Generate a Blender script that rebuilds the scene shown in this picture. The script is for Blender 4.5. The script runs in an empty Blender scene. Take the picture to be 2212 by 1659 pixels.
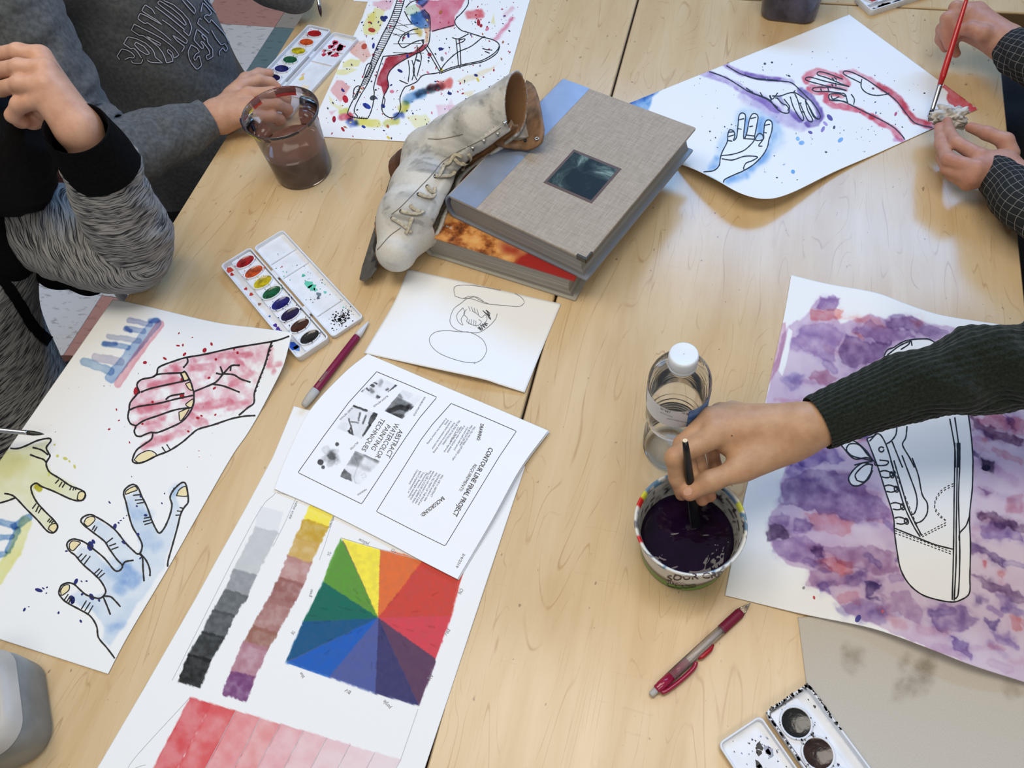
import bpy, bmesh, math, random
import numpy as np
from mathutils import Vector, Matrix
from mathutils.bvhtree import BVHTree

random.seed(7)
rng = np.random.default_rng(7)
scene = bpy.context.scene
COLL = scene.collection

# ---------------------------------------------------------------- camera
TI, RO, F, HC = .57041, -.18231, 1709.5, .867      # tilt from nadir, roll, focal (px of 2212), height over table
cam_d = bpy.data.cameras.new('camera'); cam = bpy.data.objects.new('camera', cam_d); COLL.objects.link(cam)
cam_d.sensor_width = 36.0; cam_d.lens = 36.0 * F / 2212.0; cam_d.clip_start = .01
cam.matrix_world = Matrix.Translation((0, 0, HC)) @ Matrix.Rotation(TI, 4, 'X') @ Matrix.Rotation(RO, 4, 'Z')
scene.camera = cam
scene.view_settings.view_transform = 'Standard'; scene.view_settings.look = 'None'
scene.view_settings.gamma = 1.0; scene.view_settings.use_curve_mapping = False
scene.view_settings.exposure = 0.0

# the room's frame: U runs along the tables, V across them (both in the floor plane)
U3 = np.array([.39, .921, 0.]); U3 /= np.linalg.norm(U3)
V3 = np.array([U3[1], -U3[0], 0.])
def T(u, v, z=0.):
    return u * U3 + v * V3 + np.array([0, 0, z])
ANG = math.atan2(U3[1], U3[0])
FLOOR = -.735

# ---------------------------------------------------------------- light
w = bpy.data.worlds.new('room_light'); scene.world = w; w.use_nodes = True
bgn = w.node_tree.nodes['Background']; bgn.inputs[0].default_value = (.92, .95, 1, 1); bgn.inputs[1].default_value = .27
def area(name, loc, target, sx, sy, power, color):
    d = bpy.data.lights.new(name, 'AREA'); d.shape = 'RECTANGLE'; d.size = sx; d.size_y = sy; d.energy = power; d.color = color
    o = bpy.data.objects.new(name, d); COLL.objects.link(o); o.location = loc
    o.rotation_euler = (Vector(target) - Vector(loc)).to_track_quat('-Z', 'Y').to_euler()
    return o
# a window wall beyond the far end of the tables (cool daylight) and one warm ceiling fixture, plus two added fill lamps
area('window_daylight', (1.28, 2.12, 1.66), (.43, .77, 1.66), 1.9, .70, 52, (.20, .49, 1.0))
area('ceiling_fixture_near', (.2, .45, 1.95), (.2, .45, 0), 1.2, .6, 13, (1.0, .93, .82))
area('fill_light_left', (-.75, .95, 1.95), (-.75, .95, 0), .6, 1.2, 14.5, (1.0, .92, .80))  # unseen lamp added as fill for the people and wood at left
area('fill_light_behind', (.2, -1.0, 1.95), (.2, -1.0, 0), 1.2, .6, 12, (1.0, .96, .9))  # unseen lamp added behind the camera, lifts the near end of the tables

# ---------------------------------------------------------------- projection helpers (photo pixel <-> place)
def ray(px, py):
    px = np.asarray(px, float); py = np.asarray(py, float)
    x = (px - 1106) / F; y = -(py - 829.5) / F; z = -np.ones_like(x)
    c, s = math.cos(RO), math.sin(RO); x, y = c * x - s * y, s * x + c * y
    c, s = math.cos(TI), math.sin(TI); y, z = c * y - s * z, s * y + c * z
    return np.stack([x, y, z], -1)
def P(px, py, z=0.):
    d = ray(px, py); t = (np.asarray(z, float) - HC) / d[..., 2]
    r = d * t[..., None]; r[..., 2] += HC
    return r
def proj(p):
    p = np.asarray(p, float); x, y, z = p[..., 0], p[..., 1], p[..., 2] - HC
    c, s = math.cos(-TI), math.sin(-TI); y, z = c * y - s * z, s * y + c * z
    c, s = math.cos(-RO), math.sin(-RO); x, y = c * x - s * y, s * x + c * y
    return np.stack([1106 + F * x / -z, 829.5 - F * y / -z], -1)
def crop(ox, oy, s=600 / 2212):
    return lambda pts: [(ox + p[0] * s, oy + p[1] * s) for p in pts]
cA, cB, cC, cD = crop(0, 0), crop(540, 0), crop(1080, 0), crop(1612, 0)
cE, cF, cG, cH = crop(0, 400), crop(440, 450), crop(1000, 500), crop(1612, 560)
cI, cJ, cK, cL = crop(0, 850), crop(590, 770), crop(1300, 680), crop(1612, 1000)
cM, cN, cO, cQ = crop(0, 1209), crop(550, 1130), crop(1250, 1000), crop(1612, 1209)
cP = crop(1350, 1250, 544 / 2207)

# ---------------------------------------------------------------- object helpers
def srgb(c):
    c = np.asarray(c, float) / 255.; return np.where(c <= .04045, c / 12.92, ((c + .055) / 1.055) ** 2.4)
def L4(c):
    return (*[float(v) for v in srgb(c)], 1.0)
def tag(o, label=None, cat=None, group=None, kind=None):
    if label: o['label'] = label
    if cat: o['category'] = cat
    if group: o['group'] = group
    if kind: o['kind'] = kind
    return o
def link(o, parent=None):
    COLL.objects.link(o)
    if parent is not None:
        o.parent = parent; o.matrix_parent_inverse = world_of(parent).inverted()
    return o
def world_of(o):
    m = o.matrix_basis.copy()
    return (world_of(o.parent) @ o.matrix_parent_inverse @ m) if o.parent else m
def mesh(name, v, f, m=None, parent=None, smooth=False, col=None, loc=None):
    me = bpy.data.meshes.new(name)
    v = np.asarray(v, float)
    if loc is not None: v = v - np.asarray(loc)
    me.from_pydata(v.tolist(), [], f if isinstance(f, list) else f.tolist()); me.update()
    if smooth: me.polygons.foreach_set('use_smooth', np.ones(len(me.polygons), bool))
    if col is not None:
        a = me.color_attributes.new('Col', 'FLOAT_COLOR', 'POINT')
        c = np.ones((len(v), 4)); c[:, :3] = col; a.data.foreach_set('color', c.ravel())
    if m is not None: me.materials.append(m)
    o = bpy.data.objects.new(name, me)
    if loc is not None: o.location = loc
    return link(o, parent)
def thing(name, label, cat, loc=(0, 0, 0), group=None):
    o = bpy.data.objects.new(name, None); o.location = loc; o.empty_display_size = .05
    COLL.objects.link(o); return tag(o, label, cat, group)

def join(parts):
    V, Fc, n = [], [], 0
    for v, f in parts:
        v = np.asarray(v, float).reshape(-1, 3); V.append(v); Fc += [[i + n for i in q] for q in f]; n += len(v)
    return np.concatenate(V), Fc
def box(x0, x1, y0, y1, z0, z1):
    v = [(x, y, z) for z in (z0, z1) for y in (y0, y1) for x in (x0, x1)]
    return np.array(v, float), [[0, 2, 3, 1], [4, 5, 7, 6], [0, 1, 5, 4], [2, 6, 7, 3], [0, 4, 6, 2], [1, 3, 7, 5]]
def rrect(w_, h_, r, n=5):
    pts = []
    for cx, cy, a0 in ((w_ / 2 - r, h_ / 2 - r, 0), (-w_ / 2 + r, h_ / 2 - r, 90), (-w_ / 2 + r, -h_ / 2 + r, 180), (w_ / 2 - r, -h_ / 2 + r, 270)):
        for i in range(n + 1):
            a = math.radians(a0 + 90 * i / n); pts.append((cx + r * math.cos(a), cy + r * math.sin(a)))
    return pts
def loft(rings, cap0=True, cap1=True, closed=True):
    n = len(rings[0]); v = [p for r in rings for p in r]; f = []
    for i in range(len(rings) - 1):
        for j in range(n if closed else n - 1):
            k = (j + 1) % n; f.append([i * n + j, i * n + k, (i + 1) * n + k, (i + 1) * n + j])
    if cap0: f.append(list(range(n))[::-1])
    if cap1: f.append([(len(rings) - 1) * n + j for j in range(n)])
    return np.array(v, float), f
def lathe(prof, n=48, c=(0, 0, 0), cap0=False, cap1=False):
    rings = [[(c[0] + r * math.cos(2 * math.pi * j / n), c[1] + r * math.sin(2 * math.pi * j / n), c[2] + z) for j in range(n)] for r, z in prof]
    return loft(rings, cap0, cap1)
def slab(poly, z0, z1, bev=0.):
    """prism of a 2-D outline, with a small bevel at the top edge"""
    poly = [tuple(p) for p in poly]
    if bev <= 0: return loft([[(x, y, z0) for x, y in poly], [(x, y, z1) for x, y in poly]])
    c = np.mean(poly, 0); q = []
    for x, y in poly:
        d = np.hypot(x - c[0], y - c[1]) or 1; q.append((x - (x - c[0]) / d * bev, y - (y - c[1]) / d * bev))
    return loft([[(x, y, z0) for x, y in poly], [(x, y, z1 - bev) for x, y in poly], [(x, y, z1) for x, y in q]])
def frame_of(d):
    d = np.asarray(d, float); d = d / np.linalg.norm(d)
    a = np.array([0, 0, 1.]) if abs(d[2]) < .9 else np.array([1., 0, 0])
    x = np.cross(a, d); x /= np.linalg.norm(x); return x, np.cross(d, x), d
def tube(path, rad, n=12, cap=True):
    path = np.asarray(path, float); rad = np.broadcast_to(np.asarray(rad, float), (len(path),)); rings = []
    t0 = None
    for i in range(len(path)):
        d = path[min(i + 1, len(path) - 1)] - path[max(i - 1, 0)]; d = d / (np.linalg.norm(d) + 1e-12)
        if t0 is None: x, y, _ = frame_of(d)
        else:
            x = x - d * np.dot(x, d); x /= np.linalg.norm(x); y = np.cross(d, x)
        t0 = d
        rings.append([path[i] + rad[i] * (math.cos(2 * math.pi * j / n) * x + math.sin(2 * math.pi * j / n) * y) for j in range(n)])
    return loft(rings, cap, cap)
def axis_lathe(a, b, prof, n=24):
    """prof: (t along a->b in 0..1, radius)"""
    a = np.asarray(a, float); b = np.asarray(b, float); x, y, d = frame_of(b - a)
    rings = [[a + (b - a) * t + r * (math.cos(2 * math.pi * j / n) * x + math.sin(2 * math.pi * j / n) * y) for j in range(n)] for t, r in prof]
    return loft(rings)
def xf(vf, m):
    v, f = vf; m = np.array(m); return v @ m[:3, :3].T + m[:3, 3], f
def place(loc, rz=0., rx=0., ry=0.):
    return Matrix.Translation(Vector(loc)) @ Matrix.Rotation(rz, 4, 'Z') @ Matrix.Rotation(ry, 4, 'Y') @ Matrix.Rotation(rx, 4, 'X')
def catmull(pts, n=8, closed=False):
    p = np.asarray(pts, float)
    if len(p) < 3 and not closed: return np.stack([p[0] + (p[-1] - p[0]) * t for t in np.linspace(0, 1, n + 1)])
    p = np.concatenate([p[-1:], p, p[:2]]) if closed else np.concatenate([2 * p[:1] - p[1:2], p, 2 * p[-1:] - p[-2:-1]])
    out = []
    for i in range(1, len(p) - 2):
        for k in range(n):
            t = k / n; a, b, c, d = p[i - 1], p[i], p[i + 1], p[i + 2]
            out.append(.5 * (2 * b + (c - a) * t + (2 * a - 5 * b + 4 * c - d) * t * t + (3 * b - a - 3 * c + d) * t ** 3))
    out.append(p[-2]); return np.array(out)
def resample(pts, n):
    p = np.asarray(pts, float); s = np.r_[0, np.cumsum(np.linalg.norm(np.diff(p, axis=0), axis=1))]
    t = np.linspace(0, s[-1], n); return np.stack([np.interp(t, s, p[:, k]) for k in range(p.shape[1])], 1)

# ---------------------------------------------------------------- numpy noise
def vnoise(x, y, seed=0):
    x = np.asarray(x, float); y = np.asarray(y, float)
    xi = np.floor(x).astype(np.int64); yi = np.floor(y).astype(np.int64); fx = x - xi; fy = y - yi
    def h(a, b):
        n = (a * 374761393 + b * 668265263 + seed * 1442695041) & 0xffffffff
        n = ((n ^ (n >> 13)) * 1274126177) & 0xffffffff
        return ((n ^ (n >> 16)) & 0xffff) / 65535.
    sx = fx * fx * (3 - 2 * fx); sy = fy * fy * (3 - 2 * fy)
    return (h(xi, yi) * (1 - sx) + h(xi + 1, yi) * sx) * (1 - sy) + (h(xi, yi + 1) * (1 - sx) + h(xi + 1, yi + 1) * sx) * sy
def fbm(x, y, seed=0, o=3):
    r = 0; a = .5; t = 0
    for i in range(o):
        r = r + a * vnoise(x * 2 ** i, y * 2 ** i, seed + i * 17); t += a; a *= .5
    return r / t
def sstep(a, b, x):
    t = np.clip((x - a) / (b - a + 1e-9), 0, 1); return t * t * (3 - 2 * t)

# ---------------------------------------------------------------- materials
def nodes_of(m):
    m.use_nodes = True; nt = m.node_tree; return nt, nt.nodes, nt.links, nt.nodes['Principled BSDF']
def setp(b, rough=.5, metal=0., spec=.5, trans=0., ior=1.45, sss=0., coat=0., sheen=0., alpha=1.):
    b.inputs['Roughness'].default_value = rough; b.inputs['Metallic'].default_value = metal
    b.inputs['Specular IOR Level'].default_value = spec; b.inputs['Transmission Weight'].default_value = trans
    b.inputs['IOR'].default_value = ior; b.inputs['Coat Weight'].default_value = coat; b.inputs['Sheen Weight'].default_value = sheen
    b.inputs['Alpha'].default_value = alpha
    if sss:
        b.inputs['Subsurface Weight'].default_value = sss; b.inputs['Subsurface Radius'].default_value = (.012, .005, .003); b.inputs['Subsurface Scale'].default_value = .5
def ramp(nt, fac, stops):
    r = nt.nodes.new('ShaderNodeValToRGB'); e = r.color_ramp.elements
    while len(e) < len(stops): e.new(.5)
    for i, (p, c) in enumerate(stops): e[i].position = p; e[i].color = c if len(c) == 4 else L4(c)
    nt.links.new(fac, r.inputs[0]); return r.outputs[0]
def coords(nt, scale=(1, 1, 1), rot=(0, 0, 0), kind='Object'):
    tc = nt.nodes.new('ShaderNodeTexCoord'); mp = nt.nodes.new('ShaderNodeMapping')
    mp.inputs['Scale'].default_value = scale; mp.inputs['Rotation'].default_value = rot
    nt.links.new(tc.outputs[kind], mp.inputs[0]); return mp.outputs[0]
def noise(nt, vec, scale, detail=3, rough=.5, dist=0.):
    n = nt.nodes.new('ShaderNodeTexNoise'); n.inputs['Scale'].default_value = scale; n.inputs['Detail'].default_value = detail
    n.inputs['Roughness'].default_value = rough; n.inputs['Distortion'].default_value = dist
    if vec is not None: nt.links.new(vec, n.inputs['Vector'])
    return n.outputs['Fac']
def mixc(nt, fac, a, b, mode='MIX'):
    n = nt.nodes.new('ShaderNodeMix'); n.data_type = 'RGBA'; n.blend_type = mode
    for s, v in ((n.inputs[0], fac), (n.inputs[6], a), (n.inputs[7], b)):
        if hasattr(v, 'is_output'): nt.links.new(v, s)
        elif isinstance(v, (int, float)): s.default_value = v
        else: s.default_value = v if len(v) == 4 else L4(v)
    return n.outputs[2]
def bump(nt, b, height, strength=.3, dist=.001):
    n = nt.nodes.new('ShaderNodeBump'); n.inputs['Strength'].default_value = strength; n.inputs['Distance'].default_value = dist
    nt.links.new(height, n.inputs['Height']); nt.links.new(n.outputs[0], b.inputs['Normal'])
MC = {}
def mat(name, c, rough=.5, var=0., vscale=40, bmp=0., bscale=300, c2=None, **k):
    if name in MC: return MC[name]
    m = bpy.data.materials.new(name); nt, N, Lk, b = nodes_of(m); setp(b, rough, **k)
    b.inputs['Base Color'].default_value = L4(c)
    vec = coords(nt)
    n = noise(nt, vec, vscale, 4)
    c2 = c2 if c2 is not None else [max(0, x * (1 - max(var, .03))) for x in c]
    Lk.new(ramp(nt, n, [(.35, c2), (.65, c)]), b.inputs['Base Color'])
    if bmp: bump(nt, b, noise(nt, vec, bscale, 3), bmp)
    MC[name] = m; return m
def mat_attr(name, rough=.6, spec=.4, grain=.05, gscale=500, bmp=.05, **k):
    if name in MC: return MC[name]
    m = bpy.data.materials.new(name); nt, N, Lk, b = nodes_of(m); setp(b, rough, spec=spec, **k)
    a = N.new('ShaderNodeAttribute'); a.attribute_name = 'Col'
    vec = coords(nt); n = noise(nt, vec, gscale, 2)
    g = ramp(nt, n, [(.3, (1 - grain, 1 - grain, 1 - grain, 1)), (.7, (1, 1, 1, 1))])
    Lk.new(mixc(nt, 1.0, a.outputs['Color'], g, 'MULTIPLY'), b.inputs['Base Color'])
    if bmp: bump(nt, b, n, bmp, .0004)
    MC[name] = m; return m
# ================================================================ organic shapes: smooth unions of round cones, meshed with surface nets
def seg_prim(a, b, ra, rb, sc=None):
    return ('c', np.asarray(a, float), np.asarray(b, float), ra, rb)
def ell_prim(c, r, R=None):
    return ('e', np.asarray(c, float), np.asarray(r, float), np.eye(3) if R is None else np.asarray(R, float))
def prim_sd(p, X):
    if p[0] == 'c':
        _, a, b, ra, rb = p; ab = b - a; l2 = ab @ ab + 1e-12
        t = np.clip(((X - a) @ ab) / l2, 0, 1); t3 = t[..., None] * ab
        return np.linalg.norm(X - a - t3, axis=-1) - (ra + (rb - ra) * t)
    _, c, r, R = p; q = (X - c) @ R.T
    k0 = np.linalg.norm(q / r, axis=-1); k1 = np.linalg.norm(q / (r * r), axis=-1) + 1e-9
    return k0 * (k0 - 1) / k1
def prim_bb(p):
    if p[0] == 'c':
        _, a, b, ra, rb = p; r = max(ra, rb); return np.minimum(a, b) - r, np.maximum(a, b) + r
    _, c, r, R = p; m = r.max(); return c - m, c + m
def smin(a, b, k):
    h = np.clip(.5 + .5 * (b - a) / k, 0, 1); return b + (a - b) * h - k * h * (1 - h)
def sdf_mesh(prims, h, k=.008, cuts=(), post=None, pad=.01, ks=None):
    """prims: list of primitives (optionally (prim,k)); cuts: (point, normal) half spaces to remove (side of +normal)"""
    pr = [(p if isinstance(p[0], tuple) else (p, k)) for p in prims]
    lo = np.min([prim_bb(p)[0] for p, _ in pr], 0) - pad; hi = np.max([prim_bb(p)[1] for p, _ in pr], 0) + pad
    n = np.ceil((hi - lo) / h).astype(int) + 1
    ax = [lo[i] + np.arange(n[i]) * h for i in range(3)]
    D = np.full(n, .05)
    for p, kk in pr:
        a, b = prim_bb(p); m = kk + 3 * h + .006
        i0 = np.maximum(((a - m - lo) / h).astype(int), 0); i1 = np.minimum(((b + m - lo) / h).astype(int) + 2, n)
        sl = tuple(slice(i0[i], i1[i]) for i in range(3))
        X = np.stack(np.meshgrid(ax[0][sl[0]], ax[1][sl[1]], ax[2][sl[2]], indexing='ij'), -1)
        D[sl] = smin(D[sl], prim_sd(p, X), kk)
    if len(cuts) or post is not None:
        X = np.stack(np.meshgrid(*ax, indexing='ij'), -1)
        for c, nn in cuts:
            nn = np.asarray(nn, float); nn = nn / np.linalg.norm(nn); D = np.maximum(D, (X - np.asarray(c)) @ nn)
        if post is not None: D = post(D, X)
    return surf_net(D, lo, h)
def surf_net(D, lo, h):
    s = D < 0; c = np.zeros(np.array(D.shape) - 1, np.int8)
    off = [(i, j, k) for i in (0, 1) for j in (0, 1) for k in (0, 1)]
    for i, j, k in off: c += s[i:i + c.shape[0], j:j + c.shape[1], k:k + c.shape[2]]
    act = (c > 0) & (c < 8); idx = np.full(act.shape, -1, np.int64); I = np.argwhere(act); idx[act] = np.arange(len(I))
    acc = np.zeros((len(I), 3)); cnt = np.zeros(len(I))
    dv = {o: D[I[:, 0] + o[0], I[:, 1] + o[1], I[:, 2] + o[2]] for o in off}
    for a in off:
        for ax_ in range(3):
            if a[ax_]: continue
            b = list(a); b[ax_] = 1; b = tuple(b); da, db = dv[a], dv[b]; m = (da < 0) != (db < 0)
            t = np.where(m, da / (da - db + 1e-12), 0); p = np.tile(np.array(a, float), (len(I), 1)); p[:, ax_] = t
            acc[m] += p[m]; cnt[m] += 1
    V = lo + (I + acc / np.maximum(cnt, 1)[:, None]) * h
    Fs = []
    for ax_ in range(3):
        sl0 = [slice(None)] * 3; sl1 = [slice(None)] * 3; sl0[ax_] = slice(0, -1); sl1[ax_] = slice(1, None)
        a = s[tuple(sl0)]; b = s[tuple(sl1)]
        o1, o2 = [(1, 2), (2, 0), (0, 1)][ax_]
        E = np.argwhere(a != b); ok = (E[:, o1] > 0) & (E[:, o2] > 0) & (E[:, o1] < D.shape[o1] - 1) & (E[:, o2] < D.shape[o2] - 1); E = E[ok]
        if not len(E): continue
        q = []
        for d1, d2 in ((0, 0), (-1, 0), (-1, -1), (0, -1)):
            e = E.copy(); e[:, o1] += d1; e[:, o2] += d2; q.append(idx[e[:, 0], e[:, 1], e[:, 2]])
        q = np.stack(q, -1); flip = ~a[E[:, 0], E[:, 1], E[:, 2]]
        q[flip] = q[flip][:, ::-1]; Fs.append(q)
    Fa = np.concatenate(Fs); Fa = Fa[(Fa >= 0).all(1)]
    return V, Fa
def smooth_mesh(V, Fa, it=4, lam=.5):
    n = len(V); e = np.concatenate([Fa[:, [0, 1]], Fa[:, [1, 2]], Fa[:, [2, 3]], Fa[:, [3, 0]]]); e = np.concatenate([e, e[:, ::-1]])
    deg = np.bincount(e[:, 0], minlength=n)[:, None]
    V = V.copy()
    for _ in range(it):
        for l in (lam, -lam * .96):
            s_ = np.stack([np.bincount(e[:, 0], V[e[:, 1], k], minlength=n) for k in range(3)], 1); V += l * (s_ / np.maximum(deg, 1) - V)
    return V
def chain(pts, rad):
    return [seg_prim(pts[i], pts[i + 1], rad[i], rad[i + 1]) for i in range(len(pts) - 1)]
class Surf:
    """a finished mesh to draw on"""
    def __init__(self, o, V, Fa):
        self.o = o; self.bvh = BVHTree.FromPolygons(np.asarray(V).tolist(), [list(map(int, f)) for f in Fa])
    def hit(self, px, py, eps=.0003):
        d = ray(px, py); dn = Vector(d); l, n, _, _ = self.bvh.ray_cast(Vector((0, 0, HC)), dn)
        if l is None: return None
        if n.dot(dn) > 0: n = -n
        return np.array(l + n * eps)
# ================================================================ floor
def tile_mat(name, c, fleck):
    m = bpy.data.materials.new(name); nt, N, Lk, b = nodes_of(m); setp(b, .35)
    v = coords(nt, (1, .35, 1), (0, 0, .3)); n = noise(nt, v, 60, 4, .6)
    Lk.new(ramp(nt, n, [(.56, c), (.66, fleck)]), b.inputs['Base Color']); return m
TM = {'w': tile_mat('vinyl_white', (228, 230, 234), (182, 182, 184)), 'p': tile_mat('vinyl_pink', (200, 150, 142), (168, 120, 112)),
      't': tile_mat('vinyl_teal', (108, 138, 146), (84, 112, 120)), 'g': tile_mat('vinyl_grey', (172, 166, 158), (146, 140, 132))}
TS = .3048; u0, v0 = 2.237, -1.595
gr = mat('floor_grout', (96, 92, 88), .8)
v, f = box(-.35 - TS * 9, u0 + TS * 4, v0 - TS * 4, 1.9, -.02, -.0035)
floor = mesh('floor', np.array([T(p[0], p[1], FLOOR + p[2]) for p in v]), f, gr); tag(floor, 'speckled vinyl tile floor under the tables', 'floor', kind='structure')
tv, tf = slab([(TS / 2 - .0009, TS / 2 - .0009), (-TS / 2 + .0009, TS / 2 - .0009), (-TS / 2 + .0009, -TS / 2 + .0009), (TS / 2 - .0009, -TS / 2 + .0009)], -.0034, 0, .0006)
TMESH = {}
for i in range(-11, 4):
    for j in range(-4, 11):
        k = 'w'
        if j == 0: k = {0: 'g', -1: 't', -2: 'w', -3: 'g', -5: 'p', -7: 'p', 1: 'p', 2: 't'}.get(i, 'w')
        elif (i, j) in ((0, -1), (2, -2)): k = 'p'
        elif (i * 7 + j * 13) % 11 == 3 and (i, j) not in ((-4, -1), (-5, -1), (-4, -2)): k = 'ptg'[(i + j) % 3]
        if k not in TMESH:
            me = bpy.data.meshes.new('floor_tile'); me.from_pydata(tv.tolist(), [], tf); me.materials.append(TM[k]); TMESH[k] = me
        o = bpy.data.objects.new('floor_tile', TMESH[k]); o.location = T(u0 + (i + .5) * TS, v0 + (j + .5) * TS, FLOOR); o.rotation_euler = (0, 0, ANG)
        link(o, floor)

# ================================================================ tables
def wood():
    m = bpy.data.materials.new('maple_laminate'); nt, N, Lk, b = nodes_of(m); setp(b, .3, spec=.5)
    v = coords(nt, (1, 1, 1), (0, 0, 0))
    st = coords(nt, (1.5, 12, 12)); big = noise(nt, st, 2.2, 4, .55, .6)
    base = ramp(nt, big, [(.3, (198, 167, 122)), (.5, (206, 178, 135)), (.72, (213, 187, 147))])
    # cathedral grain: thin dark lines where a stretched noise crosses level values
    st2 = coords(nt, (1.1, 6.5, 6.5)); n2 = noise(nt, st2, 2.0, 2, .5, .5)
    mu = N.new('ShaderNodeMath'); mu.operation = 'MULTIPLY'; mu.inputs[1].default_value = 20; Lk.new(n2, mu.inputs[0])
    fr = N.new('ShaderNodeMath'); fr.operation = 'PINGPONG'; fr.inputs[1].default_value = .5; Lk.new(mu.outputs[0], fr.inputs[0])
    brk = noise(nt, coords(nt, (3, 20, 20)), 3, 3)
    line = ramp(nt, fr.outputs[0], [(.0, (1, 1, 1, 1)), (.07, (0, 0, 0, 1))])
    bk = ramp(nt, brk, [(.42, (0, 0, 0, 1)), (.62, (1, 1, 1, 1))])
    lm = mixc(nt, 1.0, line, bk, 'MULTIPLY')
    sc = N.new('ShaderNodeMath'); sc.operation = 'MULTIPLY'; sc.inputs[1].default_value = .6; Lk.new(lm, sc.inputs[0])
    c1 = mixc(nt, sc.outputs[0], base, (166, 126, 80))
    pores = noise(nt, coords(nt, (14, 260, 260)), 2, 2)
    c2 = mixc(nt, ramp(nt, pores, [(.62, (0, 0, 0, 1)), (.75, (.25, .25, .25, 1))]), c1, (178, 140, 96))
    spk = ramp(nt, noise(nt, coords(nt, (1, 1.6, 1)), 75, 2, .4), [(.735, (0, 0, 0, 1)), (.76, (.6, .6, .6, 1))])
    c3 = mixc(nt, spk, c2, (112, 88, 66)); sc2 = ramp(nt, noise(nt, coords(nt, (30, 1.2, 1), (0, 0, .5)), 6, 3, .6), [(.70, (0, 0, 0, 1)), (.72, (.22, .22, .22, 1)), (.735, (0, 0, 0, 1))])
    c4 = mixc(nt, sc2, c3, (140, 112, 84)); Lk.new(c4, b.inputs['Base Color'])
    sm = noise(nt, v, 7, 4, .6)
    Lk.new(ramp(nt, sm, [(.3, (.17, .17, .17, 1)), (.7, (.27, .27, .27, 1))]), b.inputs['Roughness'])
    return m
WOOD = wood(); EDGE = mat('table_edge_band', (120, 96, 66), .5); STEEL = mat('grey_enamel', (150, 152, 156), .4, metal=.3)
def table(label, u_0, u_1, v_0, v_1):
    cu, cv = (u_0 + u_1) / 2, (v_0 + v_1) / 2; Lu, Lv = u_1 - u_0, v_1 - v_0
    t = thing('classroom_table', label, 'table', T(cu, cv, FLOOR), 'maple classroom tables pushed together'); t.rotation_euler = (0, 0, ANG)
    def part(name, vf, m):
        me = bpy.data.meshes.new(name); me.from_pydata(vf[0].tolist(), [], vf[1]); me.materials.append(m)
        o = bpy.data.objects.new(name, me); COLL.objects.link(o); o.parent = t; return o
    def pr(a): return rrect(Lu - a, -1 * 0 + Lv - a, .008, 3)
    h = -FLOOR
    part('table_top', loft([[(x, y, h - .028) for x, y in pr(.002)], [(x, y, h - .0015) for x, y in pr(.002)], [(x, y, h) for x, y in pr(.005)]]), WOOD)
    part('edge_band', loft([[(x, y, h - .0285) for x, y in pr(0)], [(x, y, h - .003) for x, y in pr(0)]]), EDGE)
    for s in (-1, 1): part('apron', box(-Lu / 2 + .06, Lu / 2 - .06, s * (Lv / 2 - .06) - .01, s * (Lv / 2 - .06) + .01, h - .1, h - .029), STEEL)
    for sx in (-1, 1):
        for sy in (-1, 1):
            x, y = sx * (Lu / 2 - .07), sy * (Lv / 2 - .07)
            part('leg', join([tube([(x, y, .012), (x, y, h - .029)], .016, 12), lathe([(.02, 0), (.02, .012)], 12, (x, y, 0), True, True)]), STEEL)
    return t
table('maple table on the left, under the skate, books and color wheel sheet', -.145, 1.3778, -.824, -.1930)
table('maple table on the right, under the water bottle and purple shoe painting', -.145, 1.3778, -.1908, .4075)
table('maple table across the far end, seen at the top right corner', 1.3806, 1.99, -.42, 1.10)
# ================================================================ paper and painting tools
CAMP = Vector((0, 0, HC))
def sd_line(X, Y, pts, closed=False):
    pts = [tuple(p) for p in pts]
    if closed: pts = pts + [pts[0]]
    d = np.full(X.shape, 1e9)
    for (ax, ay), (bx, by) in zip(pts[:-1], pts[1:]):
        ex, ey = bx - ax, by - ay; l2 = ex * ex + ey * ey + 1e-9
        t = np.clip(((X - ax) * ex + (Y - ay) * ey) / l2, 0, 1)
        d = np.minimum(d, (X - ax - t * ex) ** 2 + (Y - ay - t * ey) ** 2)
    return np.sqrt(d)
def sd_poly(X, Y, pts):
    d = sd_line(X, Y, pts, True); ins = np.zeros(X.shape, bool); n = len(pts)
    for i in range(n):
        (ax, ay), (bx, by) = pts[i], pts[(i + 1) % n]
        if ay == by: continue
        c = ((ay > Y) != (by > Y)) & (X < (bx - ax) * (Y - ay) / (by - ay) + ax); ins ^= c
    return np.where(ins, -d, d)
def ell(cx, cy, rx, ry=None, rot=0., n=14):
    ry = ry or rx; c, s = math.cos(rot), math.sin(rot); o = []
    for i in range(n):
        a = 2 * math.pi * i / n; x, y = rx * math.cos(a), ry * math.sin(a); o.append((cx + c * x - s * y, cy + s * x + c * y))
    return o
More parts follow.
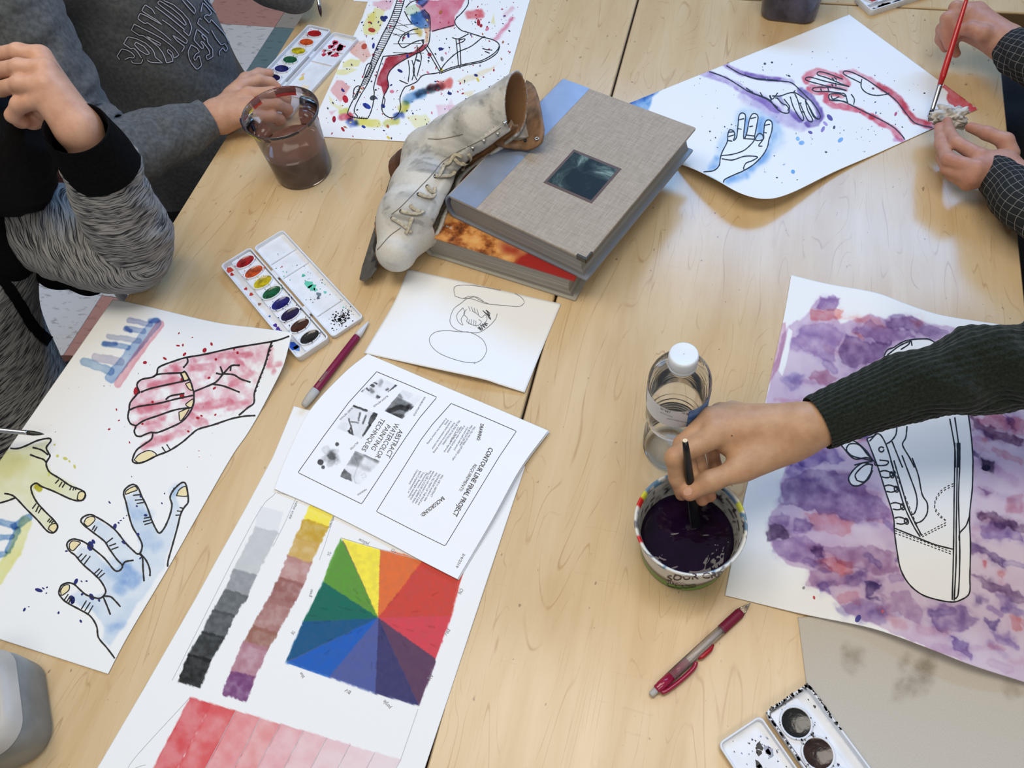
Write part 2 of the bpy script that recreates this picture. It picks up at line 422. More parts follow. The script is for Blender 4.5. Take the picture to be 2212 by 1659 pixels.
class Sheet:
    """a sheet of paper: four edges traced as pixel polylines at height zf(s,t); painted per vertex in sRGB"""
    def __init__(self, top, right, bottom, left, zf, nu, nv, base=(235, 235, 232), world_corners=None):
        self.nu, self.nv = nu, nv; s = np.linspace(0, 1, nu); t = np.linspace(0, 1, nv)
        def cv(p, n, sf, tf):
            if isinstance(p, np.ndarray): q = resample(p, n); q = q.copy(); q[:, 2] = zf(sf, tf); return q
            q = resample(catmull(p, 6) if len(p) > 2 else p, n); return P(q[:, 0], q[:, 1], zf(sf, tf))
        A = cv(top, nu, s, 0 * s); Bm = cv(bottom, nu, s, 0 * s + 1); Lf = cv(left, nv, 0 * t, t); R = cv(right, nv, 0 * t + 1, t)
        S, Tt = np.meshgrid(s, t)
        G = ((1 - Tt)[..., None] * A[None] + Tt[..., None] * Bm[None] + (1 - S)[..., None] * Lf[:, None] + S[..., None] * R[:, None]
             - ((1 - S) * (1 - Tt))[..., None] * A[0] - (S * (1 - Tt))[..., None] * A[-1] - ((1 - S) * Tt)[..., None] * Bm[0] - (S * Tt)[..., None] * Bm[-1])
        G[..., 2] = zf(S, Tt)
        self.G = G; q = proj(G.reshape(-1, 3)); self.X, self.Y = q[:, 0], q[:, 1]
        self.c = np.tile(np.array(base, float) / 255., (nu * nv, 1)); self.base = np.array(base) / 255.
        i = np.arange(nu * nv).reshape(nv, nu)
        self.F = np.stack([i[:-1, :-1], i[1:, :-1], i[1:, 1:], i[:-1, 1:]], -1).reshape(-1, 4)
        k = max(1, min(nu, nv) // 60); gi = i[::k, ::k]
        # coarse copy for ray casts
        iu = np.unique(np.r_[np.arange(0, nu, k), nu - 1]); iv = np.unique(np.r_[np.arange(0, nv, k), nv - 1])
        Gc = G[np.ix_(iv, iu)]; j = np.arange(len(iu) * len(iv)).reshape(len(iv), len(iu))
        Fc = np.stack([j[:-1, :-1], j[1:, :-1], j[1:, 1:], j[:-1, 1:]], -1).reshape(-1, 4)
        self.bvh = BVHTree.FromPolygons(Gc.reshape(-1, 3).tolist(), Fc.tolist())
    def wash(self, pts, c, a=.8, soft=3., warp=5., ws=28., edge=.15, var=.35, vs=45., width=None, mask=None, seed=None, opaque=False):
        seed = seed if seed is not None else int(abs(pts[0][0] * 7 + pts[0][1] * 13)) % 9973
        q = np.asarray(pts); pad = (width or 0) / 2 + soft + warp + 2
        m = (self.X > q[:, 0].min() - pad) & (self.X < q[:, 0].max() + pad) & (self.Y > q[:, 1].min() - pad) & (self.Y < q[:, 1].max() + pad)
        if mask is not None: m &= mask
        if not m.any(): return
        X, Y = self.X[m], self.Y[m]
        xw = X + warp * 2 * (fbm(X / ws, Y / ws, seed) - .5); yw = Y + warp * 2 * (fbm(X / ws, Y / ws, seed + 99) - .5)
        d = sd_line(xw, yw, pts) - width / 2 if width else sd_poly(xw, yw, pts)
        k = sstep(soft, -soft, d)
        v = np.clip((fbm(X / vs, Y / vs, seed + 5, 4) - .5) * 2.2 + .5, 0, 1)
        al = a * k * (1 - var + var * v) + edge * k * np.exp(-(d / 3.) ** 2)
        al = np.clip(al, 0, 1)[:, None]; cc = np.array(c, float) / 255.
        self.c[m] = self.c[m] * (1 - al) + al * (cc if opaque else self.c[m] * cc)
    def clear(self, pts, c=None):
        d = sd_poly(self.X, self.Y, pts); k = sstep(1, -1, d)[:, None]
        self.c = self.c * (1 - k) + k * (self.base if c is None else np.array(c) / 255.)
    def build(self, name, m, label, cat, thick=.0004, group=None, **k):
        nu, nv = self.nu, self.nv; v = self.G.reshape(-1, 3); i = np.arange(nu * nv).reshape(nv, nu)
        rim = np.r_[i[0, :], i[1:, -1], i[-1, -2::-1], i[-2:0:-1, 0]]; low = v[rim] - [0, 0, thick]; n = len(v); r = len(rim)
        sk = np.stack([rim, np.roll(rim, -1), n + (np.arange(r) + 1) % r, n + np.arange(r)], -1)
        col = srgb(np.concatenate([self.c, np.tile(self.base * .93, (r, 1))]) * 255)
        loc = self.G.reshape(-1, 3).mean(0); loc[2] = v[:, 2].min()
        o = mesh(name, np.concatenate([v, low]), np.concatenate([self.F, sk]), m, None, True, col, loc)
        self.o = tag(o, label, cat, group); return o
    def hit(self, px, py, eps=.0003):
        d = ray(px, py); l, n, _, _ = self.bvh.ray_cast(CAMP, Vector(d))
        if l is None: return None
        if n.z < 0: n = -n
        return np.array(l + n * eps)
    def ink(self, name, lines, m, wd=3.2, eps=.0003, jit=.18, smooth=True, seg=6):
        V, Fc = [], []
        for ln in lines:
            wv = wd
            if isinstance(ln, tuple) and isinstance(ln[1], (int, float)): ln, wv = ln
            p = catmull(ln, seg) if smooth and len(ln) > 2 else resample(ln, max(3, int(np.linalg.norm(np.diff(np.asarray(ln, float), axis=0), axis=1).sum() / 5) + 2))
            prev = None; ph = random.random() * 9
            for i in range(len(p)):
                d = p[min(i + 1, len(p) - 1)] - p[max(i - 1, 0)]; l = np.hypot(*d) + 1e-9; nn = np.array([-d[1], d[0]]) / l
                ww = wv / 2 * (1 + jit * math.sin(i * 1.7 + ph) * math.sin(i * .6 + ph * 2))
                a, b = self.hit(*(p[i] + nn * ww), eps), self.hit(*(p[i] - nn * ww), eps)
                if a is None or b is None: prev = None; continue
                V += [a, b]; k = len(V)
                if prev is not None: Fc.append([prev, prev + 1, k - 1, k - 2])
                prev = k - 2
        return tag(mesh(name, V, Fc, m, self.o), kind='stuff') if V else None
    def fills(self, name, polys, m, eps=.0002, colors=None):
        V, Fc, Cc = [], [], []
        for j, pl in enumerate(polys):
            q = [self.hit(*p, eps + (j % 7) * .00001) for p in pl]
            if any(a is None for a in q): continue
            k = len(V); V += q; m_ = len(q); mid = self.hit(*np.mean(pl, 0), eps + (j % 7) * .00001) if m_ > 5 else None
            if mid is not None: V.append(mid); Fc += [[k + i, k + (i + 1) % m_, k + m_] for i in range(m_)]
            else: Fc.append(list(range(k, k + m_)))
            if colors is not None: Cc += [srgb(colors[j])] * (len(V) - k)
        return tag(mesh(name, V, Fc, m, self.o, col=np.array(Cc) if colors is not None else None), kind='stuff') if V else None
    def dots(self, name, lst, m, eps=.00025):
        """lst of (x,y,r_px,color): small irregular flat drops"""
        polys, cs = [], []
        for x, y, r, c in lst:
            n = 9 if r > 2 else 6; ph = random.random() * 6; e = 1 + .25 * random.random(); ro = random.random() * 3
            pl = []
            for i in range(n):
                a = 2 * math.pi * i / n; rr = r * (1 + .14 * math.sin(2 * a + ph)); xx, yy = rr * e * math.cos(a), rr / e * math.sin(a) * .82
                pl.append((x + xx * math.cos(ro) - yy * math.sin(ro), y + xx * math.sin(ro) + yy * math.cos(ro)))
            polys.append(pl); cs.append(c)
        return self.fills(name, polys, m, eps, cs)
PAPER = mat_attr('watercolor_paper', .75, .25, .03, 700, .08)
PRINT = mat_attr('printer_paper', .6, .3, .015, 400, .02)
DROP = mat_attr('dried_paint', .35, .5, .08, 600, 0)
INK = mat('black_marker_ink', (24, 24, 28), .5)
PENCIL = mat('graphite_line', (128, 128, 132), .6)
PENCIL2 = mat('light_graphite_line', (186, 186, 188), .6)
def scatter(n, region, rr, cols, avoid=None):
    out = []; xs = [p[0] for p in region]; ys = [p[1] for p in region]
    while len(out) < n:
        x, y = random.uniform(min(xs), max(xs)), random.uniform(min(ys), max(ys))
        if sd_poly(np.array([x]), np.array([y]), region)[0] < 0 and (avoid is None or sd_poly(np.array([x]), np.array([y]), avoid)[0] > 0):
            out.append((x, y, rr[0] + (rr[1] - rr[0]) * random.random() ** 2.5, random.choice(cols)))
    return out
NAVY, RED, PNK, YEL, GRY = (28, 38, 110), (170, 28, 48), (222, 130, 150), (226, 204, 90), (70, 72, 80)

# ---------------------------------------------------------------- left: three painted hands
A = P(245, 648); B = P(631, 718, .020); C = P(233, 1456); Dw = A + (C - P(631, 722, 0.0))
zl = lambda s, t: .0016 + .020 * np.exp(-(((1 - s) / .22) ** 2 + (t / .13) ** 2))
lb = np.stack([A + (Dw - A) * t for t in np.linspace(0, 1, 12)])
bb = np.stack([Dw + (C - Dw) * t for t in np.linspace(0, 1, 12)])
S = Sheet([(245, 648), (298, 658), (461, 696), (560, 709), (631, 718)], [(631, 718), (622, 754), (611, 792), (586, 843), (557, 898), (532, 940), (499, 988), (430, 1108), (363, 1227), (277, 1372), (233, 1456)],
          bb, lb, zl, 250, 375)
tan = (232, 214, 160)
# red hand
fist = cE([(2150, 1240), (1900, 1290), (1500, 1370), (1270, 1450), (1215, 1530), (1100, 1560), (1100, 1640)]) + cI([(1030, 100), (1030, 230), (1080, 290), (1110, 335), (1215, 320), (1170, 400), (1080, 470), (1180, 440), (1280, 400), (1400, 360), (1560, 260), (1700, 200), (1900, 150), (2020, 60)]) + cF([(400, 1460), (480, 1280), (540, 1080)])
S.wash(fist, (236, 172, 186), .85, 4, 9, 22, .08, 1.0, 18)
for p, wd in ((cE([(1340, 1470), (1700, 1440), (1650, 1520)]), 16), (cE([(1560, 1380), (1720, 1360), (2000, 1350)]), 13), (cI([(1120, 230), (1290, 190)]), 22), (cI([(1130, 130), (1320, 90)]), 20), (cI([(1560, 120), (1840, 60)]), 16), (cI([(1500, 170), (1620, 240)]), 22), (cI([(1130, 430), (1350, 350), (1500, 290)]), 13), (cE([(1200, 1600), (1420, 1550)]), 18), (cI([(1830, 110), (1960, 60)]), 14), (cF([(540, 1130), (520, 1250), (600, 1240)]), 12), (cF([(560, 1290), (545, 1310)]), 10), (cE([(1850, 1590), (2000, 1500), (1900, 1420)]), 15)):
    S.wash(p, (214, 84, 108), .55, 4, 6, 20, .1, .8, 16, wd)
# comb of blue and pink strokes
for a, b, wd, c in (((1240, 1095), (880, 1530), 86, (150, 180, 218)), ((1025, 1075), (1200, 1110), 40, (168, 178, 214)), ((1005, 1145), (1140, 1165), 50, (150, 170, 214)), ((870, 1205), (1110, 1240), 42, (188, 196, 218)), ((830, 1265), (1020, 1290), 44, (140, 172, 214)), ((760, 1370), (960, 1405), 66, (196, 194, 214)), ((670, 1405), (880, 1480), 66, (150, 182, 216))):
    S.wash(cE([a, b]), c, .85, 1.5, 2.5, 12, .25, .3, 30, wd * .27)
for p in (cE([(1195, 1080), (1255, 1080)]), cE([(1010, 1140), (1040, 1160)]), cE([(830, 1262), (920, 1262)])): S.wash(p, (84, 120, 190), .8, 3, 2, 12, .2, .3, 20, 9)
S.wash(cE([(1275, 1110), (1130, 1300), (940, 1580)]), (232, 160, 172), .85, 1.5, 2, 14, .2, .3, 30, 17)
# yellow hand, blue and yellow patch at the left edge
S.wash(cI([(-40, 450), (130, 440), (260, 410), (390, 375), (370, 540), (410, 630), (650, 770), (670, 830), (600, 850), (330, 745), (265, 760), (300, 880), (450, 1040), (430, 1100), (380, 1085), (130, 835), (-40, 880)]), (230, 230, 176), .9, 4, 3, 20, .05, .5, 40)
S.wash(cI([(-40, 480), (240, 480), (230, 640), (-40, 740)]), (222, 218, 140), .5, 14, 8, 30, 0, .6, 30)
S.wash(cI([(300, 745), (310, 755)]), (190, 180, 30), .95, 2, 1, 9, .2, .2, 20, 15)
S.wash(cI([(200, 1030), (120, 1250), (-20, 1470)]), (234, 232, 150), .9, 3, 3, 16, .1, .3, 30, 28)
for a, b, wd in (((-20, 1020), (110, 1050), 60), ((110, 1060), (230, 990), 60), ((60, 1250), (140, 1090), 50), ((-20, 1150), (100, 1140), 44), ((-20, 1290), (40, 1280), 44)):
    S.wash(cI([a, b]), (92, 142, 196), .85, 2, 3, 12, .2, .4, 20, wd * .27)
# blue hand
bh = cI([(1000, 820), (1095, 775), (1170, 920), (1260, 1120), (1350, 1000), (1375, 880), (1365, 820), (1450, 715), (1485, 745), (1405, 820), (1440, 950), (1400, 1090), (1340, 1260), (1300, 1400), (1160, 1600)]) + cM([(1100, 350), (960, 560), (880, 690), (820, 640), (830, 540), (740, 400), (620, 360), (560, 290), (620, 250), (720, 300), (840, 260), (830, 180)]) + cI([(730, 1420), (600, 1290), (650, 1230), (740, 1240), (900, 1400), (980, 1375), (860, 1240), (770, 1100), (720, 1080), (770, 1000), (930, 1100), (1090, 1280), (1130, 1220), (1060, 1070)])
S.wash(bh, (204, 222, 242), .9, 4, 4, 24, .06, .5, 40)
for p, wd, a in ((cI([(1000, 1380), (1080, 1480), (960, 1540)]), 26, .6), (cI([(1040, 900), (1090, 960), (1180, 970)]), 22, .4), (cM([(880, 560), (960, 520)]), 20, .5), (cI([(1150, 1150), (1250, 1200)]), 26, .25), (cM([(900, 60), (1050, 160)]), 40, .4), (cI([(1410, 740), (1380, 790)]), 14, .5)):
    S.wash(p, (112, 160, 222), a, 8, 8, 24, 0, .7, 22, wd)
nails = [cI(q) for q in ([(1000, 805), (1003, 780), (1040, 752), (1078, 742), (1093, 768), (1050, 785)], [(1405, 815), (1430, 765), (1480, 742), (1494, 815)], [(668, 1032), (690, 992), (738, 980), (758, 1000), (740, 1030), (700, 1058)], [(552, 1200), (580, 1174), (640, 1187), (620, 1215), (582, 1252), (556, 1235)], [(1478, 85), (1538, 45), (1528, 108), (1492, 104)], [(1424, 150), (1508, 118), (1440, 218)], [(1068, 530), (1110, 484), (1190, 454), (1246, 490), (1180, 532), (1110, 553)], [(615, 845), (625, 795), (655, 780), (680, 800), (655, 850)], [(385, 1080), (400, 1050), (440, 1035), (458, 1060), (430, 1105)])]
nails += [cM([(482, 245), (510, 207), (550, 202), (550, 240), (512, 274), (490, 282)]), cE([(1437, 1502), (1470, 1488), (1503, 1535), (1467, 1558)]), cE([(1477, 1582), (1518, 1572), (1533, 1630), (1505, 1624)])]
for n_ in nails: S.wash(n_, tan, .95, 1, 0, 20, 0, .1, 20, opaque=True)
S.build('hands_painting', PAPER, 'watercolor of a red, a yellow and a blue cartoon hand at the left table edge', 'painting', group='student watercolor paintings')
L_ = [cI([(1335, 1390), (1340, 1330), (1365, 1240), (1410, 1080), (1440, 960), (1470, 905), (1500, 860), (1490, 760), (1475, 715), (1450, 710), (1415, 735), (1375, 780), (1355, 830), (1370, 890), (1350, 980), (1310, 1070), (1270, 1112), (1240, 1075), (1210, 1010), (1170, 900), (1130, 820), (1100, 750), (1070, 727), (1040, 730), (1000, 760), (985, 800), (1005, 870), (1030, 980), (1060, 1070), (1110, 1150), (1133, 1210), (1120, 1265), (1095, 1278), (1060, 1250), (1000, 1190), (930, 1100), (860, 1040), (770, 985), (720, 965), (670, 980), (645, 1010), (660, 1040), (720, 1090), (800, 1150), (840, 1185), (870, 1235), (930, 1320), (975, 1370), (960, 1405), (930, 1415), (900, 1395), (830, 1310), (740, 1235), (690, 1195), (640, 1170), (580, 1160), (540, 1185), (535, 1220), (560, 1260), (600, 1290), (660, 1360), (740, 1430), (800, 1490), (840, 1560), (835, 1600), (800, 1630), (760, 1628), (690, 1605), (640, 1565), (590, 1520), (540, 1508), (490, 1530), (470, 1580)]) + cM([(480, 290), (530, 340), (640, 400), (720, 450), (770, 530), (785, 620), (850, 700), (910, 780), (917, 803)])]
L_ += [cI(q) for q in ([(975, 1370), (1000, 1340), (1065, 1328)], [(1110, 1275), (1135, 1310), (1140, 1400), (1148, 1495)], [(1118, 1276), (1165, 1330), (1193, 1400), (1195, 1455)])]
L_ += [cM([(820, 290), (850, 360), (880, 438)]), cM([(825, 290), (880, 295), (920, 330), (960, 375)])]
tick = [cI(q) for q in ([(1060, 812), (1120, 805)], [(1075, 850), (1135, 845)], [(1088, 877), (1145, 868)], [(1145, 995), (1195, 985)], [(1140, 1022), (1205, 1005)], [(1150, 1045), (1210, 1028)], [(1430, 908), (1460, 915)], [(1410, 935), (1455, 940)], [(1398, 970), (1445, 968)], [(735, 1088), (757, 1050)], [(750, 1100), (775, 1060)], [(850, 1188), (900, 1150)], [(870, 1215), (925, 1195)], [(888, 1243), (945, 1222)], [(620, 1312), (655, 1275)], [(645, 1337), (690, 1285)], [(670, 1362), (720, 1295)], [(745, 1442), (795, 1395)], [(765, 1462), (815, 1405)], [(790, 1467), (835, 1430)],
        [(1290, 425), (1320, 468)], [(1328, 405), (1360, 455)], [(440, 718), (470, 685)], [(470, 745), (495, 705)], [(495, 750), (520, 712)], [(555, 770), (570, 742)], [(580, 772), (590, 752)], [(600, 770), (606, 758)], [(258, 918), (290, 875)], [(285, 945), (308, 895)], [(305, 955), (330, 910)], [(378, 1022), (400, 995)], [(392, 1030), (415, 1005)], [(408, 1035), (428, 1015)])]
tick += [cM(q) for q in ([(510, 325), (545, 275)], [(530, 338), (560, 290)], [(545, 350), (572, 300)], [(648, 395), (690, 325)], [(675, 410), (720, 340)], [(705, 428), (742, 365)])]
L_ += [[(631, 724), (592, 737), (508, 751), (440, 766), (404, 772), (377, 780), (344, 793), (339, 807), (329, 815), (306, 820), (296, 831), (301, 847), (298, 850), (282, 869), (279, 885)] + cI([(1020, 190), (1040, 240), (1080, 260), (1070, 300), (1085, 335), (1120, 342), (1160, 325), (1210, 310), (1215, 340), (1200, 370), (1150, 405), (1090, 450), (1060, 510), (1060, 545), (1100, 556), (1160, 540), (1250, 495), (1350, 455), (1450, 390), (1520, 330), (1580, 285), (1700, 250), (1850, 200), (1960, 180), (2035, 176)])]
L_ += [cE(q) for q in ([(1215, 1530), (1270, 1505), (1440, 1495), (1472, 1485), (1500, 1530), (1520, 1570), (1538, 1630)], [(1120, 1650), (1200, 1620), (1330, 1590), (1470, 1560), (1510, 1548)], [(1440, 1495), (1465, 1560)], [(1490, 1372), (1495, 1410), (1460, 1455)], [(1720, 1498), (1775, 1502), (1840, 1440), (1912, 1435)], [(1755, 1443), (1775, 1500)], [(1775, 1502), (1860, 1510), (1920, 1545), (1996, 1570)], [(1775, 1505), (1735, 1555), (1690, 1585), (1545, 1645)], [(1690, 1585), (1780, 1600), (1910, 1650)], [(1840, 1440), (1835, 1480)])]
L_ += [cI(q) for q in ([(1032, 132), (1100, 105), (1260, 80), (1400, 45), (1540, 15)], [(1080, 260), (1150, 215), (1250, 180), (1400, 130), (1525, 113)], [(1210, 310), (1260, 310), (1360, 270), (1440, 230), (1500, 170), (1540, 90), (1545, 10), (1538, -30)], [(1320, 50), (1360, 20), (1470, 0)])]
L_ += [cF([(545, 1060), (520, 1130), (490, 1240), (440, 1370), (405, 1470), (400, 1550), (350, 1590), (280, 1650)])]
tick += [cF([(545 - i * 13 + 6, 1090 + i * 36), (545 - i * 13 - 14, 1110 + i * 36)]) for i in range(11)]
L_ += [cI([(0, 400), (60, 430), (130, 440), (200, 420), (300, 375), (390, 358), (405, 380), (370, 430), (385, 470), (398, 500), (370, 550), (375, 590), (400, 630), (480, 680), (560, 735), (650, 770), (680, 800), (670, 840), (630, 855), (560, 840), (430, 780), (330, 740), (290, 715), (250, 740), (255, 790), (290, 860), (350, 930), (430, 1010), (460, 1060), (440, 1100), (410, 1110), (370, 1090), (300, 1010), (210, 920), (125, 830), (80, 805), (35, 797)]), cI([(125, 830), (60, 855), (-20, 878)]), cI([(260, 430), (330, 450), (385, 490)]), cI([(240, 487), (300, 510), (345, 525), (370, 550)])]
L_ += [(n_ + [n_[0]], 2.2) for n_ in nails]
S.ink('ink_drawing', L_ + [(t_, 2.6) for t_ in tick], INK, 3.7)
dl = [(x, y, r * .27, RED) for x, y, r in [(*cE([(a, b)])[0], r) for a, b, r in ((1425, 1180, 8), (1533, 1212, 6), (1418, 1278, 12), (1457, 1274, 10), (1685, 1266, 13), (1630, 1315, 20), (1470, 1347, 15), (1313, 1381, 14), (1155, 1413, 16), (1865, 1307, 10), (1892, 1335, 12), (1720, 1388, 12), (1665, 1535, 12), (1708, 1617, 13), (1085, 1640, 30), (1450, 1548, 16))] + [(*cI([(a, b)])[0], r) for a, b, r in ((1215, 68, 12), (1135, 243, 10), (1450, 20, 25), (1575, 195, 14), (1605, 178, 10), (1715, 170, 10), (1733, 242, 10), (1500, 302, 11), (928, 128, 9), (948, 215, 8), (870, 285, 10), (1032, 390, 8))]]
dl += [(*cI([(a, b)])[0], r * .27, NAVY) for a, b, r in ((915, 1060, 22), (945, 1030, 9), (962, 1012, 8), (985, 993, 7), (1010, 972, 6), (985, 1187, 16), (1100, 1123, 14), (720, 1215, 36), (745, 1180, 18), (605, 1498, 22), (650, 1496, 8), (690, 1494, 9), (310, 1567, 24), (345, 1552, 10), (375, 1544, 8), (730, 1620, 26), (575, 1640, 30), (1118, 1312, 10), (873, 868, 10), (1120, 820, 10), (1090, 897, 9), (1160, 970, 14), (1385, 760, 10), (530, 1255, 10), (1290, 875, 8), (1310, 797, 7))]
dl += [(*cM([(a, b)])[0], r * .27, NAVY) for a, b, r in ((195, 398, 14), (230, 375, 6), (467, 423, 11), (644, 490, 13), (580, 325, 26), (655, 275, 12), (790, 325, 11), (370, 267, 7))]
dl += [(*cI([(a, b)])[0], r * .27, (206, 204, 110)) for a, b, r in ((458, 497, 13), (520, 518, 17), (553, 540, 10), (595, 582, 14), (390, 640, 16), (435, 408, 9))]
dl += scatter(26, [(150, 700), (560, 740), (480, 960), (300, 1200), (100, 1300), (60, 1000)], (.6, 1.6), [GRY, NAVY, RED])
S.dots('paint_splatter', dl, DROP)
PL = S
# ---------------------------------------------------------------- lettering on sheets
TXT = {}
def text_vf(s, bold=False):
    k = (s, bold)
    if k in TXT: return TXT[k]
    cu = bpy.data.curves.new('tmp_text', 'FONT'); cu.body = s; cu.resolution_u = 2; cu.offset = .018 if bold else 0.
    o = bpy.data.objects.new('tmp_text', cu); COLL.objects.link(o)
    dg = bpy.context.evaluated_depsgraph_get(); me = o.evaluated_get(dg).to_mesh()
    v = np.array([tuple(x.co) for x in me.vertices]).reshape(-1, 3); f = [list(p.vertices) for p in me.polygons]
    o.evaluated_get(dg).to_mesh_clear(); bpy.data.objects.remove(o); bpy.data.curves.remove(cu)
    if len(v): v[:, 0] -= v[:, 0].min()
    TXT[k] = (v, f); return TXT[k]
def write(S, name, items, m, eps=.0003):
    """items: (string, baseline start px, baseline end px, cap height px, bold)"""
    V, Fc = [], []
    for it in items:
        s, a, b, h = it[:4]; v, f = text_vf(s, len(it) > 4 and it[4])
        if not len(v): continue
        a, b = np.array(a, float), np.array(b, float); d = b - a; n = np.array([d[1], -d[0]]); n /= np.linalg.norm(n)
        x = v[:, 0] / v[:, 0].max(); y = v[:, 1] / .7
        q = a + x[:, None] * d + (y * h)[:, None] * n
        pts = [S.hit(*p, eps) for p in q]
        k = len(V)
        for p in pts: V.append(p if p is not None else np.array([0, 0, -1e3]))
        bad = {i for i, p in enumerate(pts) if p is None}
        Fc += [[i + k for i in g] for g in f if not bad & set(g)]
    V = np.array(V); used = sorted({i for g in Fc for i in g}); mp = {j: i for i, j in enumerate(used)}
    return tag(mesh(name, V[used], [[mp[i] for i in g] for g in Fc], m, S.o), kind='stuff')
sc = 600 / 2212

# ---------------------------------------------------------------- color wheel sheet
wl = [(635, 878), (590, 987), (530, 1100), (469, 1209), (423, 1293), (310, 1490), (211, 1659)]
Aw, Bl = P(635, 878), P(211, 1659); ld = Bl - Aw; ld /= np.linalg.norm(ld); pd = np.array([-ld[1], ld[0], 0]); pd = pd if pd[0] > 0 else -pd
Wd = .305; R0 = Aw + pd * Wd; le = .462
lftw = np.stack([Aw + ld * le * t for t in np.linspace(0, 1, 8)])
# the right edge follows what the photo shows of it
r_px = [(1094, 1130), (1033, 1304), (945, 1575), (918, 1659)]; rw = np.array([P(*p) for p in r_px])
dR = rw[-1] - rw[0]; dR /= np.linalg.norm(dR); R_top = rw[0] - dR * max(0, np.dot(rw[0] - R0, dR)); R_bot = R_top + dR * le
lef = np.concatenate([np.array([P(*p) for p in wl]), [Aw + (P(211, 1659) - Aw) * (le / np.linalg.norm(P(211, 1659) - Aw))]])
zw = lambda s, t: .0008 + .0012 * np.clip(s - .8, 0, 1) / .2 * np.exp(-((t - .3) / .25) ** 2)
S = Sheet(np.stack([Aw, R_top]), np.stack([R_top, R_bot]), np.stack([lef[-1], R_bot]), lef, zw, 250, 375, (236, 236, 234))
# neutral value scale
vb = [(586, 1102), (575, 1148), (529, 1237), (511, 1282), (483, 1325), (461, 1372), (431, 1421), (410, 1476)]
vc = [(222, 222, 222), (192, 194, 194), (142, 144, 146), (92, 96, 98), (74, 76, 78), (44, 46, 46), (26, 27, 26)]
hv = np.array([25, 7.])
for a, b, c in zip(vb[:-1], vb[1:], vc):
    a, b = np.array(a), np.array(b); e_ = (b - a) * .06; S.wash([a - hv - e_, a + hv - e_, b + hv + e_, b - hv + e_], c, .97, 1.2, 3, 9, 0, .14, 9, opaque=True)
cb = [(696, 1098), (682, 1131), (664, 1168), (646, 1210), (629, 1257), (604, 1304), (572, 1361), (552, 1396), (524, 1458), (506, 1505)]
cc_ = [(242, 222, 64), (192, 152, 48), (200, 162, 86), (178, 130, 124), (146, 94, 88), (160, 112, 106), (146, 98, 84), (170, 120, 132), (112, 62, 108)]
hv = np.array([27, 8.])
for a, b, c in zip(cb[:-1], cb[1:], cc_):
    a, b = np.array(a), np.array(b); e_ = (b - a) * .07; S.wash([a - hv - e_, a + hv - e_, b + hv + e_, b - hv + e_], c, .97, 1.2, 3.5, 9, 0, .25, 12, opaque=True)
# colour wheel drawn as a square
ctr = (985, 755)
S.wash(cN([(700, 135), (1000, 220), (1335, 310), (1630, 420), (1560, 740), (1435, 1085), (1305, 1445), (960, 1345), (590, 1215), (260, 1100), (395, 785), (555, 465)]), (112, 84, 92), .97, 1, 1, 9, 0, .1, 9, opaque=True)
for pts, c in (([(545, 465), (600, 300), (690, 120)], (92, 152, 56)), ([(700, 122), (1000, 210)], (250, 232, 72)), ([(1000, 210), (1180, 240), (1335, 305)], (228, 112, 56)), ([(1335, 300), (1660, 400), (1640, 470), (1570, 740)], (206, 70, 58)), ([(1570, 740), (1440, 1085)], (212, 70, 80)), ([(1440, 1080), (1445, 1110), (1310, 1458)], (92, 62, 88)), ([(1310, 1458), (960, 1360)], (58, 58, 104)), ([(960, 1360), (590, 1228)], (78, 92, 152)), ([(590, 1228), (245, 1115)], (30, 92, 180)), ([(245, 1110), (385, 785)], (24, 84, 128)), ([(385, 785), (545, 465)], (22, 104, 86))):
    S.wash(cN([ctr] + pts), c, .97, 1.2, 1.6, 9, .05, .12, 8, opaque=True)
for k in range(90):
    a = random.uniform(0, 6.28); r = random.uniform(40, 150); x, y = 817 + r * math.cos(a), 1335 + r * math.sin(a) * .9
    S.wash([(x, y), (x - 14 * math.cos(a), y - 14 * math.sin(a) * .9)], (225, 225, 225) if k % 3 else (120, 120, 120), .22 if k % 3 else .3, 1.5, 1, 9, 0, .2, 9, 2.5, mask=None)
# red tint scale along the lower edge
tb = [(411, 1506), (458, 1520), (510, 1535), (563, 1551), (606, 1564), (656, 1578), (706, 1594), (756, 1609), (810, 1625), (866, 1640)]
tc = [(224, 84, 88), (229, 98, 100), (238, 148, 150), (238, 156, 156), (240, 178, 182), (243, 194, 198), (244, 206, 210), (246, 216, 220), (246, 226, 228)]
for a, b, c in zip(tb[:-1], tb[1:], tc):
    S.wash([a, b, (b[0] - 100, b[1] + 190), (a[0] - 100, a[1] + 190)], c, .97, 1.5, 2, 12, .12, .3, 26, opaque=False)
S.build('color_wheel_sheet', PAPER, 'white sheet with painted square color wheel, grey value strip and red tint scale', 'painting')
ln = [([(598, 1064), (640, 1074)], 1.2), ([(596, 1064), (545, 1130), (372, 1470)], 1.), ([(640, 1074), (615, 1130), (590, 1180)], 1.), ([(866, 1640), (903, 1532)], 1.2), ([(411, 1506), (280, 1652), (315, 1652)], 1.), ([(676, 1094), (716, 1106)], 1.2), ([(724, 1108), (704, 1170), (690, 1210)], 1.)]
ln += [([a, (a[0] - 90, a[1] + 170)], 1.1) for a in tb[2:]] + [(cN([(690, 118), (1000, 208), (1335, 300)]), 1.3)]
S.ink('pencil_guides', ln, PENCIL2, 1.2, jit=0)
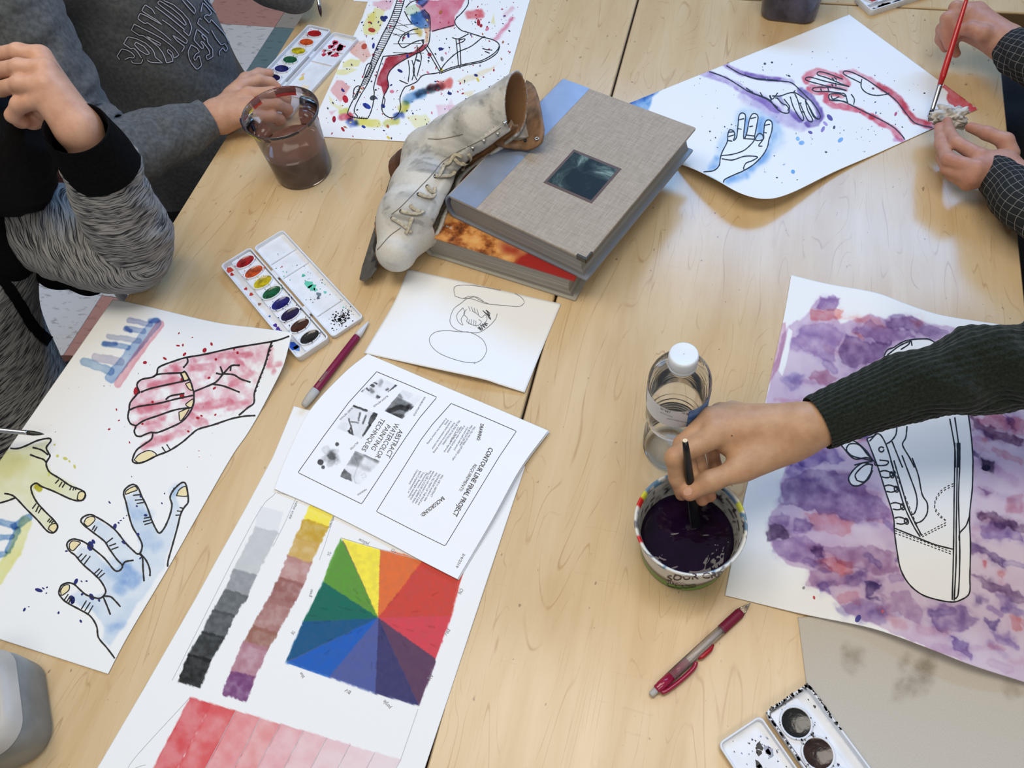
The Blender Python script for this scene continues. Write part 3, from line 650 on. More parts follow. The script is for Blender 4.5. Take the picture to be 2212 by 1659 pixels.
write(S, 'pencil_notes', [(t, cN([a])[0], cN([b])[0], h * sc) for t, a, b, h in (('yellow', (915, 160), (835, 118), 30), ('YO', (1130, 235), (1105, 200), 26), ('RO', (1645, 570), (1665, 530), 30), ('red', (1530, 895), (1560, 855), 34), ('RV', (1400, 1255), (1430, 1215), 34), ('purple', (1090, 1465), (1040, 1405), 34), ('BV', (770, 1340), (730, 1315), 30), ('blue', (400, 1222), (375, 1185), 28), ('BG', (310, 890), (325, 870), 26), ('green', (450, 590), (465, 530), 26), ('YG', (600, 265), (612, 235), 26))] + [('value scale', *cJ([(185, 1150), (125, 1290)]), 6), ('yellows', *cJ([(480, 1255), (440, 1360)]), 6)], PENCIL)
PWS = S

# ---------------------------------------------------------------- handout, second page under it
def handout_edges(dx, dy):
    o = lambda l: [(x + dx, y + dy) for x, y in l]
    return (o([(795, 766), (807, 770), (943, 828), (1060, 877), (1184, 930)]), o([(1184, 930), (1124, 1012), (1060, 1128), (988, 1251)]),
            o([(592, 1056), (700, 1103), (837, 1172), (908, 1210), (988, 1251)]), o([(795, 766), (742, 808), (671, 884), (622, 980), (592, 1056)]))
zh2 = lambda s, t: .0026 + .004 * np.clip(s - .55, 0, 1) * (1 - t)
e2 = handout_edges(3, 2); S2 = Sheet(*e2, zh2, 40, 32, (236, 237, 238)); S2.build('printed_page', PRINT, 'blank looking back page peeking out under the printed handout', 'paper')
zh = lambda s, t: .0033 + .011 * np.clip(s - .45, 0, 1) ** 1.5 * (1 - .6 * t) + .004 * np.sin(np.pi * np.clip(t * 1.2, 0, 1)) * s
S = Sheet(*handout_edges(0, 0), zh, 380, 300, (237, 239, 242))
def photo(poly, ops):
    msk = sd_poly(S.X, S.Y, poly) < 0
    S.wash(poly, (214, 214, 214), .5, 1, 0, 20, 0, .9, 14, mask=msk)
    for pts, g, wd, sf in ops:
        S.wash(pts, (g, g, g), .9, sf, 1.5, 8, 0, .25, 7, wd, mask=msk) if wd else S.wash(pts, (g, g, g), .9, sf, 1.5, 8, 0, .3, 9, mask=msk)
photo(cJ([(855, 170), (995, 230), (830, 345), (695, 280)]), [(cJ([(750, 210), (800, 235)]), 20, 6, 1), (cJ([(775, 200), (825, 215)]), 30, 4, 1), (cJ([(985, 222), (925, 285)]), 70, 5, 1), (cJ([(740, 250), (760, 270)]), 60, 4, 1.5), (cJ([(780, 265), (790, 280)]), 120, 8, 3), (cJ([(830, 320), (850, 330)]), 50, 6, 2), (cJ([(860, 200), (850, 225)]), 170, 9, 3), (cJ([(905, 265), (915, 260)]), 80, 5, 2), (cJ([(700, 285), (730, 250)]), 110, 4, 2)])
photo(cJ([(1030, 265), (1190, 320), (1030, 500), (885, 435)]), [(cJ([(980, 320), (1110, 380), (1010, 500), (880, 440)]), 105, None, 2), (cJ([(920, 440), (1010, 400), (1060, 420)]), 45, 11, 2), (cJ([(960, 470), (1030, 480)]), 70, 10, 3), (cJ([(1080, 400), (1110, 415)]), 40, 10, 3), (cJ([(930, 420), (1010, 395)]), 230, 4, 1), (cJ([(990, 300), (1020, 330)]), 130, 7, 3)])
photo(cJ([(640, 385), (755, 425), (840, 460), (705, 660), (505, 570)]), [(cJ([(640, 388), (740, 428)]), 25, 6, 1), (cJ([(815, 455), (775, 530)]), 35, 11, 1), (cJ([(770, 560), (725, 630)]), 40, 9, 1), (cJ([(605, 495), (620, 560), (605, 610)]), 60, 3, 1), (cJ([(690, 450), (680, 510)]), 90, 4, 1.5), (cJ([(740, 470), (715, 530)]), 70, 4, 1.5), (cJ([(620, 520), (680, 530)]), 110, 3, 1), (cJ([(600, 590), (635, 620), (620, 570)]), 50, 4, 1)])
photo(cJ([(655, 750), (855, 835), (690, 1025), (528, 955)]), [(cJ([(650, 755), (730, 785), (680, 880), (590, 860)]), 120, None, 5), (cJ([(560, 890), (620, 940), (630, 1000), (535, 960)]), 70, None, 2), (cJ([(650, 800), (680, 860), (640, 960), (660, 1010)]), 225, 3, 1), (cJ([(700, 870), (760, 900)]), 200, 9, 5), (cJ([(740, 785), (830, 830)]), 110, 8, 4), (cJ([(700, 950), (730, 930), (740, 960), (710, 965)]), 235, 3, 1)])
for k in range(16):
    a = k * 1.3; S.wash(ell(590 + (465 + 55 * math.cos(a) * (k % 4) / 3) * sc, 770 + (790 + 62 * math.sin(a) * (k % 4) / 3) * sc, 8), (150, 150, 150), .4, 3, 4, 12, .1, .6, 8)
S.wash(cJ(ell(378, 842, 24)), (40, 40, 40), .9, 1, 1, 8, 0, .1, 8, opaque=True); S.wash(cJ(ell(398, 882, 16)), (60, 60, 60), .9, 1, 1, 8, 0, .1, 8, opaque=True); S.wash(cJ(ell(510, 700, 16)), (60, 60, 60), .9, 1, 1, 8, 0, .1, 8, opaque=True)
S.build('printed_handout', PRINT, 'printed handout titled contour line final project, lying over the color wheel sheet', 'handout')
S.ink('printed_frames', [cJ([(825, 122), (1065, 222), (1305, 325), (1170, 485), (1060, 640), (880, 910), (705, 1175), (450, 1050), (198, 925), (400, 640), (600, 370), (825, 122)]), cJ([(1418, 375), (1700, 492), (1938, 595), (1800, 800), (1600, 1130), (1370, 1510), (1090, 1372), (822, 1235), (1000, 950), (1180, 660), (1270, 540), (1418, 375)])], mat('printer_black', (60, 60, 64), .6), 1.3, jit=0, smooth=False)
J = [('ABSTRACT', (1003, 578), (893, 795), 40), ('WATERCOLOR', (972, 525), (812, 800), 40), ('PAINTING', (905, 538), (778, 735), 38), ('TECHNIQUES', (862, 488), (702, 742), 38),
     ('CONTOUR LINE FINAL PROJECT', (1722, 722), (1428, 1262), 38, True), ('REQUIREMENTS:', (1602, 855), (1478, 1068), 26), ('DRAWING:', (1652, 535), (1620, 668), 28, True), ('BACKGROUND:', (1350, 1115), (1172, 1258), 30, True),
     ('WILL FILL 75% OF PAGE, LIFE SIZED or larger', (1602, 555), (1424, 826), 15), ('WILL BE FROM LIFE! Either:', (1578, 545), (1480, 712), 15), ('A person (self or other person)', (1546, 560), (1438, 744), 15), ('A shoe (or other similarly detailed', (1520, 548), (1384, 760), 15), ('object/s, teacher must approve)', (1496, 556), (1358, 758), 15), ('2 or more hands', (1472, 560), (1406, 678), 15), ('WILL BE ONE OF THE FOLLOWING:', (1480, 506), (1345, 700), 15), ('A blind continuous line contour drawing', (1440, 524), (1274, 765), 15), ('A semi-blind continuous line contour', (1414, 510), (1262, 735), 15), ('drawing', (1392, 504), (1365, 542), 15), ('A continuous line contour drawing', (1376, 490), (1224, 694), 15),
     ('WILL USE 3+ ABSTRACT', (1345, 940), (1250, 1115), 15), ('TECHNIQUES studied in class', (1322, 930), (1202, 1150), 15), ('WILL FILL MOST OF THE PAGE and', (1298, 922), (1152, 1180), 15), ('elements will extend to all 4 sides', (1275, 912), (1130, 1168), 15), ('WILL USE A COLOR SCHEME! Either:', (1252, 905), (1104, 1166), 15), ('Monochromatic, Analogous,', (1220, 925), (1090, 1140), 15), ('Triadic, Rectangle (tetradic),', (1195, 918), (1074, 1122), 15), ('Split-Complementary, or', (1170, 910), (1070, 1086), 15), ('Complementary', (1146, 900), (1080, 1016), 15),
     ("'BLOOM' METHOD", (912, 308), (796, 395), 14), ('NON-BRUSH APPLICATOR', (1204, 320), (1114, 470), 14), ("'BLEED' METHOD", (628, 404), (528, 500), 14), ('SPLATTER', (672, 678), (610, 737), 14), ('MASKING', (740, 1052), (670, 1098), 14)]
write(S, 'printed_text', [(t[0], cJ([t[1]])[0], cJ([t[2]])[0], t[3] * sc, len(t) > 4) for t in J] + [('3/4/2019', *cN([(1660, 240), (1600, 348)]), 22 * sc), ('1', *cJ([(28, 945), (34, 950)]), 5)], mat('printer_black', (60, 60, 64), .6))

# ---------------------------------------------------------------- small pencil sketch
zs = lambda s, t: .0012 + .010 * np.exp(-(((s - .62) / .3) ** 2 + ((1 - t) / .25) ** 2))
S = Sheet([(881, 581), (1040, 617), (1212, 656)], [(1212, 656), (1172, 752), (1133, 848)], [(786, 763), (900, 788), (1035, 817), (1080, 831), (1133, 848)], [(881, 581), (850, 655), (786, 763)], zs, 60, 40, (236, 237, 236))
S.build('pencil_sketch', PRINT, 'small white sheet with loose pencil drawing of ovals and a face', 'drawing')
S.ink('pencil_drawing', [cF([(2050, 985), (1940, 975), (1850, 985), (1800, 1030), (1810, 1090), (1870, 1150), (1970, 1195), (2080, 1225), (2160, 1230)]) + cG([(90, 1050), (150, 1020), (188, 950), (170, 880), (130, 840), (85, 815)]), cF([(2050, 985), (2080, 985)]) + cG([(40, 800), (85, 815)]),
    [(983, 640), (981, 622), (996, 616), (1030, 618), (1075, 626), (1112, 634), (1132, 650), (1122, 662), (1090, 660), (1050, 656), (1020, 646), (1000, 645), (983, 640)], [(1000, 645), (1020, 640), (1040, 650), (1060, 658)],
    [(996, 655), (980, 668), (972, 690), (976, 704), (990, 714), (1012, 718), (1035, 718), (1055, 706), (1070, 690), (1074, 678)], [(996, 655), (1010, 645), (1030, 642), (1045, 652)], [(1000, 665), (987, 680), (990, 695), (1000, 702), (996, 690), (1004, 676), (1000, 665)],
    [(1008, 668), (1002, 678), (1010, 688), (1008, 694), (1016, 700), (1030, 704), (1040, 696), (1034, 690)], [(1020, 672), (1030, 678), (1040, 686), (1048, 680), (1052, 690), (1044, 702)], [(1012, 662), (1016, 672)], [(1018, 663), (1022, 673)], [(1024, 665), (1027, 676)], [(1030, 668), (1034, 680)], [(1014, 690), (1012, 700)], [(1019, 690), (1017, 702)], [(1024, 691), (1023, 703)], [(1028, 693), (1028, 704)]], PENCIL, 1.2, jit=.1)
S.ink('pencil_shading', [[(1043, 671), (1056, 684), (1046, 674), (1058, 682), (1050, 670), (1059, 678), (1052, 672), (1060, 690), (1054, 684)], [(1032, 708), (1040, 714), (1034, 706), (1043, 712), (1038, 702), (1048, 708), (1042, 700), (1052, 704), (1046, 698), (1054, 700)]], mat('dark_graphite', (72, 72, 76), .5), 1.7)

# ---------------------------------------------------------------- top: splattered shoe painting
Ct = P(1058, 310); Bt = P(1145, 0); dd = Bt - Ct; dd /= np.linalg.norm(dd); far = Ct + dd * .457; A0 = P(662, 297)
fl = far + (A0 - Ct)
S = Sheet(np.stack([fl, far]), np.stack([far, Ct]), [(662, 297), (703, 297), (784, 302), (912, 308), (1058, 310)], np.concatenate([[fl], [P(*p) for p in ((796, 0), (783, 38), (735, 138), (688, 240), (662, 297))]]), lambda s, t: .0012 + 0 * s, 250, 375, (238, 238, 236))
ys = (242, 234, 160); pk = (240, 180, 190)
for p, c, a in (([(900, 180), (1000, 60), (1080, 80), (1060, 180), (990, 280), (910, 270)], ys, .9), ([(930, 120), (1000, 90), (990, 170), (950, 220)], (236, 214, 70), .5), ([(820, 330), (910, 320), (960, 440), (900, 500), (800, 420)], (236, 170, 150), .9), ([(740, 500), (800, 470), (890, 480), (870, 520), (740, 540)], ys, .9), ([(690, 560), (800, 540), (850, 560), (740, 600), (690, 600)], ys, .8), ([(690, 640), (740, 650), (800, 690), (720, 820), (640, 720)], (238, 168, 166), .9), ([(620, 760), (690, 840), (740, 830), (720, 880), (640, 830)], ys, .8), ([(630, 890), (690, 870), (650, 920)], pk, .8), ([(975, 10), (1150, 0), (1120, 70), (1060, 80), (980, 40)], pk, .9),
                ([(1250, 930), (1400, 910), (1440, 960), (1350, 1060)], (244, 238, 176), .9), ([(1480, 840), (1660, 830), (1680, 920), (1510, 990)], (246, 212, 224), .9), ([(1690, 740), (1780, 720), (1770, 780)], (246, 232, 190), .8), ([(1560, 860), (1600, 790), (1640, 900)], (246, 206, 222), .6), ([(1340, 50), (1410, 0), (1720, 0), (1635, 130), (1630, 205), (1450, 252)], (216, 92, 116), .9), ([(1640, 640), (1720, 610), (1960, 520), (1990, 490), (1930, 560), (1700, 670)], (244, 228, 186), .9), ([(1915, 190), (1945, 100), (1950, 200)], (240, 226, 150), .8)):
    S.wash(cB(p), c, a, 2, 3, 16, .06, .35, 26)
S.wash(cB([(1425, 340), (1380, 400), (1300, 440), (1190, 500), (1120, 560), (1095, 620), (1105, 690), (1080, 740), (1062, 770), (1045, 690), (1005, 670), (1020, 610), (1060, 530), (1080, 470), (1100, 450), (1200, 440), (1300, 410), (1370, 360)]), (170, 38, 52), .95, 1.5, 1.5, 12, .1, .3, 14)
S.wash(cB([(1280, 120), (1390, 70), (1435, 130), (1430, 215), (1350, 225), (1280, 190)]), (48, 100, 168), .95, 2, 3, 10, .1, .4, 12)
S.wash(cB([(1380, 225), (1430, 220), (1420, 330), (1390, 340), (1400, 270)]), (226, 170, 120), .9, 2, 2, 10, .1, .3, 14)
S.wash(cB([(1240, 60), (1330, 30), (1370, 60), (1310, 130), (1240, 120)]), (196, 214, 170), .8, 2, 2, 10, .1, .4, 12); S.wash(cB([(1330, 0), (1430, 0), (1380, 60), (1320, 20)]), (40, 70, 150), .9, 2, 2, 10, .1, .3, 12)
for p, c, wd in (([(1250, 800), (1300, 760), (1380, 740)], (70, 130, 190), 60), ([(1340, 750), (1420, 710), (1480, 700)], (40, 60, 70), 50), ([(1440, 695), (1530, 690)], (90, 20, 30), 50), ([(1500, 690), (1590, 660)], (220, 70, 60), 60), ([(1210, 870), (1240, 840)], (200, 190, 60), 70), ([(870, 970), (1010, 985)], (226, 212, 60), 60), ([(1090, 985), (1160, 965)], (206, 200, 80), 50), ([(800, 970), (840, 975)], (30, 60, 160), 60), ([(1160, 930), (1200, 915)], (30, 60, 150), 50), ([(740, 930), (790, 930)], (200, 40, 60), 60), ([(720, 890), (765, 880)], (206, 204, 70), 44), ([(1750, 120), (1830, 110)], (214, 40, 50), 70), ([(1960, 310), (2090, 150)], (226, 110, 140), 26), ([(2030, 120), (2090, 70)], (240, 190, 200), 30), ([(1330, 240), (1350, 260)], (200, 170, 60), 50)):
    S.wash(cB(p), c, .85, 4, 4, 12, .1, .4, 14, wd * sc)
S.build('splatter_painting', PAPER, 'white painting of shoes and a zipper with colorful splatters, under the skate at the top', 'painting', group='student watercolor paintings')
z1 = [(1180, -20), (1120, 150), (1050, 290), (1000, 400), (950, 530), (880, 690), (820, 800), (780, 890), (795, 925), (860, 940), (940, 945)]; z2 = [(1235, -20), (1190, 130), (1120, 280), (1060, 400), (1010, 500), (940, 660), (870, 780), (830, 880), (860, 930)]
za, zb = resample(catmull(cB(z1[:6])), 46), resample(catmull(cB(z2[:6])), 46)
zl_ = [cB(z1), cB(z2), cB([(1060, 450), (1010, 600), (985, 700), (990, 740), (980, 830), (960, 900), (940, 940)])] + [([tuple(a), tuple(b)], 1.2) for a, b in zip(za[::1], zb[::1])]
zl_ += [cB(q) for q in ([(1740, -10), (1735, 40), (1690, 100), (1640, 150), (1635, 190), (1680, 240), (1740, 260), (1850, 295), (1940, 320), (1985, 360), (1950, 420), (1850, 480), (1720, 510), (1600, 540), (1500, 580), (1380, 600), (1330, 650), (1270, 680), (1230, 700), (1195, 780), (1200, 860), (1170, 920), (1120, 938), (1070, 910), (1050, 860), (1065, 770), (1090, 720), (1105, 680), (1095, 620), (1120, 560), (1190, 500), (1300, 440), (1380, 400), (1425, 340), (1435, 220), (1430, 130), (1390, 80)],
    [(1990, 370), (1960, 430), (1860, 490), (1720, 520), (1610, 550), (1520, 585)], [(1630, 200), (1540, 225), (1450, 250)], [(1510, 570), (1560, 500), (1650, 420), (1760, 370), (1850, 300), (1875, 295)], [(1640, 310), (1650, 400), (1660, 520)], [(1665, 310), (1675, 400), (1680, 515)], [(1610, 300), (1660, 310), (1740, 270)], [(1650, 350), (1700, 330), (1710, 310), (1660, 320)],
    [(1330, 360), (1330, 430), (1300, 560), (1330, 640)], [(1260, 480), (1270, 560), (1260, 650)], [(1350, 400), (1365, 470), (1330, 610)], [(1290, 480), (1310, 560), (1290, 640)], [(1390, 370), (1440, 450), (1510, 570)], [(1410, 360), (1460, 440), (1525, 560)], [(1180, 340), (1215, 280), (1290, 240), (1340, 230)], [(1180, 340), (1220, 380), (1300, 340), (1370, 320), (1380, 350), (1340, 400)], [(1215, 330), (1225, 290), (1270, 260)], [(1380, 350), (1370, 320), (1390, 320)], [(1060, 450), (1160, 440), (1290, 420)], [(1240, 60), (1300, 10), (1440, -10)], [(1230, 90), (1260, 150), (1290, 190)],
    [(820, 780), (830, 710), (860, 685), (875, 700), (850, 770), (830, 795)], [(905, 600), (930, 520), (960, 505), (970, 530), (940, 600), (915, 620)], [(1065, 770), (1075, 800), (1060, 860)], [(1190, 640), (1260, 670)], [(1850, 385), (1880, 395), (1930, 400)], [(1870, 410), (1910, 425)])]
zl_ += [(cB([(1140, 210 + i * 70), (1320 + i * 22, 190 + i * 78)]), 1.0) for i in range(4)] + [(cB([(1100 + i * 18, 250 + i * -45), (1220 + i * 20, 300 - i * 40)]), 1.0) for i in range(3)]
zl_ += [(cB([(800 + i * 18, 925 + i), (797 + i * 18, 945 + i)]), 1.2) for i in range(8)] + [(cB([(830 + i * 6, 770 - i * 14), (848 + i * 5, 772 - i * 14)]), 1.2) for i in range(6)]
S.ink('ink_drawing', zl_, INK, 2.1)
rgn = cB([(900, 0), (2180, 0), (1990, 760), (1700, 900), (1400, 1120), (620, 1080), (600, 880)])
S.dots('paint_splatter', scatter(300, rgn, (.8, 2.6), [NAVY, NAVY, (40, 44, 60), RED, (60, 60, 70), (180, 60, 80)]) + scatter(46, rgn, (2.2, 5.0), [(30, 50, 140), RED, (176, 100, 60), PNK, YEL, (60, 70, 80)]) +
       [(*cB([(x, y)])[0], r, c) for x, y, r, c in ((740, 1030, 4.5, RED), (905, 1010, 4, (20, 50, 150)), (670, 950, 6, RED), (760, 790, 8, (190, 30, 50)), (930, 845, 8, (30, 60, 150)), (1060, 150, 7, (20, 40, 110)), (1080, 140, 5, (20, 40, 110)), (980, 780, 7, (70, 74, 80)), (1060, 845, 5, (30, 60, 170)), (1195, 565, 5, NAVY), (1520, 390, 5, NAVY), (1530, 470, 5, (120, 120, 130)), (1800, 600, 4, NAVY), (1590, 745, 4.5, NAVY), (1720, 800, 4, NAVY), (1430, 435, 5, (180, 40, 60)), (1820, 180, 6, RED), (1840, 205, 4, RED), (970, 240, 7, (180, 60, 40)), (740, 720, 4, (40, 40, 120)), (910, 370, 7, (190, 80, 60)))], DROP)
for i in range(1):
    q = P(768, 3); tag(mesh('paper_sheet', *slab([tuple((P(*p))[:2]) for p in ((764, 3), (800, 5), (806, -60), (772, -66))], .0003, .0009), PRINT, col=np.full((8, 3), .86)), 'tiny corner of a white sheet beside the splatter painting at the top', 'paper')

# ---------------------------------------------------------------- upper right: three hands reaching
zr = lambda s, t: 0.
Ar = P(1834, 33); Br = P(2112, 237); Lf = P(1340, 232)
bz = [(1462, 352, .006), (1500, 366, .020), (1547, 389, .030), (1600, 418, .034), (1653, 430, .030), (1707, 418, .021), (1802, 372, .008), (1900, 330, .0025), (2019, 277, .0014), (2112, 237, .0014)]
bw = catmull(np.array([P(*q) for q in bz]), 6); arc = np.r_[0, np.cumsum(np.linalg.norm(np.diff(bw, axis=0), axis=1))]; arc /= arc[-1]; bzz = bw[:, 2].copy()
zr = lambda s, t: .0014 + (np.interp(s, arc, bzz) - .0014) * t ** 2.2
S = Sheet(np.stack([Lf, Ar]), np.stack([Ar, Br]), bw, np.stack([Lf, bw[0]]), zr, 375, 250, (238, 239, 238))
S.wash(cC([(980, 800), (1020, 825), (1300, 665), (1270, 720), (1210, 760), (1180, 890), (1100, 860), (990, 850)]), (70, 140, 216), .95, 4, 5, 14, .2, .6, 16); S.wash(cC([(1040, 810), (1200, 740)]), (20, 80, 180), .7, 5, 4, 12, 0, .5, 12, 20)
S.wash(cC([(1880, 880), (1940, 860), (2060, 880), (2180, 930), (2240, 1020), (2260, 1150), (2180, 1230), (2080, 1310), (1960, 1400), (1830, 1470), (1740, 1450), (1620, 1390), (1720, 1300), (1730, 1180), (1790, 1080), (1860, 1000)]), (168, 206, 242), .85, 12, 8, 24, 0, .7, 28)
for p, wd in ((cC([(1690, 1330), (1730, 1270)]), 18), (cC([(1960, 960), (1965, 1060)]), 10), (cC([(2070, 960), (2080, 1050)]), 14), (cC([(2180, 1080), (2140, 1180)]), 14), (cC([(1960, 1400), (1830, 1440)]), 12), (cC([(2130, 1230), (2000, 1340)]), 16)): S.wash(p, (90, 156, 226), .6, 6, 5, 16, 0, .6, 16, wd)
bhand = cC([(1620, 1370), (1700, 1360), (1745, 1320), (1755, 1260), (1770, 1210), (1810, 1130), (1815, 1070), (1830, 1035), (1860, 1045), (1870, 1080), (1860, 1120), (1885, 1090), (1895, 1000), (1905, 920), (1930, 900), (1955, 920), (1950, 980), (1940, 1080), (1945, 1105), (1965, 1060), (1985, 960), (2005, 915), (2030, 905), (2055, 930), (2045, 1000), (2030, 1110), (2095, 1110), (2100, 1060), (2110, 980), (2135, 955), (2165, 975), (2165, 1040), (2140, 1120), (2130, 1170), (2090, 1240), (2020, 1310), (1940, 1360), (1860, 1395), (1790, 1430), (1780, 1455)])
S.clear(bhand, (238, 242, 246))
def tint(c_, p, col, wd, a=.8, sf=3, wp=4): S.wash(c_(p), col, a, sf, wp, 14, .1, .5, 16, wd * sc)
tint(cC, [(1760, 490), (1830, 535), (1930, 590), (2040, 615), (2212, 640)], (160, 130, 200), 40); tint(cC, [(1610, 570), (1800, 640), (1900, 690), (1990, 740), (2100, 800), (2180, 860), (2212, 880)], (160, 134, 206), 54)
tint(cD, [(0, 595), (180, 625), (300, 640), (370, 655)], (170, 150, 210), 34); tint(cD, [(440, 720), (520, 780), (580, 870), (600, 930), (560, 970), (500, 990)], (96, 70, 160), 56, .9); tint(cD, [(0, 760), (120, 820), (220, 890), (330, 940), (450, 980)], (180, 160, 216), 110, .7, 8, 6); tint(cD, [(350, 880), (390, 930), (430, 960)], (120, 96, 180), 40); tint(cD, [(265, 780), (300, 830)], (150, 140, 190), 34)
for p, wd, c in (([(480, 650), (470, 620), (520, 590), (560, 570), (640, 580), (750, 620), (810, 670)], 50, (226, 90, 110)), ([(520, 680), (600, 690), (700, 690), (790, 710)], 34, (226, 120, 140)), ([(500, 700), (560, 740), (640, 735)], 40, (222, 84, 106)), ([(760, 600), (760, 575), (850, 570), (980, 630), (1060, 690)], 34, (232, 130, 150)), ([(1060, 680), (1150, 740), (1230, 810), (1270, 870), (1330, 950), (1420, 990), (1500, 1005)], 56, (196, 40, 60)), ([(640, 770), (640, 800), (700, 840), (800, 850), (900, 880), (1000, 930)], 44, (222, 80, 104)), ([(1000, 930), (1100, 990), (1190, 1050), (1230, 1100)], 50, (222, 90, 116)), ([(680, 755), (770, 770)], 30, (216, 90, 100)), ([(1190, 1110), (1260, 1130)], 40, (200, 120, 190))): tint(cD, p, c, wd, .85)
S.wash(cD([(1550, 700), (1590, 660), (1640, 690), (1845, 875), (1780, 895), (1700, 890), (1640, 840), (1590, 790), (1610, 740)]), (206, 56, 66), .95, 1.5, 4, 10, .12, .35, 18)
S.build('reaching_hands_painting', PAPER, 'curling painting of one blue, one purple and one red outlined hand, right of the books', 'painting', group='student watercolor paintings')
rl = [bhand] + [cC(q) for q in ([(1765, 1240), (1850, 1230), (1940, 1200), (2000, 1150), (2030, 1110), (2060, 1065), (2090, 1075), (2095, 1110), (2060, 1160), (2090, 1165)], [(1765, 1265), (1850, 1275), (1950, 1245), (2050, 1250), (2010, 1280), (1960, 1300), (1940, 1340), (1950, 1360)], [(1815, 1090), (1865, 1075)], [(1815, 1120), (1850, 1125)], [(1905, 955), (1945, 945)], [(1893, 1025), (1925, 1030)], [(1995, 945), (2040, 935)], [(1985, 1010), (2015, 1005)], [(1950, 1105), (2030, 1110)], [(1955, 1075), (2030, 1085)], [(2105, 1000), (2150, 990)], [(2100, 1055), (2125, 1060)], [(1815, 1055), (1860, 1050)], [(1755, 490), (1830, 540), (1920, 590), (2040, 625), (2212, 640)], [(1600, 552), (1680, 575), (1800, 620), (1900, 680), (1980, 730), (2080, 770), (2140, 800), (2212, 860)], [(2150, 760), (2170, 790), (2212, 740)])]
rl += [cD(q) for q in ([(0, 605), (80, 630), (180, 640), (290, 648), (360, 660), (420, 710), (480, 770), (530, 820), (570, 880), (592, 930), (570, 950), (540, 920), (500, 850), (470, 800)], [(0, 700), (60, 745), (130, 770), (190, 800), (220, 840), (260, 880), (300, 900), (335, 900), (340, 870), (320, 840), (280, 820), (250, 785), (230, 780)], [(110, 735), (130, 770)], [(185, 760), (200, 800)], [(205, 765), (270, 765), (330, 745), (385, 738), (440, 770), (480, 800)], [(350, 770), (370, 840), (400, 900), (430, 945), (452, 960), (455, 930), (430, 870), (410, 800), (385, 745)], [(430, 830), (460, 900), (490, 958), (522, 970), (525, 945), (490, 880), (470, 800)], [(300, 790), (345, 850), (330, 880)], [(490, 830), (520, 900), (545, 940), (575, 945)],
    [(820, 690), (760, 670), (640, 620), (575, 600), (565, 582), (590, 572), (660, 590), (770, 632)], [(800, 722), (700, 700), (560, 665), (480, 640), (475, 622), (510, 615), (600, 640), (700, 665), (820, 690)], [(800, 722), (720, 700), (610, 695), (540, 700), (527, 716), (560, 730), (650, 730), (780, 745)], [(780, 745), (795, 770), (740, 748), (670, 750), (655, 775), (680, 800), (760, 805), (800, 815)], [(835, 750), (860, 790), (855, 835)], [(795, 770), (810, 830)], [(910, 660), (860, 635), (790, 600), (772, 580), (790, 566), (850, 580), (950, 630), (1040, 690), (1130, 750), (1200, 810), (1270, 900), (1330, 970), (1400, 1000), (1500, 1018)], [(660, 798), (760, 805), (900, 870), (1000, 920), (1100, 970), (1180, 1020), (1240, 1080), (1262, 1112)], [(920, 630), (915, 690), (950, 735), (1020, 760), (1100, 755), (1140, 742)], [(680, 620), (700, 640)], [(700, 615), (720, 635)], [(680, 670), (690, 690)], [(710, 660), (715, 690)], [(590, 705), (600, 725)], [(650, 700), (655, 725)], [(675, 760), (690, 790), (740, 770)], [(370, 745), (390, 720)], [(420, 825), (440, 820)], [(440, 890), (465, 895)])]
S.ink('ink_drawing', rl, INK, 2.4)
rg = cD([(-300, 480), (700, 380), (1500, 700), (1200, 1100), (300, 1480), (-600, 1000)])
S.dots('paint_splatter', scatter(110, rg, (.7, 2.2), [(50, 52, 64), GRY, NAVY, (150, 160, 190)], bhand) + [(*cD([(x, y)])[0], r, c) for x, y, r, c in ((148, 508, 3, GRY), (205, 498, 2.6, GRY), (340, 605, 3, (50, 50, 60)), (1010, 706, 3, (110, 70, 80)), (1190, 908, 4, (190, 70, 110)), (665, 937, 7, (90, 70, 150)), (610, 1030, 5.5, (140, 120, 190)), (510, 1055, 4.5, (100, 80, 160)), (630, 985, 5, (170, 150, 210)), (750, 1115, 6, (120, 170, 226)), (440, 1138, 6, (130, 180, 230)), (410, 1105, 5, (140, 190, 235)), (372, 1368, 5, (110, 170, 225)), (700, 1015, 3.5, (60, 60, 76)), (300, 1310, 2.4, (170, 190, 220)), (635, 1212, 2.6, GRY))], DROP)

# ---------------------------------------------------------------- right: purple shoe painting
top = [(1709, 594), (1788, 613), (1891, 632), (1951, 654), (2019, 677), (2087, 690), (2212, 708), (2300, 722)]
bot = [(1566, 1286), (1612, 1297), (1737, 1327), (1883, 1357), (2000, 1398), (2100, 1437), (2212, 1473), (2330, 1512)]
zp = lambda s, t: .0015 + .012 * np.exp(-(((s - .3) / .16) ** 2 + (t / .2) ** 2)) + .016 * np.exp(-(((s - .62) / .3) ** 2 + ((1 - t) / .16) ** 2))
S = Sheet(top, [(2300, 722), (2318, 1100), (2330, 1512)], bot, [(1709, 594), (1692, 690), (1662, 826), (1647, 899), (1618, 1032), (1605, 1089), (1566, 1286)], zp, 310, 330, (236, 236, 234))
area_ = [(1730, 690), (1758, 660), (1775, 640), (1812, 645), (1800, 672), (1818, 700), (1848, 690), (1880, 680), (1915, 690), (1960, 680), (2010, 700), (2080, 712), (2120, 730), (2340, 770), (2340, 1520), (2212, 1478), (2100, 1440), (1900, 1356), (1830, 1325), (1800, 1290), (1755, 1268), (1745, 1230), (1700, 1220), (1665, 1180), (1660, 1130), (1668, 1108), (1690, 1085), (1685, 1045), (1700, 1010), (1640, 940), (1665, 826), (1690, 720), (1704, 705)]
S.wash(area_, (206, 176, 208), .9, 2.5, 6, 22, .15, .35, 60)
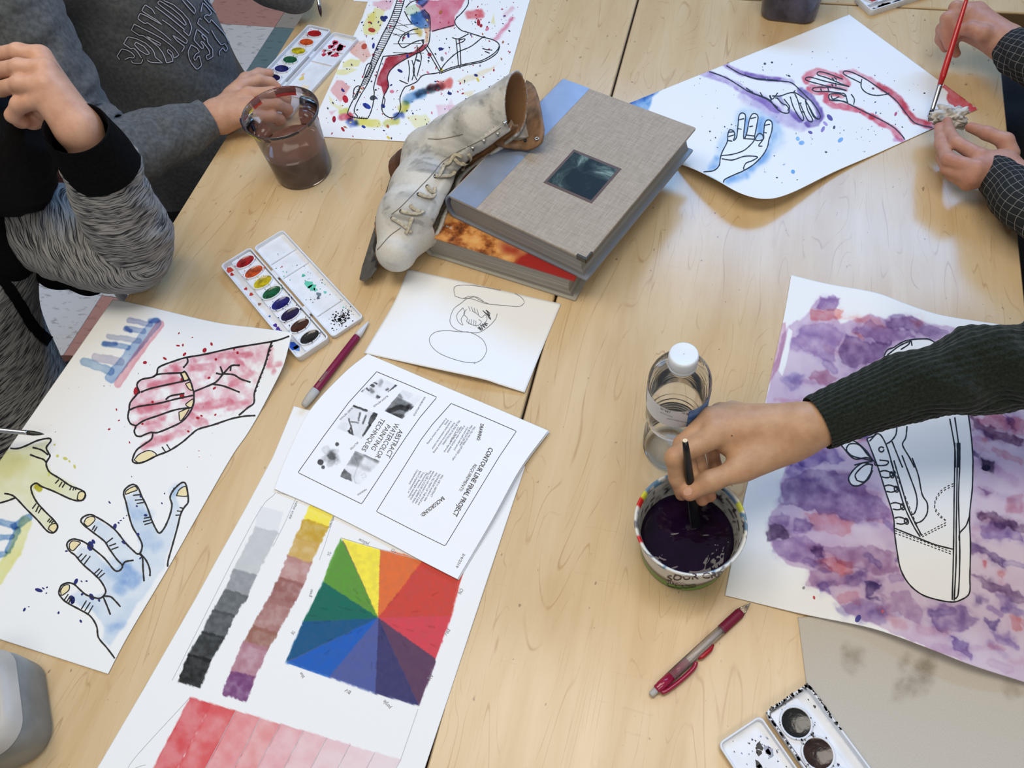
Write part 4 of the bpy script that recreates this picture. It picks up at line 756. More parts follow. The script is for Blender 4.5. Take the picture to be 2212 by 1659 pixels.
S.wash([(1680, 700), (1696, 698), (1700, 760), (1686, 790), (1660, 830)], (222, 178, 196), .9, 2, 3, 14, .2, .3, 20); S.clear([(1703, 708), (1712, 715), (1700, 780), (1690, 812), (1681, 800), (1694, 750)])
random.seed(11)
pur, blu, pik, cor = (148, 112, 176), (112, 96, 178), (232, 170, 186), (236, 132, 124)
pB, pH = cL, cH
for c_, p, c, a in ((pH, [(600, 290), (750, 320), (690, 390), (560, 400)], pur, .8), (pH, [(510, 420), (750, 400), (750, 490), (520, 500)], cor, .8), (pH, [(440, 520), (620, 500), (790, 570), (740, 690), (700, 800), (520, 780), (340, 700)], (176, 150, 200), .8), (pH, [(800, 590), (900, 640), (1010, 690), (1150, 660), (1100, 760), (850, 890), (740, 800), (760, 680)], (122, 88, 150), .9), (pH, [(850, 540), (960, 500), (1100, 540), (1300, 570), (1360, 620), (1100, 680), (930, 620)], (150, 112, 170), .8), (pH, [(1100, 480), (1330, 450), (1390, 510), (1560, 570), (1700, 580), (1500, 640), (1250, 560), (1110, 540)], (120, 84, 146), .75), (pH, [(480, 940), (620, 880), (720, 940), (640, 1000), (500, 970)], (192, 128, 156), .8), (pH, [(300, 950), (460, 930), (400, 1030), (330, 1040)], (120, 110, 190), .7), (pH, [(800, 470), (950, 460), (1100, 530), (900, 510)], cor, .7), (pH, [(860, 580), (930, 600), (920, 640)], cor, .9), (pH, [(1300, 490), (1390, 480), (1370, 560)], cor, .7),
                    (pB, [(280, 160), (500, 60), (800, 80), (1050, 250), (1150, 420), (900, 470), (700, 420), (400, 350), (270, 320)], (146, 116, 172), .9), (pB, [(330, 0), (450, 0), (440, 110), (350, 110)], blu, .7), (pB, [(440, 400), (700, 410), (850, 460), (830, 560), (560, 540)], (238, 176, 180), .9), (pB, [(180, 480), (330, 520), (350, 600), (190, 600)], (52, 24, 74), .95), (pB, [(190, 430), (280, 400), (360, 440), (330, 510), (190, 480)], (150, 130, 180), .8), (pB, [(360, 450), (480, 440), (540, 520), (440, 560), (360, 560)], (130, 106, 166), .9), (pB, [(200, 600), (350, 600), (460, 560), (600, 680), (620, 760), (520, 830), (320, 800), (240, 720)], (170, 146, 196), .85), (pB, [(510, 690), (600, 680), (620, 750), (540, 780)], (84, 44, 124), .9), (pB, [(560, 640), (900, 650), (1180, 700), (1200, 860), (1000, 900), (700, 760)], (176, 136, 178), .8), (pB, [(540, 790), (640, 755), (850, 790), (850, 860), (740, 885)], (236, 140, 136), .95), (pB, [(510, 830), (740, 890), (900, 860), (960, 900), (900, 970), (740, 980), (560, 1000), (490, 960)], (186, 150, 190), .85), (pB, [(780, 900), (950, 860), (960, 960), (800, 970)], (124, 108, 180), .7), (pB, [(570, 980), (680, 960), (670, 1040), (590, 1050)], (130, 116, 192), .75), (pB, [(930, 960), (1060, 950), (1070, 1000), (980, 1060), (1080, 1090), (960, 1080)], (48, 24, 110), .95), (pB, [(760, 1040), (900, 1040), (900, 1120), (740, 1100)], (240, 190, 196), .8), (pB, [(700, 1160), (900, 1100), (1100, 1150), (1130, 1250), (900, 1250), (760, 1210)], (130, 112, 186), .7), (pB, [(1080, 1060), (1300, 1030), (1420, 1180), (1380, 1300), (1280, 1260), (1120, 1140)], (196, 170, 204), .8), (pB, [(1430, 1150), (1700, 1120), (1850, 1250), (1700, 1340), (1480, 1350)], (138, 112, 178), .8), (pB, [(1850, 480), (2050, 470), (2180, 560), (2212, 640), (2050, 620), (1900, 600)], (140, 118, 190), .75), (pB, [(1780, 640), (1920, 690), (2050, 780), (2050, 840), (1900, 740), (1790, 720)], (76, 48, 120), .85), (pB, [(1840, 400), (2000, 420), (2212, 500), (2300, 560), (2212, 570), (1900, 460), (1830, 450)], (70, 26, 82), .9), (pB, [(1820, 880), (2000, 960), (2212, 1060), (2300, 1110), (2212, 1110), (1900, 990)], (96, 54, 116), .85), (pB, [(1900, 1230), (1980, 1230), (1990, 1310), (1900, 1280)], (70, 48, 140), .8), (pB, [(1620, 1380), (1780, 1420), (1790, 1560), (1650, 1480)], (104, 80, 168), .75), (pB, [(2000, 1020), (2120, 1060), (2130, 1180), (2020, 1180)], (128, 104, 180), .7), (pB, [(1830, 1050), (1900, 1070), (1890, 1130), (1830, 1110)], (72, 46, 130), .7), (pB, [(1960, 1330), (2120, 1400), (2150, 1470), (2000, 1420)], (116, 92, 180), .7), (pB, [(1880, -40), (1970, 0), (1950, 60), (1870, 40)], (34, 16, 60), .95), (pB, [(1840, 190), (1940, 220), (1900, 240)], (104, 56, 116), .8), (pB, [(2000, 870), (2060, 860), (2040, 930)], (232, 120, 120), .8), (pB, [(1880, 760), (1920, 770), (1900, 830)], (226, 100, 110), .8), (pB, [(2080, 300), (2200, 260), (2212, 400), (2090, 380)], (206, 120, 140), .7), (pB, [(2090, 1200), (2212, 1240), (2212, 1320), (2110, 1330)], (236, 160, 156), .8),
                    (pH, [(1790, 1250), (1900, 1330), (2100, 1390), (2212, 1440), (2212, 1480), (1950, 1420), (1800, 1320)], (84, 34, 84), .9), (pH, [(1820, 1250), (2000, 1240), (2212, 1260), (2212, 1400), (1950, 1350)], (214, 128, 150), .8), (pH, [(2060, 1250), (2110, 1250), (2140, 1350), (2080, 1330)], (110, 70, 150), .8), (pH, [(1800, 1520), (1860, 1530), (1860, 1580), (1810, 1570)], (60, 40, 100), .9), (pH, [(1860, 1430), (1920, 1440), (1900, 1480)], cor, .7), (pH, [(350, 1500), (700, 1480), (780, 1600), (500, 1659), (330, 1620)], (118, 100, 178), .8), (pH, [(880, 1380), (980, 1360), (1000, 1460), (900, 1440)], (110, 84, 160), .7)):
    S.wash(c_(p), c, a * .72, 3.0 if a > .7 else 8, 13, 20, .22, .6, 20); S.wash(c_(p), c, a * .55, 14, 12, 26, 0, .9, 16, seed=77)
for k in range(150):
    x, y = random.uniform(1690, 2220), random.uniform(720, 1470)
    if sd_poly(np.array([x]), np.array([y]), area_)[0] > -12: continue
    an = random.uniform(-.1, .7); l = random.uniform(10, 34)
    S.wash([(x - l * math.cos(an), y - l * math.sin(an)), (x, y), (x + l * math.cos(an), y + l * math.sin(an))], random.choice([(120, 90, 170), (150, 120, 190), (232, 180, 190), (226, 150, 160), (96, 80, 170), (200, 160, 200)]), random.uniform(.2, .5), random.choice([3, 8, 10]), 6, 14, random.choice([0, .2]), .5, 14, random.uniform(6, 18))
shoe = cH([(960, 1430), (1040, 1370), (1060, 1100), (1100, 765), (1180, 700), (1270, 650), (1400, 635), (1480, 650), (1600, 760), (1720, 1000), (1770, 1250), (1795, 1450), (1805, 1600)]) + cL([(1805, 0), (1800, 200), (1778, 420), (1785, 650), (1780, 900), (1775, 1040), (1700, 1095), (1630, 1108), (1520, 1090), (1400, 1050), (1300, 970), (1230, 850), (1200, 700), (1180, 550), (1175, 450), (1150, 350), (1110, 230), (1070, 100), (1035, 0)])
S.clear(shoe, (238, 238, 236))
b1 = cH([(1020, 1610), (960, 1580), (860, 1590), (780, 1510), (750, 1460), (790, 1430), (870, 1455), (950, 1520), (1000, 1590)]); b2 = cL([(1010, 20), (930, 0), (860, 50), (815, 120), (840, 175), (900, 180), (970, 130), (1005, 60)])
S.clear(b1, (236, 236, 236)); S.clear(b2, (236, 236, 236))
S.build('purple_shoe_painting', PAPER, 'purple and pink watercolor with a white outlined sneaker, under the green sleeve', 'painting', group='student watercolor paintings')
def dashed(c_, a, b, n): return [c_([(a[0] + (b[0] - a[0]) * i / n, a[1] + (b[1] - a[1]) * i / n), (a[0] + (b[0] - a[0]) * (i + .6) / n, a[1] + (b[1] - a[1]) * (i + .6) / n)]) for i in range(n)]
sl = [shoe + [shoe[0]], b1, b2]
sl += [cL(q) for q in ([(1660, -160), (1660, 0), (1655, 300), (1650, 690), (1640, 1092)], [(1680, -160), (1680, 0), (1672, 500), (1670, 800), (1655, 1097)], [(1700, -160), (1700, 0), (1690, 300), (1700, 700), (1690, 1020), (1665, 1085)], [(1775, 430), (1750, 500), (1700, 560), (1695, 620)], [(1180, 520), (1350, 590), (1500, 650), (1655, 690)], [(1150, -20), (1200, 150), (1260, 350), (1330, 500), (1385, 590)], [(1175, -20), (1225, 150), (1285, 350), (1345, 480), (1395, 575)], [(1240, -60), (1300, 100), (1350, 240), (1360, 330), (1340, 400), (1305, 415)], [(1320, -40), (1370, 100), (1400, 250), (1440, 320), (1440, 400), (1400, 460), (1340, 485)], [(880, 140), (870, 90), (940, 20), (1000, 10)], [(880, 140), (940, 150), (990, 80), (1005, 10)])]
sl += [cH(q) for q in ([(980, 1450), (1050, 1390), (1110, 1470), (1170, 1659)], [(1200, 1330), (1190, 1400), (1150, 1450), (1110, 1475)], [(1280, 1330), (1270, 1420), (1245, 1480), (1300, 1580), (1340, 1659)], [(1160, 1450), (1220, 1600), (1245, 1659)], [(800, 1530), (850, 1570), (940, 1590), (1010, 1605), (960, 1550), (900, 1480), (830, 1470), (800, 1500), (800, 1530)], ell(1076, 1515, 20), [(1120, 765), (1220, 690), (1310, 650)], [(1230, 720), (1290, 680), (1310, 650), (1320, 690)], [(1620, 1270), (1660, 1500), (1665, 1659)], [(1660, 1260), (1690, 1480), (1690, 1659)], [(860, 1640), (940, 1620), (1000, 1612)], [(1025, 1610), (1030, 1640), (1110, 1640), (1130, 1610), (1060, 1600)])]
for x, y in ((1065, 90), (1100, 205), (1150, 345), (1180, 460)):
    sl += [cL([(x, y - 20), (x + 40, y - 28), (x + 90, y - 10), (x + 100, y + 10), (x + 60, y + 28), (x + 15, y + 22)]), cL(ell(x + 95, y + 5, 15, 24, -.3) + [ell(x + 95, y + 5, 15, 24, -.3)[0]])]
for dsh in (dashed(cL, (1185, 540), (1640, 712), 16), dashed(cL, (1185, 560), (1640, 730), 16), dashed(cL, (1165, 20), (1395, 590), 14), dashed(cL, (1390, 580), (1600, 470), 8), dashed(cL, (1400, 590), (1600, 490), 8)): sl += [(d_, 1.9) for d_ in dsh]
for o_ in (0, 18):
    cv_ = resample(catmull(cL([(1650, 165 + o_), (1570, 205 + o_), (1515, 270 + o_), (1500, 340 + o_), (1530, 400 + o_), (1600, 470)])), 25)
    sl += [([tuple(cv_[i]), tuple(cv_[i + 1])], 1.9) for i in range(0, 24, 2)]
S.ink('ink_drawing', sl, INK, 3.0)
S.dots('paint_splatter', [(*cL([(457, 995)])[0], 3.6, (140, 140, 142)), (*cL([(540, 1073)])[0], 3.6, (190, 60, 70))] + [(*cL([(x, y)])[0], r, c) for x, y, r, c in ((1910, 40, 9, (24, 12, 50)), (890, 1240, 8, (50, 40, 130)), (1085, 1183, 3, (210, 90, 90)))], DROP)

# ---------------------------------------------------------------- grey chipboard under the painting
pts = [P(*p)[:2] for p in ((1724, 1332), (1740, 1332), (2260, 1340), (2330, 1760), (1800, 1760))]
pts = [P(*p)[:2] for p in ((1723, 1334), (2300, 1300), (2330, 1700), (1772, 1720))]
n_ = 60; a, b, c, d = [np.array(p) for p in pts]; gx = np.linspace(0, 1, 120); GX, GY = np.meshgrid(gx, gx)
g = (1 - GX)[..., None] * ((1 - GY)[..., None] * a + GY[..., None] * d) + GX[..., None] * ((1 - GY)[..., None] * b + GY[..., None] * c)
cbS = Sheet(np.array([[*a, 0], [*b, 0]]), np.array([[*b, 0], [*c, 0]]), np.array([[*d, 0], [*c, 0]]), np.array([[*a, 0], [*d, 0]]), lambda s, t: .0010 + 0 * s, 130, 110, (196, 188, 174))
for x, y, rx, ry in ((1845, 1425, 22, 30), (1830, 1405, 12, 12), (1990, 1465, 26, 42), (1955, 1430, 10, 22), (1945, 1490, 14, 30), (2190, 1490, 26, 14), (2000, 1440, 18, 30)):
    cbS.wash(ell(x, y, rx, ry, .4), (176, 168, 158), .5, 12, 8, 16, 0, .6, 14)
cbS.build('chipboard_sheet', mat_attr('grey_chipboard', .85, .2, .12, 900, .2), 'plain grey chipboard sheet beneath the purple shoe painting', 'board', thick=.0009)
for k_ in ('ink', 'fills', 'dots'): setattr(Surf, k_, getattr(Sheet, k_))
# ================================================================ watercolor trays
WPL = mat('white_styrene', (226, 229, 234), .32, var=.04, vscale=60)
CAKES = {}
def cake(c):
    k = tuple(c)
    if k not in CAKES: CAKES[k] = mat('paint_%02x%02x%02x' % k, c, .16, var=.35, vscale=120, bmp=.35, bscale=160, coat=.3)
    return CAKES[k]
def tray(label, M, colors, L, Wp, Wl, pr, n=8, well=.012, lid=True, smear=(), lidsmear=(), hb=.012, seed=1, grey=None, group=None):
    """local x along the set, y across (0 = outer side of the pans, lid beyond Wp), z up"""
    rs = random.Random(seed); loc = M.to_translation(); root = thing('watercolor_set', label, 'paint set', tuple(loc), group)
    def pt(name, vf, m, par=root, smooth=False, col=None):
        v, f = xf(vf, M); return mesh(name, v, f, m, par, smooth, col)
    def shell(x0, x1, y0, y1, h, fl, wall, r=.006):
        cx, cy = (x0 + x1) / 2, (y0 + y1) / 2; a, b = x1 - x0, y1 - y0
        R = lambda w_, r_, z: [(cx + x, cy + y, z) for x, y in rrect(a - w_, b - w_, r_, 5)]
        return loft([R(.002, r, 0), R(0, r, h * .6), R(0, r, h - .0006), R(.0012, r, h), R(2 * wall - .001, r - wall * .6, h), R(2 * wall, r - wall * .6, h - .0008), R(2 * wall + .001, r - wall * .6, fl)])
    pt('pan_base', shell(0, L, 0, Wp, hb, .003, .0022), WPL)
    y0 = .0035 + well; y1 = Wp - .0035
    pt('pan_deck', slab([(L / 2 + x, (y0 + y1) / 2 + y) for x, y in rrect(L - .008, y1 - y0, .003, 3)], .003, hb - .003, .0008), WPL)
    px_ = (L - .014) / n; cy = (y0 + y1) / 2
    for i, c in enumerate(colors):
        cx = .007 + px_ * (i + .5); rx, ry = pr
        ring = lambda s, z: [(cx + rx * s * math.cos(2 * math.pi * j / 28), cy + ry * s * math.sin(2 * math.pi * j / 28), z) for j in range(28)]
        pan = pt('paint_pan', loft([ring(1.0, hb - .003), ring(1.0, hb - .0008), ring(.97, hb - .0002), ring(.9, hb - .0002), ring(.86, hb - .0012)], False, False), WPL, root, True)
        v, f = loft([ring(.885, hb - .0010), ring(.8, hb - .0014), ring(.55, hb - .0019), ring(.25, hb - .0022), ring(.02, hb - .0023)], False, True)
        pt('paint_cake', (v, f), cake(c), pan, True)
        # paint that crept over the rim
        dr = []
        for k in range(12):
            a = rs.uniform(0, 6.28); s = rs.uniform(.93, 1.12); dr.append((cx + rx * s * math.cos(a), cy + ry * s * math.sin(a), rs.uniform(.0004, .0014), c, hb + .00005))
        smear = list(smear) + dr
    def blots(name, lst):
        V, Fc, Cc = [], [], []
        for x, y, r, c, z in lst:
            m = 8; ph = rs.random() * 6; el = rs.uniform(.6, 1.); k = len(V)
            for j in range(m):
                a = 2 * math.pi * j / m; q = r * (1 + .25 * math.sin(3 * a + ph)); V.append((x + q * math.cos(a), y + q * el * math.sin(a), z))
            Fc.append(list(range(k, k + m))); Cc += [srgb(c)] * m
        if V: tag(pt(name, (np.array(V), Fc), DROP, root, False, np.array(Cc)), kind='stuff')
    zz = .0031
    blots('paint_smears', [s_ if len(s_) > 4 else (*s_[:4], zz) for s_ in smear])
    if lid:
        g = .004; ya, yb = Wp + g, Wp + g + Wl; hl = .008
        pt('lid', shell(0, L, ya, yb, hl, .002, .002), WPL)
        for t in (.2, .36, .78):
            pt('divider', box(L * t - .0006, L * t + .0006, ya + .004, yb - .004, .002, .0042), WPL)
        for t in (.3, .7):
            pt('hinge', box(L * t - .009, L * t + .009, Wp - .0005, ya + .0008, .0035, .0058), WPL)
        blots('lid_smears', [(*s_[:4], .0022) for s_ in lidsmear])
    return root
def frame_m(p0, ang):
    return Matrix.Translation(Vector(p0)) @ Matrix.Rotation(ang, 4, 'Z')
RNB = [(176, 30, 34), (214, 84, 34), (214, 190, 30), (18, 96, 58), (28, 30, 110), (34, 22, 70), (70, 36, 26), (38, 36, 36)]
rs = random.Random(3)
# middle-left set, lid open to the right
p0 = P(475, 573, .012); p0[2] = .0003
a1 = P(642, 775, .012) - P(475, 573, .012); an = math.atan2(a1[1], a1[0])
sm = [(.01, .007, .006, (190, 60, 40)), (.02, .006, .004, (180, 40, 40)), (.06, .008, .003, (180, 40, 50)), (.075, .009, .0035, (190, 60, 50)), (.1, .009, .003, (150, 110, 100)), (.13, .009, .002, (60, 110, 190)), (.15, .007, .004, (70, 40, 140)), (.158, .007, .004, (70, 40, 140)), (.166, .007, .004, (70, 40, 140)), (.172, .01, .003, (30, 30, 60)), (.2, .008, .008, (40, 90, 190)), (.206, .01, .006, (90, 140, 220))]
ls = [(rs.uniform(.03, .2), .056 + rs.uniform(.004, .046), rs.uniform(.0004, .0013), rs.choice([(60, 60, 76), (30, 30, 60), (120, 120, 130), (80, 180, 150)])) for _ in range(50)]
ls += [(.118, .082, .008, (96, 196, 166)), (.127, .083, .0065, (92, 190, 160)), (.134, .084, .004, (120, 200, 180)), (.145, .083, .005, (110, 130, 140)), (.15, .079, .003, (90, 100, 110)), (.098, .085, .003, (70, 180, 150)), (.148, .092, .003, (110, 200, 180)), (.06, .07, .0016, (190, 40, 60))]
ls += [(.205 + rs.gauss(0, .007), .084 + rs.gauss(0, .009), rs.uniform(.0003, .0016), (30, 30, 34)) for _ in range(150)]
tray('open white watercolor set with eight wet colors beside the small pencil sketch', frame_m(p0, an), RNB, .229, .052, .052, (.0108, .0165), smear=sm, lidsmear=ls, group='watercolor sets')
# top-left set behind the water cup
p1 = P(666, 52, .012); p1[2] = .0003; a1 = P(548, 182, .012) - P(673, 50, .012); an = math.atan2(a1[1], a1[0])
ls = [(.04 + rs.uniform(-.02, .02), .056 + rs.uniform(.008, .04), rs.uniform(.002, .007), rs.choice([(206, 50, 76), (190, 30, 60), (226, 120, 140)])) for _ in range(24)] + [(.13, .07, .006, (226, 200, 110)), (.12, .066, .004, (230, 190, 150)), (.15, .09, .008, (238, 220, 190))]
tray('white watercolor set standing behind the brown water cup, lid side smeared pink', frame_m(p1, an), RNB, .229, .052, .056, (.0108, .0165), well=.003, lidsmear=ls, seed=4, group='watercolor sets')
# bottom-right set
p2 = P(1744, 1477, .012); a2 = P(1652, 1538, .012) - p2; an = math.atan2(a2[1], a2[0]) - math.pi / 2; p2[2] = .0022
Lc = .235; e1 = np.array([math.cos(an), math.sin(an), 0]); o2 = p2 - e1 * Lc
sm = [(Lc - .02, .006, .0016, (30, 30, 34)), (Lc - .012, .007, .001, (40, 40, 44))] + [(Lc - rs.uniform(.002, .05), rs.choice([rs.uniform(.0, .002), .0525]), rs.uniform(.0005, .002), (36, 36, 40), .0122) for _ in range(60)] + [(Lc - rs.uniform(.0, .003), rs.uniform(0, .052), rs.uniform(.0006, .002), (36, 36, 40), .0122) for _ in range(40)]
ls = [(Lc - .022, .075, .004, (20, 22, 30)), (Lc - .026, .079, .003, (24, 24, 30)), (Lc - .034, .086, .004, (20, 20, 28)), (Lc - .038, .087, .0045, (20, 20, 28)), (Lc - .03, .07, .006, (150, 154, 170)), (Lc - .03, .071, .003, (90, 94, 110)), (Lc - .06, .066, .007, (110, 130, 200)), (Lc - .064, .072, .006, (120, 190, 200)), (Lc - .06, .08, .006, (150, 160, 190)), (Lc - .072, .078, .007, (90, 120, 190))] + [(Lc - rs.uniform(.005, .08), .056 + rs.uniform(.004, .045), rs.uniform(.0004, .0012), rs.choice([(60, 66, 110), (40, 40, 50), (130, 140, 180)])) for _ in range(60)]
tray('white watercolor set with black and brown round pans at the bottom edge', frame_m(o2, an), [RNB[0], RNB[1], RNB[2], RNB[3], (30, 22, 66), (52, 32, 26), (28, 28, 28)], Lc, .0535, .052, (.0158, .0158), n=7, well=.013, smear=sm, lidsmear=ls, seed=6, group='watercolor sets')
# far corner of one more set at the top edge
p3 = P(1883, 23, .012); a3 = P(1953, 0, .012) - p3; an = math.atan2(a3[1], a3[0]); p3[2] = .0003
sm = [(rs.uniform(.01, .1), rs.uniform(.004, .016), rs.uniform(.003, .006), (126, 128, 130)) for _ in range(50)]
tray('corner of a white watercolor set beside the dark purple water tub', frame_m(p3, an), RNB, .229, .052, .052, (.0108, .0150), lid=False, well=.016, smear=sm, seed=8, group='watercolor sets')
# ================================================================ clear plastics
def clear_plastic(name, tint=(235, 238, 240), haze=.08, ior=1.45, rough=.06, hazecol=(200, 195, 195)):
    m = bpy.data.materials.new(name); nt, N, Lk, b = nodes_of(m); N.remove(b); out = N['Material Output']
    tr = N.new('ShaderNodeBsdfTransparent'); tr.inputs[0].default_value = L4(tint); gl = N.new('ShaderNodeBsdfGlossy'); gl.inputs['Roughness'].default_value = rough
    df = N.new('ShaderNodeBsdfPrincipled'); df.inputs['Base Color'].default_value = L4(hazecol); df.inputs['Roughness'].default_value = .3
    fr = N.new('ShaderNodeFresnel'); fr.inputs[0].default_value = ior
    n = noise(nt, coords(nt), 30, 4, .6); r = ramp(nt, n, [(.35, (haze * .5, haze * .5, haze * .5, 1)), (.7, (min(1, haze * 1.6), min(1, haze * 1.6), min(1, haze * 1.6), 1))])
    m1 = N.new('ShaderNodeMixShader'); Lk.new(r, m1.inputs[0]); Lk.new(tr.outputs[0], m1.inputs[1]); Lk.new(df.outputs[0], m1.inputs[2])
    m2 = N.new('ShaderNodeMixShader'); Lk.new(fr.outputs[0], m2.inputs[0]); Lk.new(m1.outputs[0], m2.inputs[1]); Lk.new(gl.outputs[0], m2.inputs[2])
    Lk.new(m2.outputs[0], out.inputs[0]); return m
def liquid(name, c, rough=.05, bmp=.0, bscale=40, c2=None):
    m = bpy.data.materials.new(name); nt, N, Lk, b = nodes_of(m); setp(b, rough, ior=1.33)
    n = noise(nt, coords(nt), bscale, 3); Lk.new(ramp(nt, n, [(.3, c2 or c), (.7, c)]), b.inputs['Base Color'])
    if bmp: bump(nt, b, noise(nt, coords(nt), bscale, 2, .4, 1.2), bmp, .004)
    return m
def ring_patch(c, prof, a0, a1, r_off=.0004, n=10):
    """patch hugging a lathe profile between two angles"""
    rings = [[(c[0] + (r + r_off) * math.cos(a), c[1] + (r + r_off) * math.sin(a), c[2] + z) for a in np.linspace(a0, a1, n)] for r, z in prof]
    return loft(rings, False, False, False)
# ---- brown water cup
c0 = np.array([-.2695, 1.036, 0.]); cup = thing('water_cup', 'clear plastic cup of muddy brown paint water near the left table edge', 'cup', tuple(c0))
CUPM = clear_plastic('cup_plastic', (226, 216, 214), .16, 1.5, .08, (168, 148, 144))
pr_ = [(.0445, .001), (.0465, .004), (.0475, .03), (.050, .07), (.0525, .1), (.0565, .1085), (.0592, .113), (.0598, .1155), (.0590, .1170), (.0572, .1160), (.0545, .109)]
mesh('cup_body', *lathe(pr_, 64, c0, True), CUPM, cup, True)
mesh('paint_water', *lathe([(.0435, .0022), (.0452, .0045), (.0462, .03), (.0478, .052), (.0470, .0528), (.03, .0530), (.002, .0531)], 64, c0, True, True), liquid('muddy_water', (112, 78, 68), .08, c2=(96, 64, 56)), cup, True)
for a0, a1, zz, cc in ((3.1, 3.75, (.106, .1175), (44, 60, 104)), (3.75, 4.1, (.100, .1165), (196, 196, 40)), (1.15, 1.75, (.104, .1175), (150, 44, 40)), (2.2, 2.5, (.105, .1175), (170, 60, 40)), (2.55, 2.75, (.106, .117), (210, 180, 50)), (4.5, 5.2, (.112, .1168), (40, 44, 52)), (5.5, 6.1, (.110, .1172), (48, 50, 58)), (.1, .7, (.112, .1172), (40, 42, 50)), (4.25, 4.4, (.105, .112), (40, 40, 60)), (2.9, 3.05, (.085, .098), (46, 46, 60))):
    R = lambda z: float(np.interp(z, [p[1] for p in pr_[:8]], [p[0] for p in pr_[:8]]))
    zs_ = np.linspace(*zz, 5); v, f = ring_patch(c0, [(R(z), z) for z in zs_], a0, a1, .0005 if a0 > 3 else -.0016)
    mesh('paint_smudge', v + rng.normal(0, .0003, v.shape), f, mat('smudge_%d' % int(a0 * 100), cc, .4), cup, True)
# ---- sour cream tub
c1 = np.array([.1565, .2975, 0.]); tub = thing('sour_cream_tub', 'white sour cream tub of dark purple paint water in front of the bottle', 'tub', tuple(c1))
ZS = 1.17
op = [(.0475, .0005), (.0492, .003), (.0503, .014), (.0532, .048), (.0540, .056), (.0555, .058), (.0568, .0600), (.0586, .0645), (.0590, .0672), (.0582, .0686), (.0566, .0684), (.0548, .066), (.0526, .058), (.0512, .044), (.0488, .02), (.0472, .0045), (.001, .004)]
op = [(r * .985, z * ZS) for r, z in op]
v, f = lathe(op, 96, c1, True)
lev = np.repeat(np.arange(len(op)), 96); zz = v[:, 2]; th = np.arctan2(v[:, 1] - c1[1], v[:, 0] - c1[0])
op2 = []
for a, b in zip(op[:-1], op[1:]):
    for t in np.linspace(0, 1, 5 if abs(a[1] - b[1]) > .006 else 2)[:-1]: op2.append((a[0] + (b[0] - a[0]) * t, a[1] + (b[1] - a[1]) * t))
op2.append(op[-1]); v, f = lathe(op2, 128, c1, True); zz = v[:, 2]; th = np.arctan2(v[:, 1] - c1[1], v[:, 0] - c1[0]); rr = np.hypot(v[:, 0] - c1[0], v[:, 1] - c1[1])
lev = np.repeat(np.arange(len(op2)), 128); iout = int(np.argmax([p[0] for p in op2]))
col = np.tile(srgb((216, 216, 210)), (len(v), 1)); out_ = lev <= iout
zz = zz / ZS
col[out_ & (zz < .017)] = srgb((96, 150, 52)); col[out_ & (zz < .005)] = srgb((60, 80, 40)); col[out_ & (zz >= .017) & (zz < .030)] = srgb((84, 52, 62))
ins = lev > iout + 2; nz = fbm(th * 5 + 20, zz * 400, 3, 3)
col[ins] = srgb((188, 186, 176)); col[ins & (nz > .62)] = srgb((60, 52, 56)); col[ins & (nz < .3)] = srgb((150, 146, 140))
rim = (zz > .0625); nr = fbm(th * 4 + 50, zz * 200, 9, 3); col[rim & (nr > .6)] = srgb((96, 130, 160)); col[rim & (nr < .36)] = srgb((120, 120, 124)); col[rim & (np.abs(th - 2.55) < .1)] = srgb((196, 40, 40)); col[rim & (np.abs(th - 2.35) < .08)] = srgb((200, 200, 60)); col[rim & (np.abs(th + 3.0) < .06)] = srgb((196, 40, 40)); col[rim & (np.abs(th - .1) < .1)] = srgb((190, 196, 80))
tb_ = mesh('tub_body', v, f, mat_attr('printed_tub', .35, .5, .03, 300, 0), tub, True, col)
rp = [(.0496, .0355), (.046, .0362), (.042, .0362), (.036, .0365), (.03, .0362), (.022, .0368), (.014, .0361), (.006, .0366), (.0005, .0364)]
rp = [(r * .985, z * ZS) for r, z in [(.0470, .010), (.0498, .0352)] + rp]
mesh('paint_water', *lathe(rp, 72, c1, True, True), liquid('dark_purple_water', (30, 12, 42), .03, .35, 34, (14, 7, 20)), tub, True)
TS_ = Surf(tub, v, f)
write(TS_, 'tub_lettering', [('SOUR CREAM', *cO([(706, 940), (1290, 900)]), 44 * sc, True)], mat('tub_ink', (70, 48, 60), .5), .0004)
write(TS_, 'tub_small_print', [('NATURAL', *cO([(706, 962), (852, 972)]), 22 * sc, True)], mat('tub_white_print', (206, 186, 196), .5), .0005)
TS_.ink('tub_badges', [[*cO([(708, 952), (708, 979), (770, 992), (772, 969), (708, 952)])], cO([(775, 970), (775, 994), (825, 996), (826, 974), (775, 970)]), cO([(830, 974), (830, 996), (880, 994), (880, 972), (830, 974)]), cO([(884, 972), (884, 992), (930, 984), (930, 964), (884, 972)])], mat('badge_green', (40, 70, 34), .5), 1.6, .0006, 0, False)
# ---- water bottle
c2_ = np.array([.1735, .4235, 0.]); bot_ = thing('water_bottle', 'clear plastic water bottle with white cap, half hidden behind the painting hand', 'bottle', tuple(c2_))
bp = [(.001, .006), (.014, .004), (.024, .0006), (.0295, .002), (.0322, .008), (.0326, .014)]
z = .016
while z < .078:
    w_ = .0326 - .0045 * math.exp(-((z - .062) / .016) ** 2); bp += [(w_, z), (w_ - .0009, z + .003), (w_, z + .006)]; z += .0075
bp += [(.0324, .084), (.0326, .100), (.0328, .108), (.0328, .147), (.0332, .149), (.0332, .153), (.0325, .159), (.0302, .167), (.0258, .1755), (.0200, .183), (.0150, .1875), (.0130, .190), (.0128, .197), (.0128, .202)]
mesh('bottle_body', *lathe(bp, 64, c2_), clear_plastic('bottle_plastic', (253, 253, 254), .03, 1.2, .05, (225, 230, 236)), bot_, True)
